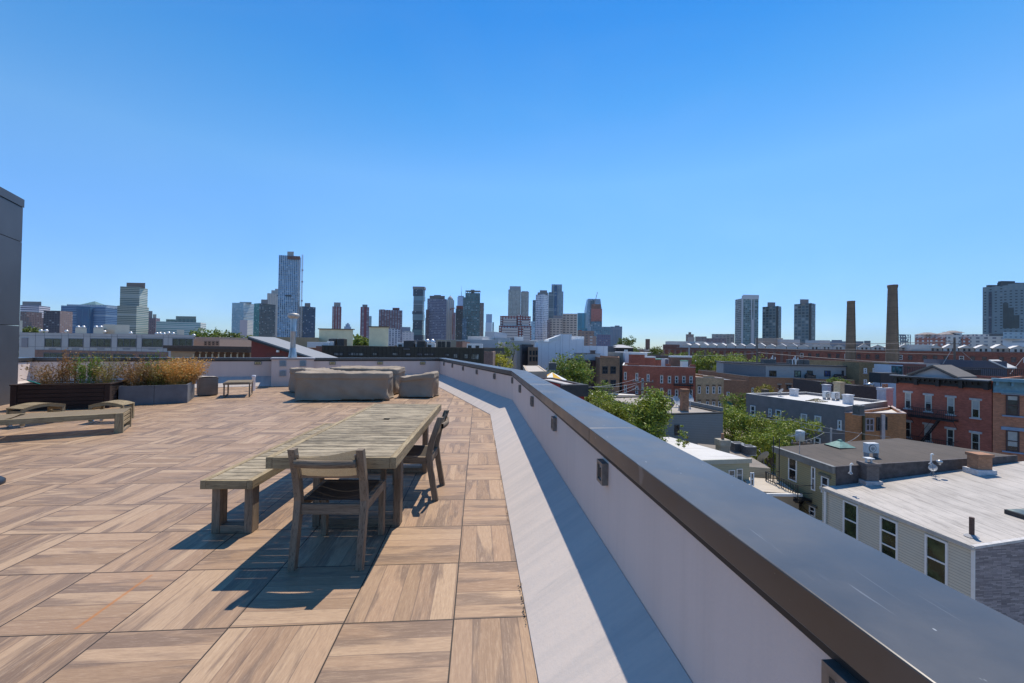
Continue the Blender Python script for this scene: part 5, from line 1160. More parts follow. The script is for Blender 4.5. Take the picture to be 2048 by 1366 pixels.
for i in range(N+1): q = a.lerp(b, i/N); m.rod(q+Vector((0, 0, -1.2)), q, .035, n=4, cap=False)
m.rod(a, b, .05, n=5); m.rod(a-Vector((0, 0, 1.1)), b-Vector((0, 0, 1.1)), .04, n=5); m.build('bars', BLK, T)
for i, (q0, q1, Yq, lab) in enumerate(((k6(65, 930), k6(270, 950), 110, 'faded pink roofed building left of the tawny brick one'), (k6(280, 965), k6(390, 1000), 100, 'small pink sloping roof beside the shorter brick smokestack'))):
    facade_bld('low_building', lab, 'building', q0, q1, Yq, Yq-2, (q0[0]+5, q0[1]+2), brick((.2, .09, .06)), plain((.55, .32, .30), .7, .1, name='pink_roofing'), [], 7, WTR, None, .0)
# near-left things behind the coping
T, A, B, z_ = facade_bld('flat_roof_building', 'flat tan roofed building just beyond the bend of the parapet', 'building', r1(60, 330), r1(252, 345), 40, 41, r1(200, 292), plain((.42, .34, .25), .85, .08, name='tan_render'), roofm((.50, .44, .37), .15, 4), [], 13, WTR, None, .06)
x, y = sp(r1(302, 262), 50); condenser(x, y, zat(*r1(302, 280), 50), .9, .9, 'black rooftop unit on the flat tan roof')
T, A, B, z_ = facade_bld('red_house', 'bright red house with black cornice and patched white roof', 'house', r1(405, 480), r1(598, 500), 33, 33.5, r1(500, 420), plain((.30, .025, .02), .8, .1, name='red_paint'), roofm((.5, .48, .46), .3, 1.2), [(r1(455, 483), r1(500, 520), dict(fw=.1))], 7, WTR, BLK, .05)
sub(MB().fb(wframe(A, B), -.3, (V2(B)-V2(A)).length+.2, .0, .35, z_-.9, z_+.05).build('cornice', BLK, T), T)
x, y = sp(r1(300, 320), 42); T = thing('parasol', 'yellow and white parasol on a roof below the parapet', 'parasol', (x, y, zat(*r1(300, 400), 42))); hh = zat(*r1(300, 300), 42)-zat(*r1(300, 400), 42)
MB().rod((0, 0, 0), (0, 0, hh), .04).build('pole', WTR, T); m = MB()
for i in range(8):
    a0, a1 = i*pi/4, (i+1)*pi/4; m.face([(0, 0, hh), (1.5*cos(a0), 1.5*sin(a0), hh-.75), (1.5*cos(a1), 1.5*sin(a1), hh-.75)], i % 2)
m.build('canopy', [plain((.65, .38, .03), .8, .1, name='yellow_cloth'), WTR], T)
# ================================================================ LEFT MIDDLE GROUND
PNL = plain((.46, .43, .42), .7, .06, 1., name='grey_wall_panel')
W_ = [(k1(a, 960), k1(b, 1045)) for a, b in ((437, 598), (668, 813), (880, 1085), (1145, 1330), (1385, 1590), (1682, 1880))]
A, B = sp((38, 700), 82), sp((386.6, 700), 80); zt = zat(210, 668, 81)
T = building('apartment_building', 'long grey panelled apartment block with wide windows beyond the back wall', 'apartment building', [A, B, (B[0]*1.2-1, B[1]*1.2), (A[0]*1.2, A[1]*1.2)], zt, PNL, GRV, .3, plain((.42, .41, .42), .6, .05, name='pale_coping'))
F = wframe(A, B); u1 = (V2(B)-V2(A)).length
GLC = glassm((.02, .026, .022), .06)
for q, mu in zip(W_, (1, 0, 2, 2, 1, 2)): window(T, A, B, *q, plain((.10, .10, .11), .5, .1, name='dark_frame'), GLC, .13, 0, mu, rec=.06)
m = MB()
for xx in (345, 433, 600, 665, 815, 878, 1087, 1143, 1333, 1383, 1592, 1640): u_, _ = uz(k1(xx, 990), A, B, F); m.fb(F, u_-.03, u_+.03, .001, .02, zt-3.6, zt-.02)
for yy in (940, 1050): z_ = onwall(*k1(1000, yy), A, B).z; m.fb(F, 0, u1, .001, .021, z_-.03, z_+.03)
m.build('panel_joints', plain((.2, .19, .2), .7, .1, name='joint_grey'), T)  # thin strips along the panel joints, darker grey than the panels
ub, _ = uz(k1(345, 1100), A, B, F); ue, _ = uz(k1(1640, 1100), A, B, F); z_ = onwall(*k1(1000, 1080), A, B).z
MB().fb(F, ub, ue, .001, .1, ZG, z_).build('brick_band', brick((.22, .12, .09)), T)
for a, b in ((430, 625), (680, 860), (900, 1090), (1110, 1320), (1360, 1560)):
    u0, _ = uz(k1(a, 1120), A, B, F); uu, _ = uz(k1(b, 1120), A, B, F); window_at(T, (tuple(V2(F[0])+F[2]*.1), F[1], F[2]), u0, uu, z_-3, z_-.55, plain((.10, .10, .11), .5, .1, name='dark_frame'), GLC, .13, 0, 2)
for xx in (512, 737, 985, 1235, 1485): u0, zz = uz(k1(xx, 1063), A, B, F); MB().fb(F, u0-.75, u0+.75, .022, .05, zz-.16, zz+.16).build('grille', plain((.27, .26, .27), .7, .1, name='grille'), T)
u0, z0 = uz(k1(213, 1045), A, B, F); uu, z1 = uz(k1(275, 955), A, B, F); MB().fb(F, u0, uu, .022, .1, z0, z1).build('blind_panel', plain((.27, .245, .26), .7, .05, name='blind_panel'), T)
def adopt(o, host):
    o.parent = host; o.location = o.location-host.location
    for k in ('label', 'category', 'group'):
        if k in o: del o[k]
    return o
def roof_box(lab, q0, q1, Y, dep, mat, name='stair_head', cat='stair head', parent=None, zb=None, grp=None, roof=None):
    a, b = sp(q0, Y), sp((q1[0], q1[1]), Y); z1 = zat(q0[0], q0[1], Y); zb = zt-.35 if zb is None else zb
    o = building(name, lab, cat, [a, b, (b[0]*(1+dep/Y), b[1]+dep), (a[0]*(1+dep/Y), a[1]+dep)], z1, mat, roof or GRV, .0, None, zb, grp)
    return adopt(o, HOST) if name in ('stair_head', 'vent_base', 'stair_tower') else o
HOST = T
BEI = plain((.62, .56, .46), .8, .06, name='beige_render')
roof_box('short beige column box at the left end of the panelled block roof', k1(183, 785), k1(217, 895), 85, 2, BEI)
roof_box('beige stair head on the panelled block roof, left of the pair', k1(1008, 822), k1(1118, 905), 88, 5, BEI)
roof_box('beige stair head on the panelled block roof, right of the pair', k1(1120, 827), k1(1262, 915), 86, 5, BEI)
roof_box('beige vent base carrying two domed fans, left of the pair', k1(735, 858), k1(845, 905), 85, 3, BEI, 'vent_base', 'vent base')
roof_box('beige vent base carrying two domed fans, right of the pair', k1(912, 858), k1(1010, 905), 85, 3, BEI, 'vent_base', 'vent base')
roof_box('small beige block at the right end of the panelled block roof', k1(1725, 875), k1(1795, 930), 86, 3, BEI, 'vent_base', 'vent base')
ALU = plain((.62, .63, .64), .35, .2, 6, .5, name='bright_aluminium')
fans = [(400, 893, 'far left single'), (452, 893, 'second single from the left'), (650, 898, 'single one before the dark block'), (763, 857, 'left one on the left base'), (815, 857, 'right one on the left base'), (938, 857, 'left one on the right base'), (985, 857, 'right one on the right base'), (1275, 915, 'beside the right stair head'), (1530, 922, 'leftmost of the right row'), (1560, 920, 'second of the right row'), (1600, 924, 'third of the right row'), (1645, 915, 'tallest of the right row'), (1690, 922, 'fifth of the right row'), (1890, 938, 'alone at the right roof end'), (1020, 903, 'low one beside the left stair head')]
for x0, y0, lb in fans:
    q = k1(x0, y0); P = aty(q[0], q[1], 85.5); T = thing('roof_fan', 'white domed roof fan, '+lb, 'roof fan', (P.x, P.y, P.z-.3), 0, 'domed fans on the panelled block')
    if 'fan0' not in _M:
        _M['fan0'] = True
    m = MB().lathe((0, 0, 0), [(.2, 0), (.2, .3), (.33, .34), (.35, .44), (.29, .62), (.16, .74), (.03, .78)], 14); m.build('dome', ALU, T, True)
    MB().lathe((0, 0, -.3), [(.27, 0), (.24, .3), (.24, .42)], 10).build('collar', plain((.2, .2, .2), .6, .1, name='collar'), T)
# arched brown building
T, A, B, z_ = facade_bld('arcaded_building', 'brown building with an arched loggia under a dark cornice', 'building', k1(1665, 1080), k2(500, 1080), 52, 50, k2(200, 1045), plain((.36, .24, .15), .85, .08, name='tan_stucco'), TAR, [], 10, BLK, None, .1)
F = wframe(A, B); Lq = (V2(B)-V2(A)).length
sub(MB().fb(F, -.5, Lq, .0, .55, z_-.25, z_+.12).fb(F, -.2, Lq, .0, .3, z_-.6, z_-.251).build('cornice', plain((.07, .045, .035), .7, .2, name='dark_brown_cornice'), T), T)
for i in range(9):
    q0 = k2(-70+i*61+18, 1085); q1 = k2(-70+i*61+66, 1140); u0, zz = uz(q0, A, B, F); uu, _ = uz(q1, A, B, F); rr = (uu-u0)/2; uc = (u0+uu)/2; m = MB(); P3 = lambda u, d, z: (F[0][0]+F[1].x*u+F[2].x*d, F[0][1]+F[1].y*u+F[2].y*d, z)
    m.face([P3(uc-rr, .02, zz-3)]+[P3(uc-rr*cos(a), .02, zz-rr+rr*sin(a)) for a in np.linspace(0, pi, 9)]+[P3(uc+rr, .02, zz-3)]); sub(m.build('arch_recess', plain((.10, .045, .02), .9, .2, name='dark_arch'), T), T)
    sub(MB().fb(F, uc-rr-.12, uc-rr+.02, .021, .12, zz-3, zz-rr).build('column', plain((.62, .5, .33), .8, .05, name='cream_column'), T), T)
W_ = [(k2(a, 985), k2(a+30, 1030)) for a in (40, 78, 116, 154)]
facade_bld('peach_building', 'small peach building with four windows behind the arcaded one', 'building', k1(1888, 1000), k2(192, 1000), 97, 96, k2(100, 950), plain((.50, .33, .24), .85, .06, name='peach_render'), GRV, W_, 10, plain((.25, .16, .11), .7, .1, name='brown_frame'), plain((.4, .35, .33), .7, .1, name='pale_coping'), .25, wk=dict(fw=.2))
# red gabled hall with sloping metal roof
yb = 41; a = aty(*k2(503, 945), yb); b = aty(*k2(1078, 1134), yb); 
ext = 3.0; sl = (b.z-a.z)/(b.x-a.x); b2 = (b.x+ext, b.y, b.z+sl*ext); c = (a.x, a.y, a.z)
RED = plain((.16, .035, .028), .8, .12, 2, name='dark_red_boards'); MTL = roofm((.24, .245, .25), .08, .45, 1, .12, 0, .55, .35)
T = building('red_hall', 'dark red hall with one long sloping grey metal roof', 'building', [(c[0], c[1]), (b2[0], b2[1]), (b2[0], b2[1]+4.2), (c[0], c[1]+4.2)], [c[2]-.12, b2[2]-.12, b2[2]-.12, c[2]-.12], RED, TAR, 0)
sub(MB().hexa([(c[0]-.15, c[1]-.3, c[2]-.1), (b2[0], b2[1]-.3, b2[2]-.1), (b2[0], b2[1]+4.3, b2[2]-.1), (c[0]-.15, c[1]+4.3, c[2]-.1), (c[0]-.15, c[1]-.3, c[2]+.06), (b2[0], b2[1]-.3, b2[2]+.06), (b2[0], b2[1]+4.3, b2[2]+.06), (c[0]-.15, c[1]+4.3, c[2]+.06)]).build('metal_roof', MTL, T), T)
sub(MB().hexa([(c[0]-.16, c[1]-.34, c[2]-.28), (b2[0], b2[1]-.34, b2[2]-.28), (b2[0], b2[1]-.28, b2[2]-.28), (c[0]-.16, c[1]-.28, c[2]-.28), (c[0]-.16, c[1]-.34, c[2]-.08), (b2[0], b2[1]-.34, b2[2]-.08), (b2[0], b2[1]-.302, b2[2]-.08), (c[0]-.16, c[1]-.302, c[2]-.08)]).build('verge', BLK, T), T)
p = aty(*k2(757, 1085), yb-.2); L_ = wthing('floodlight', 'small white floodlight on the dark red gable', 'lamp', (p.x, p.y, p.z)); MB().box(p.x-.13, p.x+.13, p.y-.05, p.y+.19, p.z-.1, p.z+.12).build('head', WTR, L_, bevel=.02)
q = aty(*k2(650, 1100), yb); q2_ = aty(*k2(850, 1140), yb); sub(MB().box(q.x, q2_.x, yb-.03, yb-.001, q2_.z-1.5, q.z).build('door_frame', plain((.13, .03, .025), .7, .1, name='red_frame'), T), T); sub(MB().box(q.x+.5, q2_.x-.2, yb-.05, yb-.031, q2_.z-1.5, q.z-.3).build('door', BLK, T), T)
zt = -1
roof_box('long tan stucco upper storey behind the flue pipe', k2(700, 945), k2(1158, 1050), 66, 9, plain((.33, .26, .165), .85, .12, 1., name='tan_stucco'), 'upper_storey', 'building', ZG)
roof_box('brown brick wall strip below the tan storey', k2(960, 1050), k2(1130, 1100), 63, 3, brick((.20, .11, .075)), 'brick_building', 'building', ZG)
CRM = plain((.80, .70, .46), .85, .07, 1.2, name='cream_stucco')
# dark brown long building with windows
DBW = plain((.055, .048, .034), .8, .15, 2., name='dark_brown_cladding')
W_ = [(k2(1303, 1093), k2(1398, 1131)), (k2(1445, 1093), k2(1600, 1131), dict(mull=2)), (k2(1680, 1095), k2(1730, 1131)), (k2(1873, 1095), k2(1935, 1131)), (k3(80, 1255), k3(172, 1306)), (k3(255, 1255), k3(345, 1306)), (k3(362, 1257), k3(512, 1306), dict(mull=1)), (k3(677, 1262), k3(752, 1315)), (k3(806, 1265), k3(882, 1345)), (k3(965, 1268), k3(1040, 1350)), (k3(1075, 1265), k3(1205, 1365), dict(mull=1))]
DBT = T, A, B, zd = facade_bld('dark_brown_building', 'long dark brown clad building with a row of small windows beyond the back wall', 'building', k2(1190, 1080), k3(1272, 1250), 62, 58, k2(2000, 1045), DBW, GRV, W_, 16, plain((.02, .02, .018), .5, .1, name='black_frame'), plain((.10, .085, .065), .7, .1, name='brown_coping'), .3, wk=dict(fw=.12, sash=0, glass=glassm((.13, .14, .14), .15)))
F = wframe(A, B); Lq = (V2(B)-V2(A)).length; m = MB(); q = .4
while q < Lq: m.fb(F, q-.02, q+.02, .002, .03, ZG, zd-.02); q += .62
sub(m.build('cladding_ribs', plain((.035, .03, .022), .8, .1, name='rib_brown'), T), T)  # ribs in a darker brown than the cladding
facade_bld('brick_end', 'brick end bay left of the long dark brown building', 'building', k2(1130, 1080), k2(1189, 1080), 62.2, 62, k2(1160, 1035), brick((.2, .09, .06)), GRV, [], 12, WTR, None, .2)
facade_bld('brick_end', 'brick end bay right of the long dark brown building', 'building', k3(1274, 1260), k3(1410, 1270), 58, 57, k3(1340, 1242), brick((.22, .13, .10)), GRV, [], 12, WTR, None, .2)
zt = zd
HOST = DBT[0]
cb = roof_box('cream stair tower on the dark brown roof, wide left one', k2(1162, 871), k2(1490, 1035), 68, 5, CRM, 'stair_tower', 'stair tower', zd-.4)
cb2 = roof_box('cream stair tower on the dark brown roof, taller right one', k2(1650, 850), k2(1836, 1035), 64, 7, CRM, 'stair_tower', 'stair tower', zd-.4)
for Tq, q0, q1, Y in ((cb, k2(1162, 871), k2(1490, 871), 68), (cb2, k2(1650, 850), k2(1836, 850), 64)):
    a, b = aty(*q0, Y), aty(q1[0], q0[1], Y); sub(MB().box(a.x-.15, b.x+.1, Y-.15, Y+.6, a.z+.004, a.z+.16).build('coping', plain((.16, .12, .085), .7, .1, name='brown_coping'), Tq), Tq)
def acs(lst, Y, z, w, h, grp, fmt, dark=(.05, .05, .05)):
    for i, (q, lb) in enumerate(lst): x, y = sp(q, Y); condenser(x, y, z, w, h, lb, grp, 0, dark)
acs([(k2(1303, 1015), 'black condenser before the wide cream tower, left of two'), (k2(1385, 1010), 'black condenser before the wide cream tower, right of two')], 63.5, zd-.3, 1.15, 1.4, 'condensers on the dark brown roof', '')
x, y = sp(k2(1190, 1015), 63); T = thing('rooftop_unit', 'long white rooftop unit at the left of the dark brown roof', 'rooftop unit', (x, y, zd-.3)); MB().box(-1.9, 1.4, -.8, .8, 0, .85).build('casing', ACW, T, bevel=.04); MB().box(1.0, 1.9, -.5, .5, .0, 1.0).build('fan_box', ACW, T, bevel=.04)
us_ = [(150, 1090, 1.5, 'black boxy unit between the cream tower and the first domes'), (330, 1140, 1.2, 'black unit left of the white unit below the domes'), (600, 1145, .55, 'black condenser right of the domes, first of three'), (660, 1145, .55, 'black condenser right of the domes, second of three'), (740, 1145, .6, 'black condenser right of the domes, third of three')]
for x0, y0, w, lb in us_: x, y = sp(k3(x0, y0), 60.5); condenser(x, y, zd-.3, w, 1.25, lb, 'black units on the dark brown roof', 0, (.04, .04, .038))
for x0, lb in ((30, 'small white unit right of the tall cream tower'), (230, 'small white unit with a green plant beside it'), (475, 'white unit directly below the two silver domes'), (1080, 'small white vent box at the right end of the dark brown roof'), (1195, 'tiny white domed vent at the right end of the dark brown roof')):
    x, y = sp(k3(x0, 1140), 61); T = thing('rooftop_unit', lb, 'rooftop unit', (x, y, zd-.3)); MB().box(-.6, .6, -.4, .4, 0, .95).build('casing', ACW, T, bevel=.05)
    MB().box(-.45, .1, -.42, -.401, .25, .7).build('vent_slot', BLK, T)
for x0, lb in ((415, 'silver dish on the dark brown roof, left of two'), (497, 'silver dish on the dark brown roof, right of two')):
    x, y = sp(k3(x0, 1080), 62); T = thing('satellite_dish', lb, 'satellite dish', (x, y, zd-.3), 0, 'silver dishes on the dark brown roof'); hh = zat(*k3(x0, 1068), 62)-zd+.3
    MB().lathe((0, 0, hh-.35), [(.36, .0), (.38, .14), (.33, .34), (.2, .48), (.03, .54)], 16).build('dome', ALU, T, True); MB().rod((0, 0, 0), (0, 0, hh-.35), .05).build('mast', GRT, T)
# middle band of roofs before the skyline
LG_ = plain((.50, .49, .48), .8, .08, .6, name='pale_grey_render'); WH_ = plain((.70, .69, .68), .75, .05, .6, name='white_render')
mids = [
 ('long beige building behind the silver domes', 'building', k3(548, 1080), k3(850, 1080), 118, k3(700, 1062), plain((.33, .28, .21), .85, .1, name='beige_wall'), GRV),
 ('small brown brick cube right of the beige building', 'building', k3(852, 1100), k3(945, 1100), 100, k3(900, 1082), brick((.2, .1, .07)), GRV),
 ('pale grey hall with long flat roof left of the steeple like pole', 'hall', k3(985, 1100), k3(1490, 1100), 125, k3(1200, 1062), LG_, WHT),
 ('pale upper block set back on the long pale hall', 'building', k3(1028, 1030), k3(1250, 1030), 135, k3(1100, 1008), LG_, WHT),
 ('whitish tall block below the twin far tower', 'building', k3(1290, 980), k3(1432, 980), 160, k3(1350, 938), plain((.48, .49, .52), .8, .06, name='cool_grey_wall'), WHT),
 ('pale hall with white roof left of the grey house row', 'hall', k3(1440, 1010), k3(1660, 1060), 150, k3(1560, 1030), LG_, WHT),
 ('grey white building with small dark windows before the brick complex', 'building', k4(268, 990), k4(640, 990), 130, k4(450, 968), plain((.40, .38, .36), .8, .08, name='warm_grey_wall'), WHT),
 ('white upper storey before the dark red brick complex', 'building', k4(330, 930), k4(455, 940), 150, k4(400, 912), WH_, WHT),
 ('white low roof block left of the big white wall', 'building', k4(545, 950), k4(735, 980), 140, k4(640, 962), LG_, WHT),
 ('pale grey lean house below the white roofs', 'building', k4(372, 1050), k4(560, 1060), 100, k4(450, 1000), plain((.38, .37, .36), .8, .06, name='dull_grey_wall'), WHT)]
for lab, cat, q0, q1, Y, qt, mt, rf in mids:
    facade_bld('pale_building' if 'brick' not in lab[:12] else 'brick_building', lab, cat, q0, q1, Y, Y-1, qt, mt, rf, [], 18, WTR, WTR if Y > 110 else None, .3)
T, A, B, z_ = facade_bld('dark_building', 'charcoal building with narrow windows behind the yellow green tree', 'building', k4(430, 1100), k4(592, 1100), 82, 84, k4(520, 1022), plain((.065, .06, .065), .8, .12, name='charcoal_wall'), GRV, [(k4(a, 1105), k4(a+22, 1150)) for a in (440, 480, 515)], 14, BLK, BLK, .3, wk=dict(fw=.1, glass=GLB))
T, A, B, z_ = facade_bld('brick_building', 'brown brick building with tall arched windows left of the big white wall', 'building', k4(525, 1100), k4(656, 1100), 80, 79, k4(600, 1055), brick((.2, .125, .08)), GRV, [(k4(a, y), k4(a+28, y+62)) for a in (540, 585, 622) for y in (1100, 1185)], 14, BLK, None, .3, wk=dict(fw=.12))
# big white blank wall building (stepped)
WB = plain((.78, .78, .80), .8, .05, .4, name='white_metal_wall')
zs = lambda q, Y=108: zat(q[0], q[1], Y)
xs = [aty(*k4(a, 1050), 108).x for a in (655, 805, 960, 1112, 1283, 1608)]; z1, z2, z3, z4, z5 = zs(k4(800, 990)), zs(k4(950, 935)), zs(k4(1040, 878)), zs(k4(1200, 950)), zs(k4(1450, 1037))
T = wthing('white_hall', 'big blank white walled building with stepped roofline and one white slope', 'building', (xs[2], 108, ZG)); m = MB(); 
def blk(m, x0, x1, za, zb_, y0=108, d=16): m.hexa([(x0, y0, ZG), (x1, y0, ZG), (x1, y0+d, ZG), (x0, y0+d, ZG), (x0, y0, za), (x1, y0, zb_), (x1, y0+d, zb_), (x0, y0+d, za)])
blk(m, xs[0], xs[1], z1, z1); blk(m, xs[1]+.01, xs[2], z1, z2, 108.01); m.build('wall', WB, T)
MB().hexa([(xs[0]-.1, 107.8, z1+.002), (xs[1], 107.8, z1+.002), (xs[1], 124.2, z1+.002), (xs[0]-.1, 124.2, z1+.002), (xs[0]-.1, 107.8, z1+.25), (xs[1], 107.8, z1+.25), (xs[1], 124.2, z1+.25), (xs[0]-.1, 124.2, z1+.25)]).hexa([(xs[1]+.02, 107.8, z1+.01), (xs[2], 107.8, z2+.01), (xs[2], 124.2, z2+.01), (xs[1]+.02, 124.2, z1+.01), (xs[1]+.02, 107.8, z1+.9), (xs[2], 107.8, z2+.9), (xs[2], 124.2, z2+.9), (xs[1]+.02, 124.2, z1+.9)]).build('roof', WTR, T)
m = MB(); blk(m, xs[2]+.01, xs[3], z3, z3, 107.6); m.build('stair_tower', WB, T)
m = MB(); blk(m, xs[3]+.01, xs[4], z4, z4, 108.02); m.build('side_block', WB, T)
m = MB(); blk(m, xs[4]+.01, xs[5], z5, z5, 108.04); m.build('low_wing', WB, T)
m = MB(); q = xs[0]+1
while q < xs[5]-1:
    zz = z1 if q < xs[1] else (z1 if q < xs[2] else (z3 if q < xs[3] else (z4 if q < xs[4] else z5))); m.box(q-.02, q+.02, 107.56 if xs[2] < q < xs[3] else 107.97, 107.59 if xs[2] < q < xs[3] else 107.99, ZG, zz-.1); q += 1.8
m.build('panel_seams', plain((.42, .43, .46), .8, .05, name='seam_grey'), T)  # seam strips in a darker grey than the white wall
q = k4(1200, 938); x, y = sp(q, 110); T = thing('rooftop_unit', 'short white duct on the big white building', 'rooftop unit', (x, y, z4)); MB().box(-1.6, 1.6, -.5, .5, 0, .9).build('casing', WTR, T, bevel=.05)
# black house with hipped roof and dormer
T, A, B, z_ = facade_bld('black_house', 'black house with pale hipped roof and one white framed window', 'house', k4(1722, 1090), k4(1955, 1090), 125, 124, k4(1840, 1062), plain((.015, .015, .017), .7, .2, name='black_cladding'), TAR, [(k4(1833, 1088), k4(1880, 1140), dict(fw=.35))], 9, WTR, None, 0)
c0 = cen([A, B]); zz = z_; m = MB(); bx = [(A[0]-.3, A[1]-.3, zz+.01), (B[0]+.3, B[1]-.3, zz+.01), (B[0]+.3, B[1]+9.3, zz+.01), (A[0]-.3, A[1]+9.3, zz+.01)]; xa = (A[0]+B[0])/2; ap = [(xa-.8, A[1]+4, zz+.95), (xa+.8, A[1]+4, zz+.95), (xa+.8, A[1]+5, zz+.95), (xa-.8, A[1]+5, zz+.95)]; m.grid([bx, ap], True); m.face(ap); sub(m.build('hipped_roof', plain((.36, .36, .37), .7, .12, name='pale_shingles'), T), T)
xs_ = [('grey slate fronted houses between white wing and black house', k4(1610, 1070), k4(1722, 1080), 128, k4(1660, 1040), plain((.10, .11, .13), .7, .15, name='slate_wall')), ('pale stone house below the black house', k4(1585, 1150), k4(1860, 1160), 112, k4(1700, 1125), plain((.33, .32, .28), .8, .15, 1.2, name='pale_stone_wall')), ('white roof parapet house right below the black house', k4(1862, 1150), k4(2048, 1160), 108, k4(1950, 1120), WH_), ('brown brick top behind the white stair head', r1(760, 200), r1(925, 200), 100, r1(840, 160), BB), ('grey white low house left of the small round tree', k5(0, 830), k5(222, 850), 105, k5(100, 826), WH_), ('brown brick roofline with black edge behind the small round tree', k5(225, 870), k5(435, 880), 112, k5(330, 852), brick((.11, .085, .07)))]
for lab, q0, q1, Y, qt, mt in xs_: facade_bld('small_house', lab, 'house', q0, q1, Y, Y-1, qt, mt, GRV, [], 12, WTR, None, .2)
# ---- long brick warehouse with white roof pavilions
WBR = brick((.18, .065, .045), (.14, .08, .06), .6, .3)
wP = [(1326, 238, 700), (1352, 236, 699), (1700, 196, 0), (2130, 150, 0)]
A, B = sp((1326, 700), 240), sp((2140, 705), 150); 
zw = 2.2; T = building('warehouse', 'very long dark red brick warehouse with white roof pavilions', 'warehouse', [A, B, (B[0]+12, B[1]+24), (A[0]+12, A[1]+24)], zw, WBR, GRV, .5, plain((.2, .16, .15), .8, .1, name='dark_coping'), cw=.2, ch=.3)
F = wframe(A, B); Lw = (V2(B)-V2(A)).length; i = 0; DG = glassm((.03, .02, .025), .25)
u0, _ = uz((1600, 715), A, B, F); q = u0
FRM = plain((.10, .045, .035), .8, .1, name='brown_frame')
while q < Lw-6 and i < 44:
    for zz in (-1.6,):
        window_at(T, F, q, q+1.35, zz, zz+2.1, FRM if i % 5 else WTR, DG, .12, 1, rec=.06, sill=None, lintel=None); i += 1
    q += 3.1 if i % 3 else 4.4
m = MB(); q = 0
while q < u0: m.fb(F, q, q+1.2, .02, .5, ZG, zw-1.2); q += 3.2
m.fb(F, 0, u0, .0, .6, zw-1.19, zw-.6); sub(m.build('pilasters', brick((.15, .09, .075), (.14, .08, .06), .6, .3), T), T)
sub(MB().fb(F, 0, uz((1353, 700), A, B, F)[0], -6, .3, zw, zw+1.9).build('corner_tower', brick((.12, .06, .05), (.14, .08, .06), .6, .3), T), T)
P3 = lambda u, d, z: (F[0][0]+F[1].x*u+F[2].x*d, F[0][1]+F[1].y*u+F[2].y*d, z)
PV = plain((.56, .54, .51), .8, .08, 1., name='pale_pavilion'); PR = plain((.62, .6, .57), .7, .1, 1., name='white_roofing'); PRT = plain((.42, .34, .27), .8, .1, name='tan_wall')
ua, _ = uz((1362, 700), A, B, F); n_ = 30; st = (Lw-ua)/n_
for i in range(n_):
    u0 = ua+i*st; u1 = u0+st*.94; uc = (u0+u1)/2; z0 = zw+.35; z1 = zw+1.55; z2 = zw+2.75+.25*(i % 3); m = MB()
    for (s0, s1) in ((-3, -9),):
        m.fb(F, u0, u1, s1, s0, z0-.8, z1)
    w = m.build('pavilion', PV if i < 20 or i % 2 else PRT, T); sub(w, T); m = MB()
    m.face([P3(u0-.2, -2.6, z1), P3(uc, -2.6, z2), P3(uc, -9.4, z2), P3(u0-.2, -9.4, z1)]); m.face([P3(uc, -2.6, z2), P3(u1+.2, -2.6, z1), P3(u1+.2, -9.4, z1), P3(uc, -9.4, z2)]); m.build('gable_roof', PR, w)
    m = MB().face([P3(u0-.15, -2.8, z1), P3(u1+.15, -2.8, z1), P3(uc, -2.8, z2-.1)]); m.build('gable_face', PV, w)
    if i > 12: MB().fb(F, uc-1.0, uc-.4, -2.99, -2.9, z0-.3, z1-.2).build('window', BLK, w); MB().fb(F, uc+.4, uc+1.0, -2.99, -2.9, z0-.3, z1-.2).build('window', BLK, w)
# second row of pale roofs behind the warehouse parapet
for i, (x0, x1, yy, Y, gr, lab) in enumerate(((1338, 1376, 682.5, 262, 0, 'pale flat pavilion row at the left end behind the warehouse'), (1414, 1448, 685.5, 258, 0, 'greenish white sloped roof behind the left pavilions'), (1395, 1412, 683, 255, 0, 'short white block with grey side behind the left pavilions'), (1526, 1566, 676, 250, 1, 'beige flat topped block before the second glass tower'), (1560, 1600, 679, 245, 0, 'white hip roofed block right of the beige flat block'), (1640, 1660, 680.5, 240, 0, 'cream block left of the shorter smokestack'))):
    facade_bld('roof_block', lab, 'building', (x0, 690), (x1, 690), Y, Y-2, ((x0+x1)/2, yy), PRT if gr else PV, PR, [], 12, WTR, None, .1, wk={})
facade_bld('green_roof_hall', 'pale hall with light green roof right of the taller smokestack', 'hall', k6(905, 780), k6(1130, 780), 176, 174, k6(1000, 748), PV, plain((.42, .55, .40), .7, .06, name='pale_green_roof'), [], 10, WTR, None, 0)
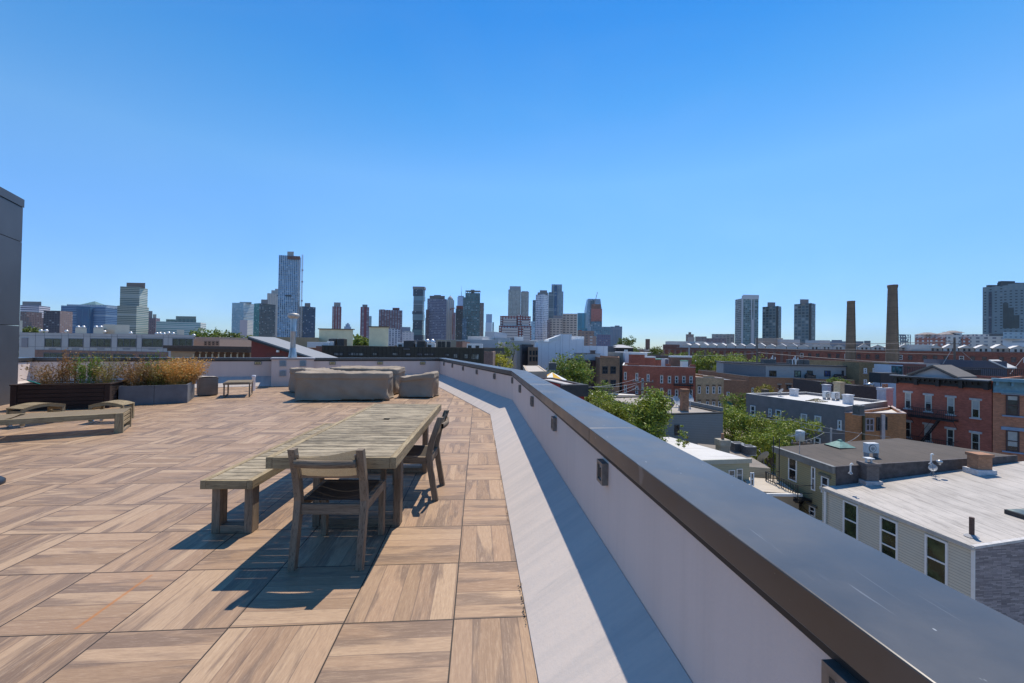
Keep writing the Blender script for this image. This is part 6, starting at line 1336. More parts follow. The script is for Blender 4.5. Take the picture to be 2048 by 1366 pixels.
# smokestacks
for (q0, q1, qb0, qb1, ytop, Y, lab, fl) in ((k6(278, 0)[0], k6(342, 0)[0], k6(262, 0)[0], k6(350, 0)[0], 602, 152, 'shorter round brick smokestack, plain top', 0), (k6(690, 0)[0], k6(764, 0)[0], k6(668, 0)[0], k6(775, 0)[0], 570, 150, 'taller round brick smokestack with flared top', 1)):
    xc = (aty(q0, 650, Y).x+aty(q1, 650, Y).x)/2; r1_ = (aty(q1, 650, Y).x-aty(q0, 650, Y).x)/2; r0_ = (aty(qb1, 650, Y).x-aty(qb0, 650, Y).x)/2; z1 = zat((q0+q1)/2, ytop, Y); zb0 = zat(q0, 725, Y); r00 = r1_+(r0_-r1_)*(z1-ZG)/(z1-zb0)
    T = thing('smokestack', lab, 'smokestack', (xc, Y, ZG)); H = z1-ZG
    rr = lambda z: r00+(r1_-r00)*z/H
    prof = [(rr(H*i/8), H*i/8) for i in range(8)]+[(rr(H*.95), H*.95)]
    prof += [(r1_*1.0, H*.96), (r1_*1.14, H*.985), (r1_*1.14, H), (r1_*.8, H)] if fl else [(r1_, H-.6), (r1_*1.05, H-.5), (r1_*1.05, H), (r1_*.8, H)]
    SM = NT('stack_brick'); v = SM.coord(); s_ = SM.sep(v); a_ = SM.noise(.35, 6, .7, v, (1, 1, .3)); bb = SM.noise(2.5, 5, .7, v, (.3, .3, 3)); cc = SM.mix(SM.ramp(a_, (.3, 0.), (.7, 1.)), (.13, .085, .055), (.21, .15, .10)); cc = SM.mix(SM.ramp(bb, (.4, 0.), (.7, .6)), cc, (.28, .21, .15)); SM.bump(bb, .4, .05)
    MB().lathe((0, 0, 0), prof, 28).build('shaft', SM.fin(cc, .95), T, True)
    m = MB()
    for z in np.linspace(H*.3, H*.97, 12): m.lathe((0, 0, z), [(rr(z)+.02, 0), (rr(z)+.05, .04), (rr(z)+.02, .09)], 28)
    m.build('iron_bands', plain((.08, .06, .05), .8, .2, name='iron_band'), T)
    m = MB().rod((r00*.3, -r00*.95-.1, 2), (r1_*.3, -r1_*.95-.15, H), .06, n=5); m.build('ladder', BLK, T)
# ================================================================ SKYLINE
def tower(label, x0, x1, ytop, Y, mL, c=None, mR=None, tops=(), name='tower', cat='tower', zb=ZG, part='shaft', depth=None, roofm_=None):
    """x0,x1: picture columns of the silhouette; c: column of the near corner if two sides show"""
    pa, pb = V2(pt(x0, Y)), V2(pt(x1, Y)); W_ = (pb-pa).length; z1 = zat((x0+x1)/2, ytop, Y)
    ray = V2(pt((x0+x1)/2, 1.)).normalized()
    if c is None:
        t = Vector((ray.y, -ray.x)); pc = (pa+pb)/2; k = 1.0/max(.5, t.x); hw = W_*.5*t.x/1.0
        hw = W_*.5*abs(t.x); d = depth or max(14, hw*1.4); sh = 1.0
        P = [pc-t*hw, pc+t*hw, pc+t*hw*.96+ray*d, pc-t*hw*.96+ray*d]; facem = [0, 1, 0, 1]
    else:
        r = (x1-c)/(x1-x0); th = math.radians(84-74*r); rc = V2(pt(c, 1.)).normalized(); base = math.atan2(rc.y, rc.x)
        # frontal direction is perpendicular to the line of sight, then turned by th
        fd = Vector((cos(base-pi/2+th), sin(base-pi/2+th)))     # along the right-hand face, going away to the right
        ld = Vector((cos(base+pi/2-(pi/2-th)*1.0+0), sin(base+pi/2-(pi/2-th)))) # along the left-hand face, perpendicular
        ld = Vector((-fd.y, fd.x)); C0 = V2(pt(c, Y))
        def hit(dirv, px):
            s = V2(pt(px, 1.)); det = dirv.x*(-s.y)+s.x*dirv.y
            return ((-C0.x)*(-s.y)+s.x*(-C0.y))/det
        a = hit(ld, x0); b = hit(fd, x1); a = abs(a) if 0 < abs(a) < W_*4 else W_; b = abs(b) if 0 < abs(b) < W_*4 else W_
        P = [C0+ld*a, C0, C0+fd*b, C0+fd*b+ld*a]; facem = [0, 1, 1, 0]
        t = -ld if r < .5 else fd
    P = [(p.x, p.y) for p in P]; cc = cen(P); T = wthing(name, label, cat, (cc[0], cc[1], zb)); m = MB(); n = 4
    for i in range(4):
        j = (i+1) % 4; m.face([(*P[i], zb), (*P[j], zb), (*P[j], z1), (*P[i], z1)], facem[i])
    m.build(part, [mL, mR or mL], T)
    MB().face([(*p, z1-.02) for p in P]).build('roof', roofm_ or GRT, T)
    zc = z1
    for ti, (a0, a1, yt, mt) in enumerate(tops):
        Yt = cc[1]-(cc[1]-P[1][1])*.55+ti*1.3; q0, q1 = V2(pt(a0, Yt)), V2(pt(a1, Yt)); z2 = zat((a0+a1)/2, yt, Yt)
        t = (q1-q0).normalized(); n_ = ray; d = min((q1-q0).length*.6, 20)
        Q = [q0, q1, q1+n_*d-t*.4, q0+n_*d+t*.4]; m = MB()
        for i in range(4): j = (i+1) % 4; m.face([(*Q[i], z1-.5), (*Q[j], z1-.5), (*Q[j], z2), (*Q[i], z2)])
        m.face([(*q, z2) for q in Q]); m.build('penthouse', mt, T)
    T['_z'] = z1; return T
cf = plain((.20, .20, .21), .7, .1, .02, name='tower_plant_room'); cfb = plain((.17, .13, .11), .7, .1, .02, name='brown_plant_room'); cfl = plain((.42, .40, .37), .7, .1, .02, name='pale_plant_room'); cfd = plain((.05, .06, .065), .6, .1, .02, name='dark_plant_room')
fc = facade
g_bl, g_dk, g_tl = (.05, .10, .15), (.025, .04, .055), (.03, .08, .085)
# left group
tower('white and blue banded office block at the far left', 38, 98, 611, 900, fc((.50, .47, .52), (.05, .06, .10), 50, 4.2, 1, .5), 76, fc((.58, .55, .58), (.08, .09, .12), 50, 4.2, 1, .45), [(42, 80, 603, cf)])
T = wthing('terraced_block', 'dark brown stepped block before the banded white office', 'apartment building', (pt(52, 760)[0], 760, ZG)); m = MB()
for i, (a, b, yt) in enumerate(((38, 51, 623), (51.1, 57, 634), (57.1, 62, 644), (62.1, 67.5, 652))): p, q = pt(a, 760), pt(b, 760); m.box(p[0], q[0], 760+i*.2, 785, ZG, zat(a, yt, 760))
m.build('stepped_wings', fc((.13, .09, .085), (.05, .04, .045), 4, 3.3, .5, .5), T)
tower('near black flat topped slab with a brown brick end', 85, 143.6, 621.5, 700, fc((.035, .03, .045), (.02, .02, .03), 4, 3.4, .6, .5), 118, fc((.19, .135, .12), (.10, .08, .09), 3.6, 3.4, .5, .45))
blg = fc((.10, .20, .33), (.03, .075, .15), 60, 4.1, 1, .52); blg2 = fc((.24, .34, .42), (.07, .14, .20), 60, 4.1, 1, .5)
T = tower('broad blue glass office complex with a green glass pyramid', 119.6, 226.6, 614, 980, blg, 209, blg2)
C0 = 975
for a, b, yt, yy, mt, nm in ((151, 178.5, 613, 955, fc((.02, .10, .19), (.012, .07, .14), 14, 90, .8, .9), 'centre_bay'), (131, 211, 608.6, 1000, fc((.26, .32, .37), (.13, .18, .24), 4, 12, .6, .8), 'upper_storeys'), (178.6, 209, 615.5, 962, fc((.10, .19, .30), (.03, .07, .14), 60, 4.1, 1, .5), 'right_wing')):
    p, q = pt(a, yy), pt(b, yy); sub(MB().box(p[0], q[0], yy, yy+30, ZG, zat(a, yt, yy)).build(nm, mt, T), T)
p, q = pt(157, 1000), pt(187.7, 1000); zz = zat(170, 609, 1000); za = zat(172, 601, 1000); m = MB(); xm = (p[0]+q[0])/2; yb_ = 1002
ring_ = [(p[0], yb_, zz), (q[0], yb_, zz), (q[0], yb_+30, zz), (p[0], yb_+30, zz)]; m.grid([ring_, [(xm-.3, yb_+15, za), (xm+.3, yb_+15, za), (xm+.3, yb_+15.5, za), (xm-.3, yb_+15.5, za)]], True); sub(m.build('pyramid', plain((.14, .22, .19), .3, .1, .05, name='green_glass'), T), T)
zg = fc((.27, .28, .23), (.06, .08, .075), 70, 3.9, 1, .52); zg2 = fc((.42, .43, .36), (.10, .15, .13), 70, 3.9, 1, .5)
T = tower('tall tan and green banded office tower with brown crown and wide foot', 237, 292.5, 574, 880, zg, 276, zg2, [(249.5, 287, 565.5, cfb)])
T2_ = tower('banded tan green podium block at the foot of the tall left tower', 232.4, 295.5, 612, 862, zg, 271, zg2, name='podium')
tower('slim purple brown block right of the banded tower', 294, 318.5, 636, 950, fc((.13, .09, .12), (.05, .05, .07), 4, 3.6, .5, .5), 310, fc((.17, .12, .14), (.06, .05, .07), 4, 3.6, .5, .5), [(291, 303, 622, cf), (304, 311, 628.5, cfl)])
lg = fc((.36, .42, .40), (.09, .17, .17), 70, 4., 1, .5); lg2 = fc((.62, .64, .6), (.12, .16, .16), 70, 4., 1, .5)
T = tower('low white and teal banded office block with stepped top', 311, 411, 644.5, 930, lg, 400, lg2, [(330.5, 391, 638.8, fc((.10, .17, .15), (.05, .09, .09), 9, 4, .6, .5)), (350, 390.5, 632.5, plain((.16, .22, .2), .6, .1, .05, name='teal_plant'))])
# second group
T = tower('pale blue glass slab at the left of the tall tower group', 462, 505.5, 605.5, 1000, fc((.27, .36, .40), (.17, .26, .31), 3, 3.6, .9, .8, .12), 485, fc((.50, .52, .50), (.20, .26, .28), 40, 3.8, 1, .5), [(477, 501, 603.8, plain((.3, .38, .42), .4, .1, .02, name='pale_glass_top'))])
T = tower('small pinkish white office block with ribbed side before the pale slab', 478.5, 504.6, 640, 900, plain((.50, .44, .47), .8, .05, .02, name='pinkish_wall'), 493.5, fc((.66, .62, .52), (.30, .29, .27), 40, 3.3, 1, .4))
T = tower('dark teal glass tower with a green left face', 505.6, 549, 606.5, 960, fc((.02, .14, .13), (.02, .12, .12), 5, 3.6, .8, .6), 517, fc((.10, .11, .11), (.035, .06, .065), 3.2, 3.4, .7, .6), [(520, 533.5, 599, cf)])
T = tower('beige stepped apartment tower behind the tallest tower', 532, 560, 587, 1150, fc((.42, .37, .32), (.16, .16, .17), 4, 3.3, .5, .5), None, None, [(540, 556, 580.5, cfl), (547.5, 558, 577.5, cfl)])
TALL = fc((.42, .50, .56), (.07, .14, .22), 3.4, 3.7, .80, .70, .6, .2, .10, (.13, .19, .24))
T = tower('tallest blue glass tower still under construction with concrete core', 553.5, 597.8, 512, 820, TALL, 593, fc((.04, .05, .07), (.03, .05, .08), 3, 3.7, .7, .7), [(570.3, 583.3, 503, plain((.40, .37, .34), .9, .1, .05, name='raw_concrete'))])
p, q = pt(555, 818), pt(597.5, 818); zt_ = T['_z']; m = MB(); w_ = q[0]-p[0]
for i in range(5): m.box(p[0]+w_*(i/5)+.6, p[0]+w_*((i+1)/5)-.6, 815, 817.5, zt_-7.5, zt_-1.0)
sub(m.build('unglazed_floors', plain((.14, .075, .065), .8, .2, .1, name='red_lead_floors'), T), T)
a, b = pt(552.6, 816.5), pt(580, 816.5); zz = zat(566, 591.5, 816.5); sub(MB().box(a[0], b[0], 814.6, 817, zz-1.2, zz+1.4).build('refuge_floor_band', cfd, T), T)
x = pt(601, 818)[0]; H = wthing('construction_hoist', 'thin construction hoist mast beside the tallest tower', 'hoist', (x, 818, ZG)); m = MB(); zt_ = zat(601, 509, 818)
for dx in (-.9, .9):
    for dy in (-.9, .9): m.box(x+dx-.16, x+dx+.16, 818+dy-.16, 818+dy+.16, ZG, zt_)
z = ZG
while z < zt_-4: m.beam((x-.9, 817.1, z), (x+.9, 817.1, z+4), .22, .22); z += 4
m.build('mast', plain((.35, .36, .38), .6, .1, name='hoist_steel'), H); m = MB()
for yy in (542, 565, 603): zz = zat(601, yy, 818); m.box(x-.4, x+2.2, 816.5, 818.5, zz, zz+3)
m.build('car', plain((.3, .3, .32), .7, .1, name='hoist_car'), H)
T = tower('dark navy glass block right of the tallest tower', 597, 629.4, 612.5, 900, fc((.05, .055, .06), (.02, .03, .04), 3.4, 3.4, .8, .6), 604.5, fc((.035, .065, .10), (.018, .045, .085), 3.2, 3.5, .75, .7), [(607.3, 618.8, 606, cf)])
BR_ = lambda: None
rw = fc((.17, .035, .04), (.32, .33, .34), 6, 3.1, .52, .55, .3)
T = tower('slender dark red and white striped tower, left of two', 663, 681.4, 613, 1000, rw, None, None, [(666, 679.3, 604.8, plain((.33, .30, .29), .8, .05, .05, name='grey_brown_crown'))])
T = tower('slender dark red striped tower with grey flanks, right of two', 719.5, 736.8, 614, 1000, fc((.15, .035, .05), (.15, .15, .18), 11, 3.1, .45, .7, .3), None, None, [(723, 733.2, 609, cf)])
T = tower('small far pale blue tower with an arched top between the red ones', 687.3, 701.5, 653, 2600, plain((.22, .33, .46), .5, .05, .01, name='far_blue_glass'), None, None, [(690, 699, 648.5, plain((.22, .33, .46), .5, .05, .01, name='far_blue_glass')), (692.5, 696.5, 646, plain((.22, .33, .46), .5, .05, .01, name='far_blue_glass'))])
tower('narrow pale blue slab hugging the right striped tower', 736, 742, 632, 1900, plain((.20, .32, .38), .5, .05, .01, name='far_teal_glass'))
T = tower('broad brown red and grey apartment slab with stepped top', 756.5, 803.6, 620, 1050, fc((.13, .05, .06), (.17, .19, .22), 6.5, 3.2, .66, .62, .5), None, None, [(783.5, 797.5, 615.5, plain((.12, .045, .05), .8, .1, .05, name='dark_red_crown')), (758, 768, 618.8, plain((.12, .045, .05), .8, .1, .05, name='dark_red_crown'))])
tower('ornate pale grey block below the broad brown slab', 776.5, 800, 658, 860, fc((.36, .38, .42), (.06, .07, .10), 6, 4, .5, .7), None, None, [(779, 790, 656.5, cfl)])
tower('low pale grey house row below the stacked tower, left', 804, 827, 664, 800, fc((.42, .40, .41), (.2, .2, .22), 6, 4, .4, .4), None, None, [(808, 822, 662, cfl)])
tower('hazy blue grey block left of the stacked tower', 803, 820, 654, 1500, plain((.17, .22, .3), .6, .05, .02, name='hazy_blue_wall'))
# stacked tower
T = wthing('stacked_tower', 'slim tower of shifted glass boxes stacked on one another', 'tower', (pt(834, 960)[0], 960, ZG))
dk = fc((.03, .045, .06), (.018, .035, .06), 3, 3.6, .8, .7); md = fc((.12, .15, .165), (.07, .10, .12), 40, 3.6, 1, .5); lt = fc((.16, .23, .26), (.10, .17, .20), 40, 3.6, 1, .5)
for i, (a, b, y1_, y0_, mt) in enumerate(((175, 352, 250, 292, plain((.22, .22, .22), .7, .15, .1, name='open_crown')), (182, 338, 292, 395, dk), (190, 345, 395, 460, lt), (190, 332, 460, 625, md), (174, 334, 625, 668, dk), (182, 340, 668, 760, lt), (186, 330, 760, 902, dk), (180, 332, 902, 985, fc((.09, .15, .15), (.05, .10, .11), 40, 3.6, 1, .5)), (176, 345, 985, 1300, dk))):
    p, q = pt(k3(a, 0)[0], 960), pt(k3(b, 0)[0], 960); z1_, z0_ = zat(834, k3(0, y1_)[1], 960), (zat(834, k3(0, y0_)[1], 960) if i < 8 else ZG)
    sub(MB().box(p[0], q[0], 960-.3*(i % 2), 978, z0_, z1_-.05).build('stacked_box', mt, T), T)
T = tower('wide grey violet office tower with angled cap and banded side', 853, 891.8, 597.5, 930, fc((.16, .155, .20), (.04, .055, .10), 3.2, 3.7, .78, .5), None, None, [(857.3, 887.8, 591.5, plain((.13, .12, .12), .7, .1, .05, name='brown_grey_cap')), (866, 880, 590, plain((.13, .12, .12), .7, .1, .05, name='brown_grey_cap'))])
tower('narrow dark brown slab at the foot of the violet tower', 850.5, 856.6, 619, 920, fc((.09, .06, .065), (.04, .04, .05), 4, 3.4, .5, .5))
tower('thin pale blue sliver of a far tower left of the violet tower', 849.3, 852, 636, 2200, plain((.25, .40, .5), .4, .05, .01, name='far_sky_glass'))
T = tower('cream stone tower with a small domed top', 891.6, 906.8, 600, 1000, fc((.55, .50, .43), (.28, .27, .26), 4.5, 3.5, .35, .9, .1), None, None, [(893, 904.5, 597, plain((.5, .46, .40), .8, .05, .05, name='cream_stone'))])
xx, yy = pt(898.3, 1006); zz = zat(898.3, 597.3, 1006); sub(MB().lathe((xx, yy+3, zz), [(6, 0), (5.2, 2.5), (3.2, 5), (1, 6.8), (.3, 9)], 12).build('dome', plain((.40, .37, .34), .7, .1, .2, name='dome_copper'), T, True), T)
T = tower('unfinished dark tower with rust red open top floors', 910, 924.6, 618, 980, fc((.05, .04, .045), (.02, .045, .045), 3.3, 3.6, .6, .6), None, None, [(911, 924.4, 611.5, plain((.25, .06, .04), .8, .15, .2, name='rust_red_steel'))])
tower('slim pink and grey slab left of the unfinished dark tower', 904, 909.8, 625, 1000, fc((.40, .25, .28), (.25, .22, .26), 6, 3.4, .5, .5))
p = aty(906, 618, 975); Cn = wthing('tower_crane', 'small reddish tower crane left of the unfinished dark tower', 'crane', (p.x, p.y, p.z-30)); 
MB().box(p.x-.8, p.x+.8, 974, 976, p.z-60, p.z+2).build('mast', plain((.35, .12, .09), .7, .1, name='crane_red'), Cn); MB().beam((p.x-7, 975, p.z), (p.x+6, 975, p.z+2.5), 1.2, 1.4).box(p.x-7, p.x-4, 974, 976, p.z-3, p.z).build('jib', plain((.35, .12, .09), .7, .1, name='crane_red'), Cn)
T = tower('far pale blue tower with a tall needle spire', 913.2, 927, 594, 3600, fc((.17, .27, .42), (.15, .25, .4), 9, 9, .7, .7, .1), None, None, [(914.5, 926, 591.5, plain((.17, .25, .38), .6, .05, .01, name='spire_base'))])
xx, _ = pt(920.8, 3620); z0_, z1_ = zat(920.8, 592, 3620), zat(920.8, 569.5, 3620); sub(MB().rod((xx, 3620, z0_), (xx, 3620, z0_+(z1_-z0_)*.45), 3.2, 1.8, 6).rod((xx, 3620, z0_+(z1_-z0_)*.45), (xx, 3620, z1_), 1.6, .5, 6).build('spire', plain((.25, .3, .36), .6, .05, .01, name='spire_steel'), T), T)
tl = fc((.075, .10, .105), (.028, .085, .095), 3.3, 3.5, .8, .68, .7, .15, .1)
T = tower('dark teal glass tower with open framed crown', 929, 958.5, 586, 900, tl)
p, q = pt(929, 902), pt(958.4, 902); z0_, z1_ = zat(944, 586.2, 902), zat(944, 581, 902); m = MB(); m.box(p[0], q[0], 901, 918, z1_-1.4, z1_)
for i in range(8): xx = p[0]+(q[0]-p[0])*i/7; m.box(xx-.7 if i else xx, xx+.7 if i < 7 else xx, 901.2, 903, z0_, z1_-1.4)
sub(m.build('crown_frame', plain((.16, .2, .19), .6, .1, .2, name='crown_steel'), T), T); a, b = pt(939.5, 905), pt(946.5, 905); sub(MB().box(a[0], b[0], 905, 916, z1_-5, zat(943, 579.2, 905)).build('plant_room', cf, T), T)
tower('narrow lighter teal wing left of the framed crown tower', 924.4, 931.2, 594.5, 915, fc((.14, .20, .22), (.07, .13, .15), 3.3, 3.5, .8, .68, .5))
tower('blue lower slab at the foot of the teal tower', 923.8, 932.3, 637, 885, fc((.07, .12, .16), (.03, .07, .11), 3.3, 3.5, .8, .68, .5))
tower('brown gridded tower right of the teal tower', 958.3, 966.4, 605.6, 960, fc((.24, .19, .17), (.05, .05, .06), 3.4, 3.3, .62, .5))
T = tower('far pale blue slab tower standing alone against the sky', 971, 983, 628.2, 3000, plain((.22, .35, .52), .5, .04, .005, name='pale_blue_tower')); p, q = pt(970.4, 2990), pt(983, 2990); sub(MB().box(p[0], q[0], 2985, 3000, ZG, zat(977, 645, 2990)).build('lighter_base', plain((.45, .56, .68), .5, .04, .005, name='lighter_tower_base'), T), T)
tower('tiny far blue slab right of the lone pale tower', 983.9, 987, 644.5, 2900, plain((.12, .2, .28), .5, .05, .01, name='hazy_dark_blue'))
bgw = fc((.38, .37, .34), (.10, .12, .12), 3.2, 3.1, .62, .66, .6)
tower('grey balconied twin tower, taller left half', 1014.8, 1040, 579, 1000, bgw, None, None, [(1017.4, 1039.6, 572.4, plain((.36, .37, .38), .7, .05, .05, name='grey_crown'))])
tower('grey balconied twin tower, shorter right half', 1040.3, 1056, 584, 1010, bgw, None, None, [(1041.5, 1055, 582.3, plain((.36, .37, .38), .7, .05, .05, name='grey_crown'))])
BRK = fc((.17, .05, .05), (.40, .38, .36), 5.2, 4.6, .62, .55, .3); BRK2 = fc((.42, .38, .36), (.17, .14, .14), 60, 4.6, 1, .35)
T = tower('dark red brick complex with pale window grids and stepped wings', 999.2, 1060.5, 632, 760, BRK)
for a, b, yt, yy, mt in ((1005.5, 1032, 637.5, 752, BRK2), (1043, 1057, 640, 752, BRK2), (1034, 1042.8, 629.5, 755, BRK), (997, 1062.5, 651, 748, BRK), (1003, 1035, 655.5, 744, BRK2), (1046, 1060, 655.5, 744, BRK2)):
    p, q = pt(a, yy), pt(b, yy); sub(MB().box(p[0], q[0], yy, yy+12, ZG, zat(a, yt, yy)).build('wing', mt, T), T)
tower('thin dark blue tower left of the white gridded tower', 1064, 1070.2, 600, 1150, fc((.05, .08, .11), (.03, .06, .1), 3.5, 3.5, .8, .7))
tower('pale blue low slab left of the white gridded tower', 1061, 1069.2, 642.8, 980, fc((.30, .40, .48), (.2, .32, .42), 5, 4, .8, .7))
wg = fc((.62, .64, .68), (.09, .13, .19), 3.6, 3.7, .74, .74, .5, .2)
T = tower('white gridded glass tower with dark roof cap', 1070, 1095.7, 588, 830, wg, 1084.7, fc((.75, .75, .76), (.08, .12, .18), 4.2, 3.7, .6, .8, .5), [(1073.5, 1094.5, 584.8, cf), (1078, 1092.5, 580.5, cf)])
a, b = pt(1083.4, 826), pt(1087.3, 826); 
tower('dark slab tower between the white gridded and pale glass towers', 1095.3, 1105.2, 585, 980, fc((.10, .13, .15), (.05, .08, .10), 60, 3.7, 1, .55), None, None, [(1096.5, 1103.7, 584.2, cf)])
gp = fc((.26, .30, .32), (.10, .17, .22), 5, 3.9, .55, .8, .3)
T = tower('tall pale glass office tower with dark centre strip', 1104.8, 1125.2, 582.8, 1050, gp, None, None, [(1101.2, 1122.3, 568.6, gp)])
a, b = pt(1107.5, 1046), pt(1112.5, 1046); sub(MB().box(a[0], b[0], 1044, 1049.5, ZG, zat(1110, 571, 1046)).build('centre_strip', fc((.03, .08, .14), (.02, .06, .12), 5, 3.9, .9, .8), T), T)
TN = fc((.44, .36, .30), (.06, .05, .055), 7, 4.6, .66, .42, .2, .5, .0)
T = tower('tan office block with punched windows, taller right part', 1124.2, 1153.7, 627.3, 800, TN); 
T = tower('tan office block with punched windows, lower left part', 1096.8, 1124, 636.8, 790, TN, None, None, [(1105.5, 1123.5, 631, plain((.28, .25, .25), .8, .05, .1, name='taupe_wall'))])
tower('brown shaded low wing at the left of the tan office block', 1094, 1100, 640, 785, fc((.17, .13, .13), (.12, .10, .10), 5, 3.6, .5, .4))
tower('vivid cyan glass block', 1154, 1174.5, 626, 1000, fc((.06, .20, .26), (.03, .17, .24), 9, 60, .7, .95, .5))
gt = fc((.30, .36, .42), (.15, .22, .28), 5, 3.8, .8, .8, .3)
T = wthing('tapered_tower', 'pale tapered glass tower with faceted shoulders', 'tower', (pt(1187, 1150)[0], 1150, ZG)); p0, p1 = pt(1172, 1150), pt(1202.7, 1150); zs1, zs2 = zat(1187, 620, 1150), zat(1187, 597.3, 1150); t0, t1 = pt(1175.8, 1150), pt(1200, 1150); m = MB()
m.box(p0[0], p1[0], 1150, 1185, ZG, zs1-.01); m.hexa([(p0[0], 1150, zs1), (p1[0], 1150, zs1), (p1[0], 1185, zs1), (p0[0], 1185, zs1), (t0[0], 1154, zs2), (t1[0], 1154, zs2), (t1[0], 1181, zs2), (t0[0], 1181, zs2)]); m.build('shaft', gt, T)
a, b = pt(1180, 1146), pt(1188, 1146); sub(MB().box(a[0], b[0], 1146, 1149.5, zs1-40, zat(1184, 600, 1146)).build('dark_notch', fc((.06, .09, .11), (.04, .07, .09), 5, 3.8, .8, .8), T), T)
T = tower('tower under construction wrapped in red brown above blue glass', 1181, 1203.3, 643, 960, fc((.10, .17, .22), (.06, .13, .18), 4, 3.8, .8, .8, .4), None, None, [(1181.2, 1203.2, 617.5, fc((.30, .11, .09), (.24, .09, .08), 4, 3.8, .6, .6, .3, .7, 0)), (1181.6, 1200.8, 608.3, plain((.21, .12, .09), .85, .3, .2, name='bare_floors'))])
p = aty(1189.5, 597.5, 955); q = aty(1195, 584.3, 955); Cn = wthing('crane', 'thin slanting crane jib above the red brown construction tower', 'crane', (p.x, 955, p.z-12)); MB().beam((p.x-1, 955, p.z-14), q, 1.1, 1.1).build('jib', plain((.25, .22, .22), .7, .1, name='crane_steel'), Cn); MB().box(p.x-2.5, p.x+2, 954, 957, p.z-17, p.z-12).build('cab', plain((.3, .16, .12), .7, .1, name='crane_cab'), Cn)
tower('teal grey glass slab pair behind the last office block', 1203, 1221.3, 653.5, 1050, fc((.14, .23, .27), (.08, .16, .20), 5, 3.8, .7, .6))
T = tower('last blue grey ribbed office block at the right end of the skyline', 1220.3, 1243.8, 653, 980, fc((.17, .21, .27), (.08, .12, .17), 3.4, 60, .55, .95), None, None, [(1229, 1238.5, 651, cf)])
tower('low violet brick block before the ribbed office block', 1193.6, 1220.6, 669.3, 620, fc((.13, .12, .18), (.07, .10, .16), 3.2, 3.4, .55, .5))
tower('low brown and tan brick block before the cyan glass block', 1154.2, 1188, 661.5, 560, fc((.22, .15, .12), (.12, .09, .09), 5, 3.6, .5, .5), None, None, [(1156, 1163, 660, plain((.3, .08, .05), .8, .1, .2, name='red_corner'))])
tower('reddish grey low block at the foot of the construction tower', 1176, 1192.5, 672, 480, fc((.28, .19, .16), (.34, .32, .3), 7, 3.6, .4, .4))
# right groups
tower('small square brick tower alone on the horizon', 1290.6, 1299.7, 678, 620, plain((.13, .075, .06), .85, .2, .2, name='brick_far'))
T = tower('brown church like block with stepped roof on the low horizon', 1371.4, 1387.2, 668.5, 700, fc((.22, .17, .15), (.12, .10, .10), 5, 4, .4, .5), None, None, [(1376.5, 1382, 664.3, cfb)])
tower('pale rounded block before the church like one', 1375, 1389, 674.5, 560, plain((.40, .36, .34), .8, .1, .1, name='pale_far_wall'))
tower('brown low roofs right of the church like block', 1390, 1413, 673, 900, fc((.20, .17, .16), (.14, .12, .12), 6, 4, .5, .5))
tower('wide grey brown apartment slab left of the white edged tower', 1423, 1468.5, 668, 760, fc((.24, .23, .23), (.12, .13, .14), 6, 3.4, .55, .6))
tower('low mauve brick block under the wide grey slab', 1412, 1452, 676.5, 600, fc((.17, .13, .14), (.11, .09, .1), 5, 3.4, .5, .5))
T = tower('white edged glass apartment tower with balconies', 1469.5, 1516.3, 597, 700, fc((.22, .23, .22), (.05, .07, .075), 3.2, 3.2, .72, .55, .6), 1482.4, fc((.15, .20, .20), (.06, .11, .12), 3.3, 3.2, .80, .66, .7, .15, .1))
zt_ = T['_z']; Pq_ = V2(pt(1482.4, 700)); 
ro = V2(pt(1516.3, 700)); base = math.atan2(*(V2(pt(1482.4, 1.)).normalized()).yx)
def onT(px, Y0, d=-.8):
    return V2(pt(px, Y0+d))
gw_ = [v for v in T.children if v.name.startswith('shaft')][0]
vv = [Vector(v.co)+T.location for v in gw_.data.vertices]; tops_ = sorted({(round(v.x, 2), round(v.y, 2)) for v in vv}, key=lambda v: v[0]/v[1]); Cc = min(tops_, key=lambda v: abs(v[0]/v[1]-pt(1482.4, 1.)[0])); Rr = tops_[-1]
Fg = wframe(Cc, Rr); Lg = (V2(Rr)-V2(Cc)).length; WF = plain((.55, .57, .60), .7, .05, .05, name='white_frame'); m = MB(); zp_ = zat(1500, 589.8, 700)
m.fb(Fg, 0, 2.2, .0, .9, ZG, zp_-2).fb(Fg, Lg*.56, Lg*.74, .0, .9, ZG, zat(1505, 639, 700)).fb(Fg, Lg*.55, Lg*.60, .0, .9, ZG, zp_-3).fb(Fg, Lg*.70, Lg*.74, .0, .9, ZG, zp_-3).fb(Fg, 2.2, Lg, -1, 1, zt_-1, zp_)
sub(m.build('white_frame', WF, T), T)
bl_ = fc((.12, .155, .165), (.03, .058, .075), 5.2, 4.8, .74, .70, .6, .15); bl2 = fc((.09, .12, .135), (.035, .055, .07), 5.2, 4.8, .6, .6, .5, .15)
for a, c_, b, yt, tp, Y, lb in ((1524.2, 1555.3, 1562, 611.8, (1534.2, 1549.8, 604.6), 700, 'dark blue glass apartment tower, left one of the twins'), (1587.6, 1621.5, 1630.4, 606, (1599.3, 1616.6, 598.6), 640, 'dark blue glass apartment tower, right one of the twins')):
    T = tower(lb, a, b, yt, Y, bl_, c_, bl2, [(tp[0], tp[1], tp[2], plain((.20, .19, .20), .7, .05, .1, name='plant_room_grey'))])
    p = pt(c_, Y-1); sub(MB().box(p[0]-.9, p[0]+.9, Y-1, Y+2, ZG, T['_z']).build('corner_strip', cfd, T), T)
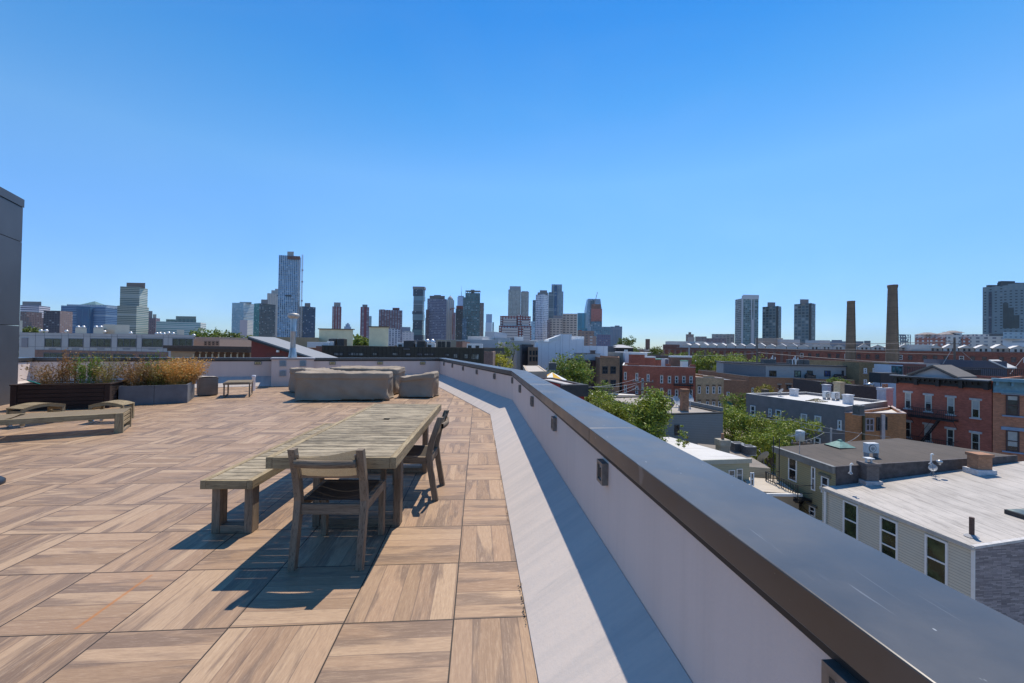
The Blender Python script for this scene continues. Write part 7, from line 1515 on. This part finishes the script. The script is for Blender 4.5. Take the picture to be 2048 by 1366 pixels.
# far low blocks at the right
for a, b, yt, Y, cl, lb in ((1644, 1692, 682.5, 640, (.25, .28, .33), 'long low grey blue roofline left of the shorter smokestack'), (1663, 1684, 680, 660, (.09, .13, .22), 'dark blue flat block above the long low roofline'), (1709, 1727, 682.5, 640, (.27, .28, .31), 'pale low block between the smokestacks'), (1728, 1741, 681.5, 620, (.18, .2, .22), 'small grey blue block between the smokestacks')):
    tower(lb, a, b, yt, Y, plain(cl, .8, .1, .1, name='far_wall'), name='low_block', cat='building')
LT = wthing('lattice_structure', 'steel lattice gantry right of the taller smokestack', 'steel structure', (pt(1811, 420)[0], 420, ZG)); m = MB(); p, q = pt(1801.5, 420)[0], pt(1821, 420)[0]; z0_, z1_ = zat(1811, 690, 420), zat(1811, 669.5, 420)
for i in range(5):
    x = p+(q-p)*i/4; m.box(x-.2, x+.2, 419.8, 420.2, z0_-8, z1_); m.box(x-.2, x+.2, 425.8, 426.2, z0_-8, z1_)
for z in np.linspace(z0_, z1_, 5): m.box(p, q, 419.7, 420.3, z-.2, z+.2); m.box(p, q, 425.7, 426.3, z-.2, z+.2)
for i in range(4):
    for j in range(4): xa, xb = p+(q-p)*i/4, p+(q-p)*(i+1)/4; za, zb_ = z0_+(z1_-z0_)*j/4, z0_+(z1_-z0_)*(j+1)/4; m.beam((xa, 420, za), (xb, 420, zb_), .18, .18) if (i+j) % 2 else m.beam((xb, 420, za), (xa, 420, zb_), .18, .18)
m.build('frame', plain((.16, .2, .24), .7, .1, name='painted_steel'), LT)
m = MB()
for k in range(3): y = 421+k*1.5; z = z0_+3+k*3.2; m.box(p+1+k, q-1.5, y, y+1, z, z+1.6)
m.build('tanks', plain((.22, .26, .3), .6, .1, name='tank_grey'), LT)
bc = fc((.50, .47, .43), (.13, .12, .13), 5.5, 3.6, .45, .5, .3); rc_ = fc((.28, .11, .08), (.45, .42, .4), 5.5, 3.6, .4, .5, .3)
T = tower('long beige apartment complex with red brick bays and hipped tops', 1838, 2004, 672.5, 430, bc, depth=20)
for a, b, yt, yy, mt in ((1857, 1891, 674.8, 425, rc_), (1923, 1948, 674.8, 425, rc_), (1893, 1921, 669.8, 424, bc), (1964, 1988, 675, 424, rc_), (1855, 1880, 668.5, 436, bc), (1912, 1924, 663, 440, bc), (1948, 1978, 668.3, 438, bc)):
    p, q = pt(a, yy), pt(b, yy); sub(MB().box(p[0], q[0], yy, yy+14, ZG, zat(a, yt, yy)).build('bay', mt, T), T)
m = MB(); 
for a, b, yt in ((1892, 1922, 664.5), (1855, 1882, 664.5), (1910, 1930, 660.8)):
    p, q = pt(a, 426)[0], pt(b, 426)[0]; z0_ = zat(a, yt+4.2, 426); m.grid([[(p-.5, 426, z0_), (q+.5, 426, z0_), (q+.5, 440, z0_), (p-.5, 440, z0_)], [((p*2+q)/3, 432, z0_+2.3), ((p+2*q)/3, 432, z0_+2.3), ((p+2*q)/3, 434, z0_+2.3), ((p*2+q)/3, 434, z0_+2.3)]], True); m.face([((p*2+q)/3, 432, z0_+2.3), ((p+2*q)/3, 432, z0_+2.3), ((p+2*q)/3, 434, z0_+2.3), ((p*2+q)/3, 434, z0_+2.3)])
sub(m.build('hipped_roof', plain((.24, .21, .2), .8, .1, .2, name='dark_shingle'), T), T)
# big curved blue tower at the right edge
T = wthing('curved_tower', 'huge pale blue punched window tower with a dark reflection painted on its curved corner at the right edge', 'tower', (pt(2020, 480)[0], 480, ZG))
pw = fc((.12, .175, .205), (.022, .032, .04), 4.2, 3.3, .42, .36, .4); cg = glassm((.04, .065, .075), .08); A_ = V2(pt(1965, 492)); B_ = V2(pt(2005, 478)); ztw = zat(1985, 573, 485)
D_ = (B_-A_).normalized(); Nn = Vector((-D_.y, D_.x)); arc = [A_*(1+45/A_.length)+Vector((.5, 0)), A_, B_]; cc_ = B_+D_*22+Nn*22*.2
for i in range(1, 9):
    a = i/8; arc.append(B_+D_*(26*sin(a*1.25))*1.0+Nn*(22*(1-cos(a*1.35))))
E_ = arc[-1]+Vector((30, 22)); arc += [E_, E_+Nn*30]; m = MB()
for i in range(len(arc)-1):
    zt_i = ztw+ (0 if i < 3 else 1.5); m.face([(arc[i].x, arc[i].y, ZG), (arc[i+1].x, arc[i+1].y, ZG), (arc[i+1].x, arc[i+1].y, zt_i), (arc[i].x, arc[i].y, zt_i)])
m.build('shaft', pw, T); MB().face([(p.x, p.y, ztw-.1) for p in arc]).build('roof', cf, T)
u = (B_-A_); Ft = wframe(A_, B_); sub(MB().fb(Ft, u.length*.32, u.length*.46, .2, .5, ZG, ztw-6).build('dark_slot', fc((.03, .04, .06), (.02, .03, .05), 60, 3.3, 1, .6), T), T)
m = MB(); z0_, z1_ = zat(2015, 657, 478), zat(2015, 606, 478)
for i in range(3, 6):
    a, b = arc[i-1], arc[i]; o_ = Vector((0, -.25)); hh_ = [1., .8, .5][i-3]
    m.face([(a.x, a.y-.3, z0_), (b.x, b.y-.3, z0_), (b.x, b.y-.3, z0_+(z1_-z0_)*hh_), (a.x, a.y-.3, z0_+(z1_-z0_)*hh_)])
sub(m.build('corner_reflection', plain((.035, .055, .06), .5, .4, .08, name='painted_reflection'), T), T)  # dark reflection on the curved corner, painted as flat panels of stepped height
q0, q1 = pt(2002, 490), pt(2060, 490); sub(MB().box(q0[0], q1[0], 490, 494, ztw-.05, zat(2020, 565, 490)).build('penthouse', cfd, T), T); q0, q1 = pt(2003.5, 494), pt(2030, 494); sub(MB().box(q0[0], q1[0], 494.1, 498, zat(2020, 565.2, 494), zat(2015, 562, 494)).build('plant_room', cfd, T), T)
q0, q1 = pt(1978, 494), pt(2001, 494); sub(MB().box(q0[0], q1[0], 494.2, 497, ztw-.05, zat(1990, 570, 494)).build('roof_terrace', cfd, T), T)
tower('white and blue podium building at the foot of the curved tower', 2004.5, 2075, 677, 400, fc((.50, .56, .62), (.10, .14, .2), 30, 6, .6, .3), None, None, [(2006, 2070, 664.5, fc((.22, .32, .38), (.08, .12, .16), 5, 3.3, .45, .4))], name='podium')
tower('dark low base left of the podium building', 1976, 2006, 667.5, 440, plain((.10, .11, .11), .7, .1, .2, name='dark_base_wall'))
# distant filler roofs: the crowded blocks between the terrace and the skyline
rnd = random.Random(21); pal = [((.20, .10, .07), 'brick red'), ((.33, .28, .22), 'tan'), ((.42, .41, .40), 'pale grey'), ((.13, .12, .12), 'charcoal'), ((.26, .17, .12), 'brown')]
def filler(a, b, n, y0, y1, zlo, zhi, lab):
    for i in range(n):
        px = rnd.uniform(a, b); Y = y0+(y1-y0)*(i+.5)/n; w = rnd.uniform(7, 13); x = pt(px, Y)[0]; z = rnd.uniform(zlo, zhi)*(1 if Y < 400 else 1); cl, nm = pal[rnd.randrange(5)]
        T = wthing('far_house', lab, 'house', (x, Y, ZG), lab)
        m = MB(); m.box(x-w/2, x+w/2, Y, Y+14, ZG, z); m.build('wall', plain(cl, .85, .15, .3, name='far_house_wall'), T)
        MB().box(x-w/2-.2, x+w/2+.2, Y-.2, Y+14.2, z+.002, z+.35).build('roof', rnd.choice([WTR, GRT, TARp]), T)
TARp = plain((.1, .095, .09), .9, .2, .3, name='far_tar_roof')
filler(640, 960, 24, 170, 700, -4, 1.5, 'low flat roofed building in the crowded blocks below the central towers')
filler(1000, 1330, 46, 215, 700, -6, .8, 'low flat roofed building in the crowded blocks left of the brick warehouse')
filler(1150, 1420, 24, 125, 230, -8, -4, 'low flat roofed building among the trees before the brick warehouse')
filler(1500, 2100, 26, 96, 140, -9, -4.6, 'low roof in the dense blocks before the brick warehouse')
filler(1200, 1330, 14, 60, 84, -11, -8, 'low yard building between the trees and the red brick house')
filler(60, 640, 22, 150, 700, -3, 2, 'low flat roofed building beyond the panelled block')
filler(1330, 1860, 26, 270, 640, .5, 4.2, 'pale far building behind the brick warehouse')
filler(1860, 2080, 10, 230, 400, -2, 3, 'pale far building before the beige complex')

# ================================================================ TREES
LG1, LG2, LG3, LG4 = (.20, .265, .04), (.15, .215, .035), (.36, .38, .04), (.10, .15, .03)
def tr(lab, q, Y, ztop_q, rad, n, col, leaf, seed, **k):
    x, y = sp(q, Y); zt_ = zat(q[0], ztop_q, Y); return silhouette_tree('broadleaf_tree', lab, x, y, ZG, zt_-ZG, rad, n, col, leaf, seed, **k)
tr('big leafy green tree just behind the coping, before the gravel roof', (1293, 830), 32, 797, 2.35, 20000, LG1, .19, 3, zc=.74, lobes=14, flat=1.1)
tr('green tree left of the big leafy one, lower and wider', (1232, 810), 36, 797, 2.7, 10000, LG1, .18, 5, zc=.72)
tr('light green tree beside the bright red house', (1197, 790), 40, 781, 2.8, 8500, LG1, .2, 7, zc=.74)
tr('tall airy tree before the big white wall, left of the brown brick building', (1150, 740), 58, 715, 5.0, 10000, LG2, .30, 9, zc=.7, lobes=12)
tr('small dark tree between the airy tree and brown brick building', (1206, 760), 66, 752, 2.4, 2600, LG2, .28, 11, zc=.7)
tr('sparse shrub top poking above the coping by the white roof', (1361, 895), 25.5, 884, .9, 1100, LG1, .12, 12, zc=.92, flat=.6, trunk=False)
tr('tiny tree top above the coping right of the sparse shrub', (1374, 900), 25.5, 896, .35, 200, (.16, .12, .04), .10, 13, zc=.94, trunk=False)
tr('dark green street tree beside the green awning', (1467, 800), 66, 782, 3.3, 5000, LG2, .28, 15, zc=.68)
tr('leafy tree beside the grey siding house, left of the slate house', (1470, 850), 48, 822, 3.6, 9000, LG1, .22, 17, zc=.7, lobes=13)
tr('leafy tree in front of the slate house, under its left windows', (1512, 870), 46, 838, 3.6, 8000, LG1, .22, 18, zc=.68, lobes=12)
tr('leafy tree before the middle of the slate house near the transformer', (1570, 868), 43, 826, 2.9, 8000, LG1, .2, 19, zc=.68, lobes=11)
tr('low green tree filling the yard behind the condensers', (1540, 890), 40, 862, 3.0, 5500, LG1, .2, 20, zc=.7)
tr('yellowing tree between the orange brick building and the slate roof', (1527, 775), 66, 768, 3.0, 3200, (.21, .20, .03), .26, 21, zc=.72)
tr('dark green tree before the terrace brick building, right of its bay', (1664, 775), 68, 756, 2.6, 3000, LG2, .26, 22, zc=.7)
tr('bright yellow green tree beyond the end of the dark brown building', (1000, 715), 66, 690, 3.6, 11000, LG3, .26, 23, zc=.66, lobes=10)
tr('darker thin tree behind the bright yellow green one', (1012, 700), 95, 682, 3.6, 2200, LG2, .34, 24, zc=.72)
tr('round bright tree left of the brick warehouse corner', (1309, 705), 150, 696, 5.2, 4200, (.13, .17, .03), .5, 25, zc=.72)
for i, (px, yt, Y, r, lab) in enumerate(((1398, 713, 128, 6.5, 'leafy tree mass before the warehouse, first from the left'), (1424, 709, 125, 8, 'leafy tree mass before the warehouse, biggest one'), (1452, 717, 120, 7, 'leafy tree mass before the warehouse, third from the left'), (1478, 712, 135, 7, 'leafy tree mass before the warehouse, fourth from the left'), (1508, 717, 130, 6, 'leafy tree mass before the warehouse, fifth by the dark pole'), (1354, 707, 165, 6, 'leafy tree under the warehouse corner tower'))):
    tr(lab, (px, 720), Y, yt, r, 4200, LG2 if i % 2 else LG1, .5, 30+i, zc=.7)
for i, (px, yt, Y, r, lab) in enumerate(((67, 657, 140, 5, 'dark tree behind the left end of the panelled block'), (400, 660, 150, 7, 'dark green tree behind the peach building'), (440, 675, 120, 5, 'green tree right of the peach building, left one'), (470, 674, 118, 6, 'green tree right of the peach building, middle one'), (494, 676, 122, 4.5, 'green tree left of the red hall'), (721, 668, 115, 5, 'green tree between the two cream stair towers'), (1248, 678, 210, 7, 'dark tree right of the last office block'), (1262, 691, 260, 6, 'small dark tree right of the black house'))):
    tr(lab, (px, 690), Y, yt, r, 4600, LG2 if i % 3 else LG4, .75, 50+i, zc=.72)
m = MB(); rnd = random.Random(9)
for i in range(5200):
    px = rnd.uniform(1180, 2060) if i % 3 else rnd.uniform(20, 700); Y = rnd.uniform(700, 1500) if px > 1180 else rnd.uniform(700, 850); x = pt(px, Y)[0]; hh = 13+3*noise.noise(Vector((x*.02, Y*.01, 0)))*1.5+rnd.uniform(-1.5, 1.5); z = ZG+max(1, hh-rnd.random()**2*8); s = rnd.uniform(1.2, 3.)
    d = Vector((rnd.gauss(0, 1), rnd.gauss(0, 1), rnd.gauss(0, .7))).normalized()*s; e = d.orthogonal().normalized()*s*.6; c_ = Vector((x, Y, z)); m.face([c_-d, c_+e, c_+d, c_-e])
me = m.build('treeline', leafm((.05, .075, .03), .4, .1, 'far_leaf')); tag(me, 'thin dark line of far trees along the horizon', 'treeline', None, 'stuff')

# ================================================================ POLES AND WIRES
WD = plain((.16, .125, .10), .9, .2, 3, name='utility_pole_wood'); WD2 = plain((.42, .40, .38), .8, .2, 3, name='pale_pole')
def upole(lab, px, ytop, ybot, Y, r, mat, arms=(), zb=ZG):
    P = aty(px, (ytop+ybot)/2, Y); z1 = zat(px, ytop, Y); T = wthing('utility_pole', lab, 'utility pole', (P.x, Y, zb)); MB().rod((P.x, Y, zb), (P.x, Y, z1), r*1.3, r, 10).build('pole', mat, T)
    for (dz_, half, off) in arms: MB().box(P.x-half+off, P.x+half+off, Y-.15-r, Y-r+.02, z1-dz_-.12, z1-dz_+.02).build('crossarm', WD, T); m = MB(); [m.rod((P.x+off+s*half*.9, Y-r-.06, z1-dz_), (P.x+off+s*half*.9, Y-r-.06, z1-dz_+.25), .06, n=6) for s in (-1, -.5, .5, 1)]; m.build('insulator', GRT, T)
    return T, Vector((P.x, Y, z1))
u1_, t1_ = upole('thin dark pole before the long warehouse roofs', 1514, 675, 727, 100, .16, WD)
u2_, t2_ = upole('pale slim pole at the left part of the warehouse', 1378.3, 690, 720, 118, .22, WD2)
u3_, t3_ = upole('stout wooden pole rising behind the row house pediment', 1909, 676, 735, 88, .19, WD, ((1.2, 1.3, 0),))
u4_, t4_ = upole('pole with crossarms and insulators before the red brick house', 1285, 757, 792, 58, .16, WD2, ((.4, 1.5, 0), (1.6, 1.8, .2)))
u5_, t5_ = upole('pole with a grey transformer drum before the slate house', 1600, 862, 895, 36, .15, WD, ((1.0, .9, 0), (2.0, 1.2, 0)))
sub(MB().lathe((t5_.x-.35, t5_.y-.5, t5_.z-.75), [(.3, 0), (.34, .05), (.34, .82), (.3, .88), (.1, .95)], 16).build('transformer', plain((.46, .50, .50), .6, .1, name='transformer_grey'), u5_, True), u5_)
upole('thin white vent pole between slate house and olive roof', 1662, 856, 890, 35, .07, WD2)
WR = plain((.34, .28, .24), .7, .1, name='weathered_wire'); WR2 = plain((.30, .32, .34), .6, .1, name='grey_wire')
def wire(lab, a, b, sag, r, mat, grp='overhead wires'):
    a, b = Vector(a), Vector(b); pts = [a.lerp(b, i/14)-Vector((0, 0, sag*4*(i/14)*(1-i/14))) for i in range(15)]
    T = MB().path(pts, r, 5).build('overhead_wire', mat, None, True); tag(T, lab, 'wire', grp)
P_ = lambda px, py, Y: aty(px, py, Y)
wire('topmost pale wire from the thin dark pole to the stout pole', P_(1514, 683, 100), P_(1908, 682, 88), .6, .065, WR)
wire('second wire from the thin dark pole crossing both smokestacks', P_(1514, 696, 100), P_(1908, 709, 88), .15, .065, WR)
wire('third wire running from the thin dark pole towards the row house', P_(1514, 705, 100), P_(1780, 725, 80), .1, .065, WR)
wire('faint wire leaving the thin dark pole to the left', P_(1514, 706, 100), P_(1378, 711, 118), .3, .035, WR2)
wire('wire from the row house cornice to the taller smokestack side', P_(1640, 697, 92), P_(1908, 696, 88), .3, .04, WR)
for i, (a, b) in enumerate(((r1(1120, 350), r1(600, 440)), (r1(1085, 415), r1(610, 535)), (r1(1140, 385), r1(690, 435)), (r1(1090, 440), r1(840, 500)))):
    wire('grey wire running left from the insulator pole, %s from the top' % ordn[i], P_(*a, 58), P_(*b, 46), .3, .025, WR2, 'wires at the insulator pole')
for i, (a, b, Ya, Yb) in enumerate(((r2(895, 960), r2(480, 930), 36, 46), (r2(895, 975), r2(2048, 1170), 36, 40), (r2(965, 1050), r2(1500, 1125), 36, 42), (r2(1000, 1200), r2(1260, 1275), 36, 36), (r2(1000, 1215), r2(1260, 1110), 36, 41), (r2(1540, 1225), r2(1710, 1110), 36, 42))):
    wire('thin grey wire across the slate and orange houses, %s one' % ordn[i], P_(*a, Ya), P_(*b, Yb), .15, .018, WR2, 'wires before the slate house')
wire('pale diagonal guy wire at the right edge behind the row house', P_(2046, 716, 80), P_(2020, 748, 76), 0, .03, WR2)
wire('short stay wire left of the stout pole', P_(1903, 700, 88), P_(1886, 728, 88), 0, .04, WR2); wire('short stay wire right of the stout pole', P_(1920, 700, 88), P_(1946, 722, 88), 0, .04, WR2)

# ================================================================ AIR, SKY, SUN, CAMERA
def haze(dens=8e-5):
    m = MB(); m.box(-3200, 3200, -70, 4600, ZG-1, 560)
    mat = bpy.data.materials.new('haze_air'); mat.use_nodes = True; t = mat.node_tree; t.nodes.remove(t.nodes['Principled BSDF'])
    v = t.nodes.new('ShaderNodeVolumePrincipled'); v.inputs['Density'].default_value = dens; v.inputs['Color'].default_value = (.72, .84, 1, 1); v.inputs['Anisotropy'].default_value = .2
    t.links.new(v.outputs[0], t.nodes['Material Output'].inputs['Volume']); o = m.build('haze', mat); tag(o, 'thin pale blue air between the terrace and the skyline', 'haze', None, 'stuff')
SUN = Vector((.165, .46, 1)).normalized(); EL = math.asin(SUN.z); AZ = math.atan2(SUN.x, SUN.y)
w = bpy.data.worlds.new('World'); bpy.context.scene.world = w; w.use_nodes = True; t = w.node_tree; bg = t.nodes['Background']
sky = t.nodes.new('ShaderNodeTexSky'); sky.sky_type = 'NISHITA'; sky.sun_disc = False; sky.sun_elevation = EL; sky.sun_rotation = AZ; sky.altitude = 20; sky.air_density = SKY_AIR; sky.dust_density = SKY_DUST; sky.ozone_density = SKY_OZ
hs = t.nodes.new('ShaderNodeHueSaturation'); hs.inputs['Saturation'].default_value = SKY_SAT; t.links.new(sky.outputs[0], hs.inputs['Color']); tc = t.nodes.new('ShaderNodeTexCoord'); sx = t.nodes.new('ShaderNodeSeparateXYZ'); t.links.new(tc.outputs['Generated'], sx.inputs[0]); cr_ = t.nodes.new('ShaderNodeValToRGB'); t.links.new(sx.outputs[2], cr_.inputs[0]); e_ = cr_.color_ramp.elements; e_.new(.5); e_.new(.5); e_.new(.5); e_.new(.5)
for i_, (p_, c_) in enumerate(SKY_EL): e_[i_].position = p_; e_[i_].color = (*c_, 1)
tm = t.nodes.new('ShaderNodeMix'); tm.data_type = 'RGBA'; tm.blend_type = 'MULTIPLY'; tm.inputs[0].default_value = 1; mp_ = t.nodes.new('ShaderNodeMapping'); mp_.inputs['Scale'].default_value = (1.1, 1.4, 3.2); mp_.inputs['Rotation'].default_value = (0, .5, .3); t.links.new(tc.outputs['Generated'], mp_.inputs[0]); nz_ = t.nodes.new('ShaderNodeTexNoise'); nz_.inputs['Scale'].default_value = 1.5; nz_.inputs['Detail'].default_value = 7; nz_.inputs['Roughness'].default_value = .5; nz_.inputs['Distortion'].default_value = .6; t.links.new(mp_.outputs[0], nz_.inputs[0])
r2_ = t.nodes.new('ShaderNodeValToRGB'); t.links.new(nz_.outputs[0], r2_.inputs[0]); r2_.color_ramp.elements[0].position = .42; r2_.color_ramp.elements[0].color = (0, 0, 0, 1); r2_.color_ramp.elements[1].position = .75; r2_.color_ramp.elements[1].color = (.22, .22, .22, 1)
mx_ = t.nodes.new('ShaderNodeMix'); mx_.data_type = 'RGBA'; t.links.new(r2_.outputs[0], mx_.inputs[0]); t.links.new(cr_.outputs[0], mx_.inputs[6]); mx_.inputs[7].default_value = (.92, 1.0, 1.0, 1)
t.links.new(mx_.outputs[2], tm.inputs[7]); t.links.new(hs.outputs[0], tm.inputs[6]); t.links.new(tm.outputs[2], bg.inputs[0]); bg.inputs[1].default_value = SKY_STR
sun = bpy.data.lights.new('sun', 'SUN'); sun.energy = SUN_E; sun.angle = math.radians(.53); sun.color = SUN_C; so = bpy.data.objects.new('sun', sun); C.objects.link(so)
so.rotation_euler = SUN.to_track_quat('Z', 'Y').to_euler(); so.location = (0, 0, 60)
cam = bpy.data.cameras.new('camera'); co = bpy.data.objects.new('camera', cam); C.objects.link(co); cam.sensor_width = 36; cam.lens = FOC/2048*36; cam.clip_start = .05; cam.clip_end = 12000
co.matrix_world = Matrix((( _R.x, _U.x, -_F.x, 0), (_R.y, _U.y, -_F.y, 0), (_R.z, _U.z, -_F.z, EYE), (0, 0, 0, 1)))
S_ = bpy.context.scene; S_.camera = co; S_.view_settings.view_transform = 'Standard'; S_.view_settings.look = 'None'; S_.view_settings.exposure = EXPO
S_.cycles.volume_bounces = 0; S_.cycles.max_bounces = 6; S_.cycles.volume_step_rate = 10
if HAZE: haze(HAZE)
for o in bpy.data.objects:
    for k in ('_o', '_n', '_z'):
        if k in o: del o[k]
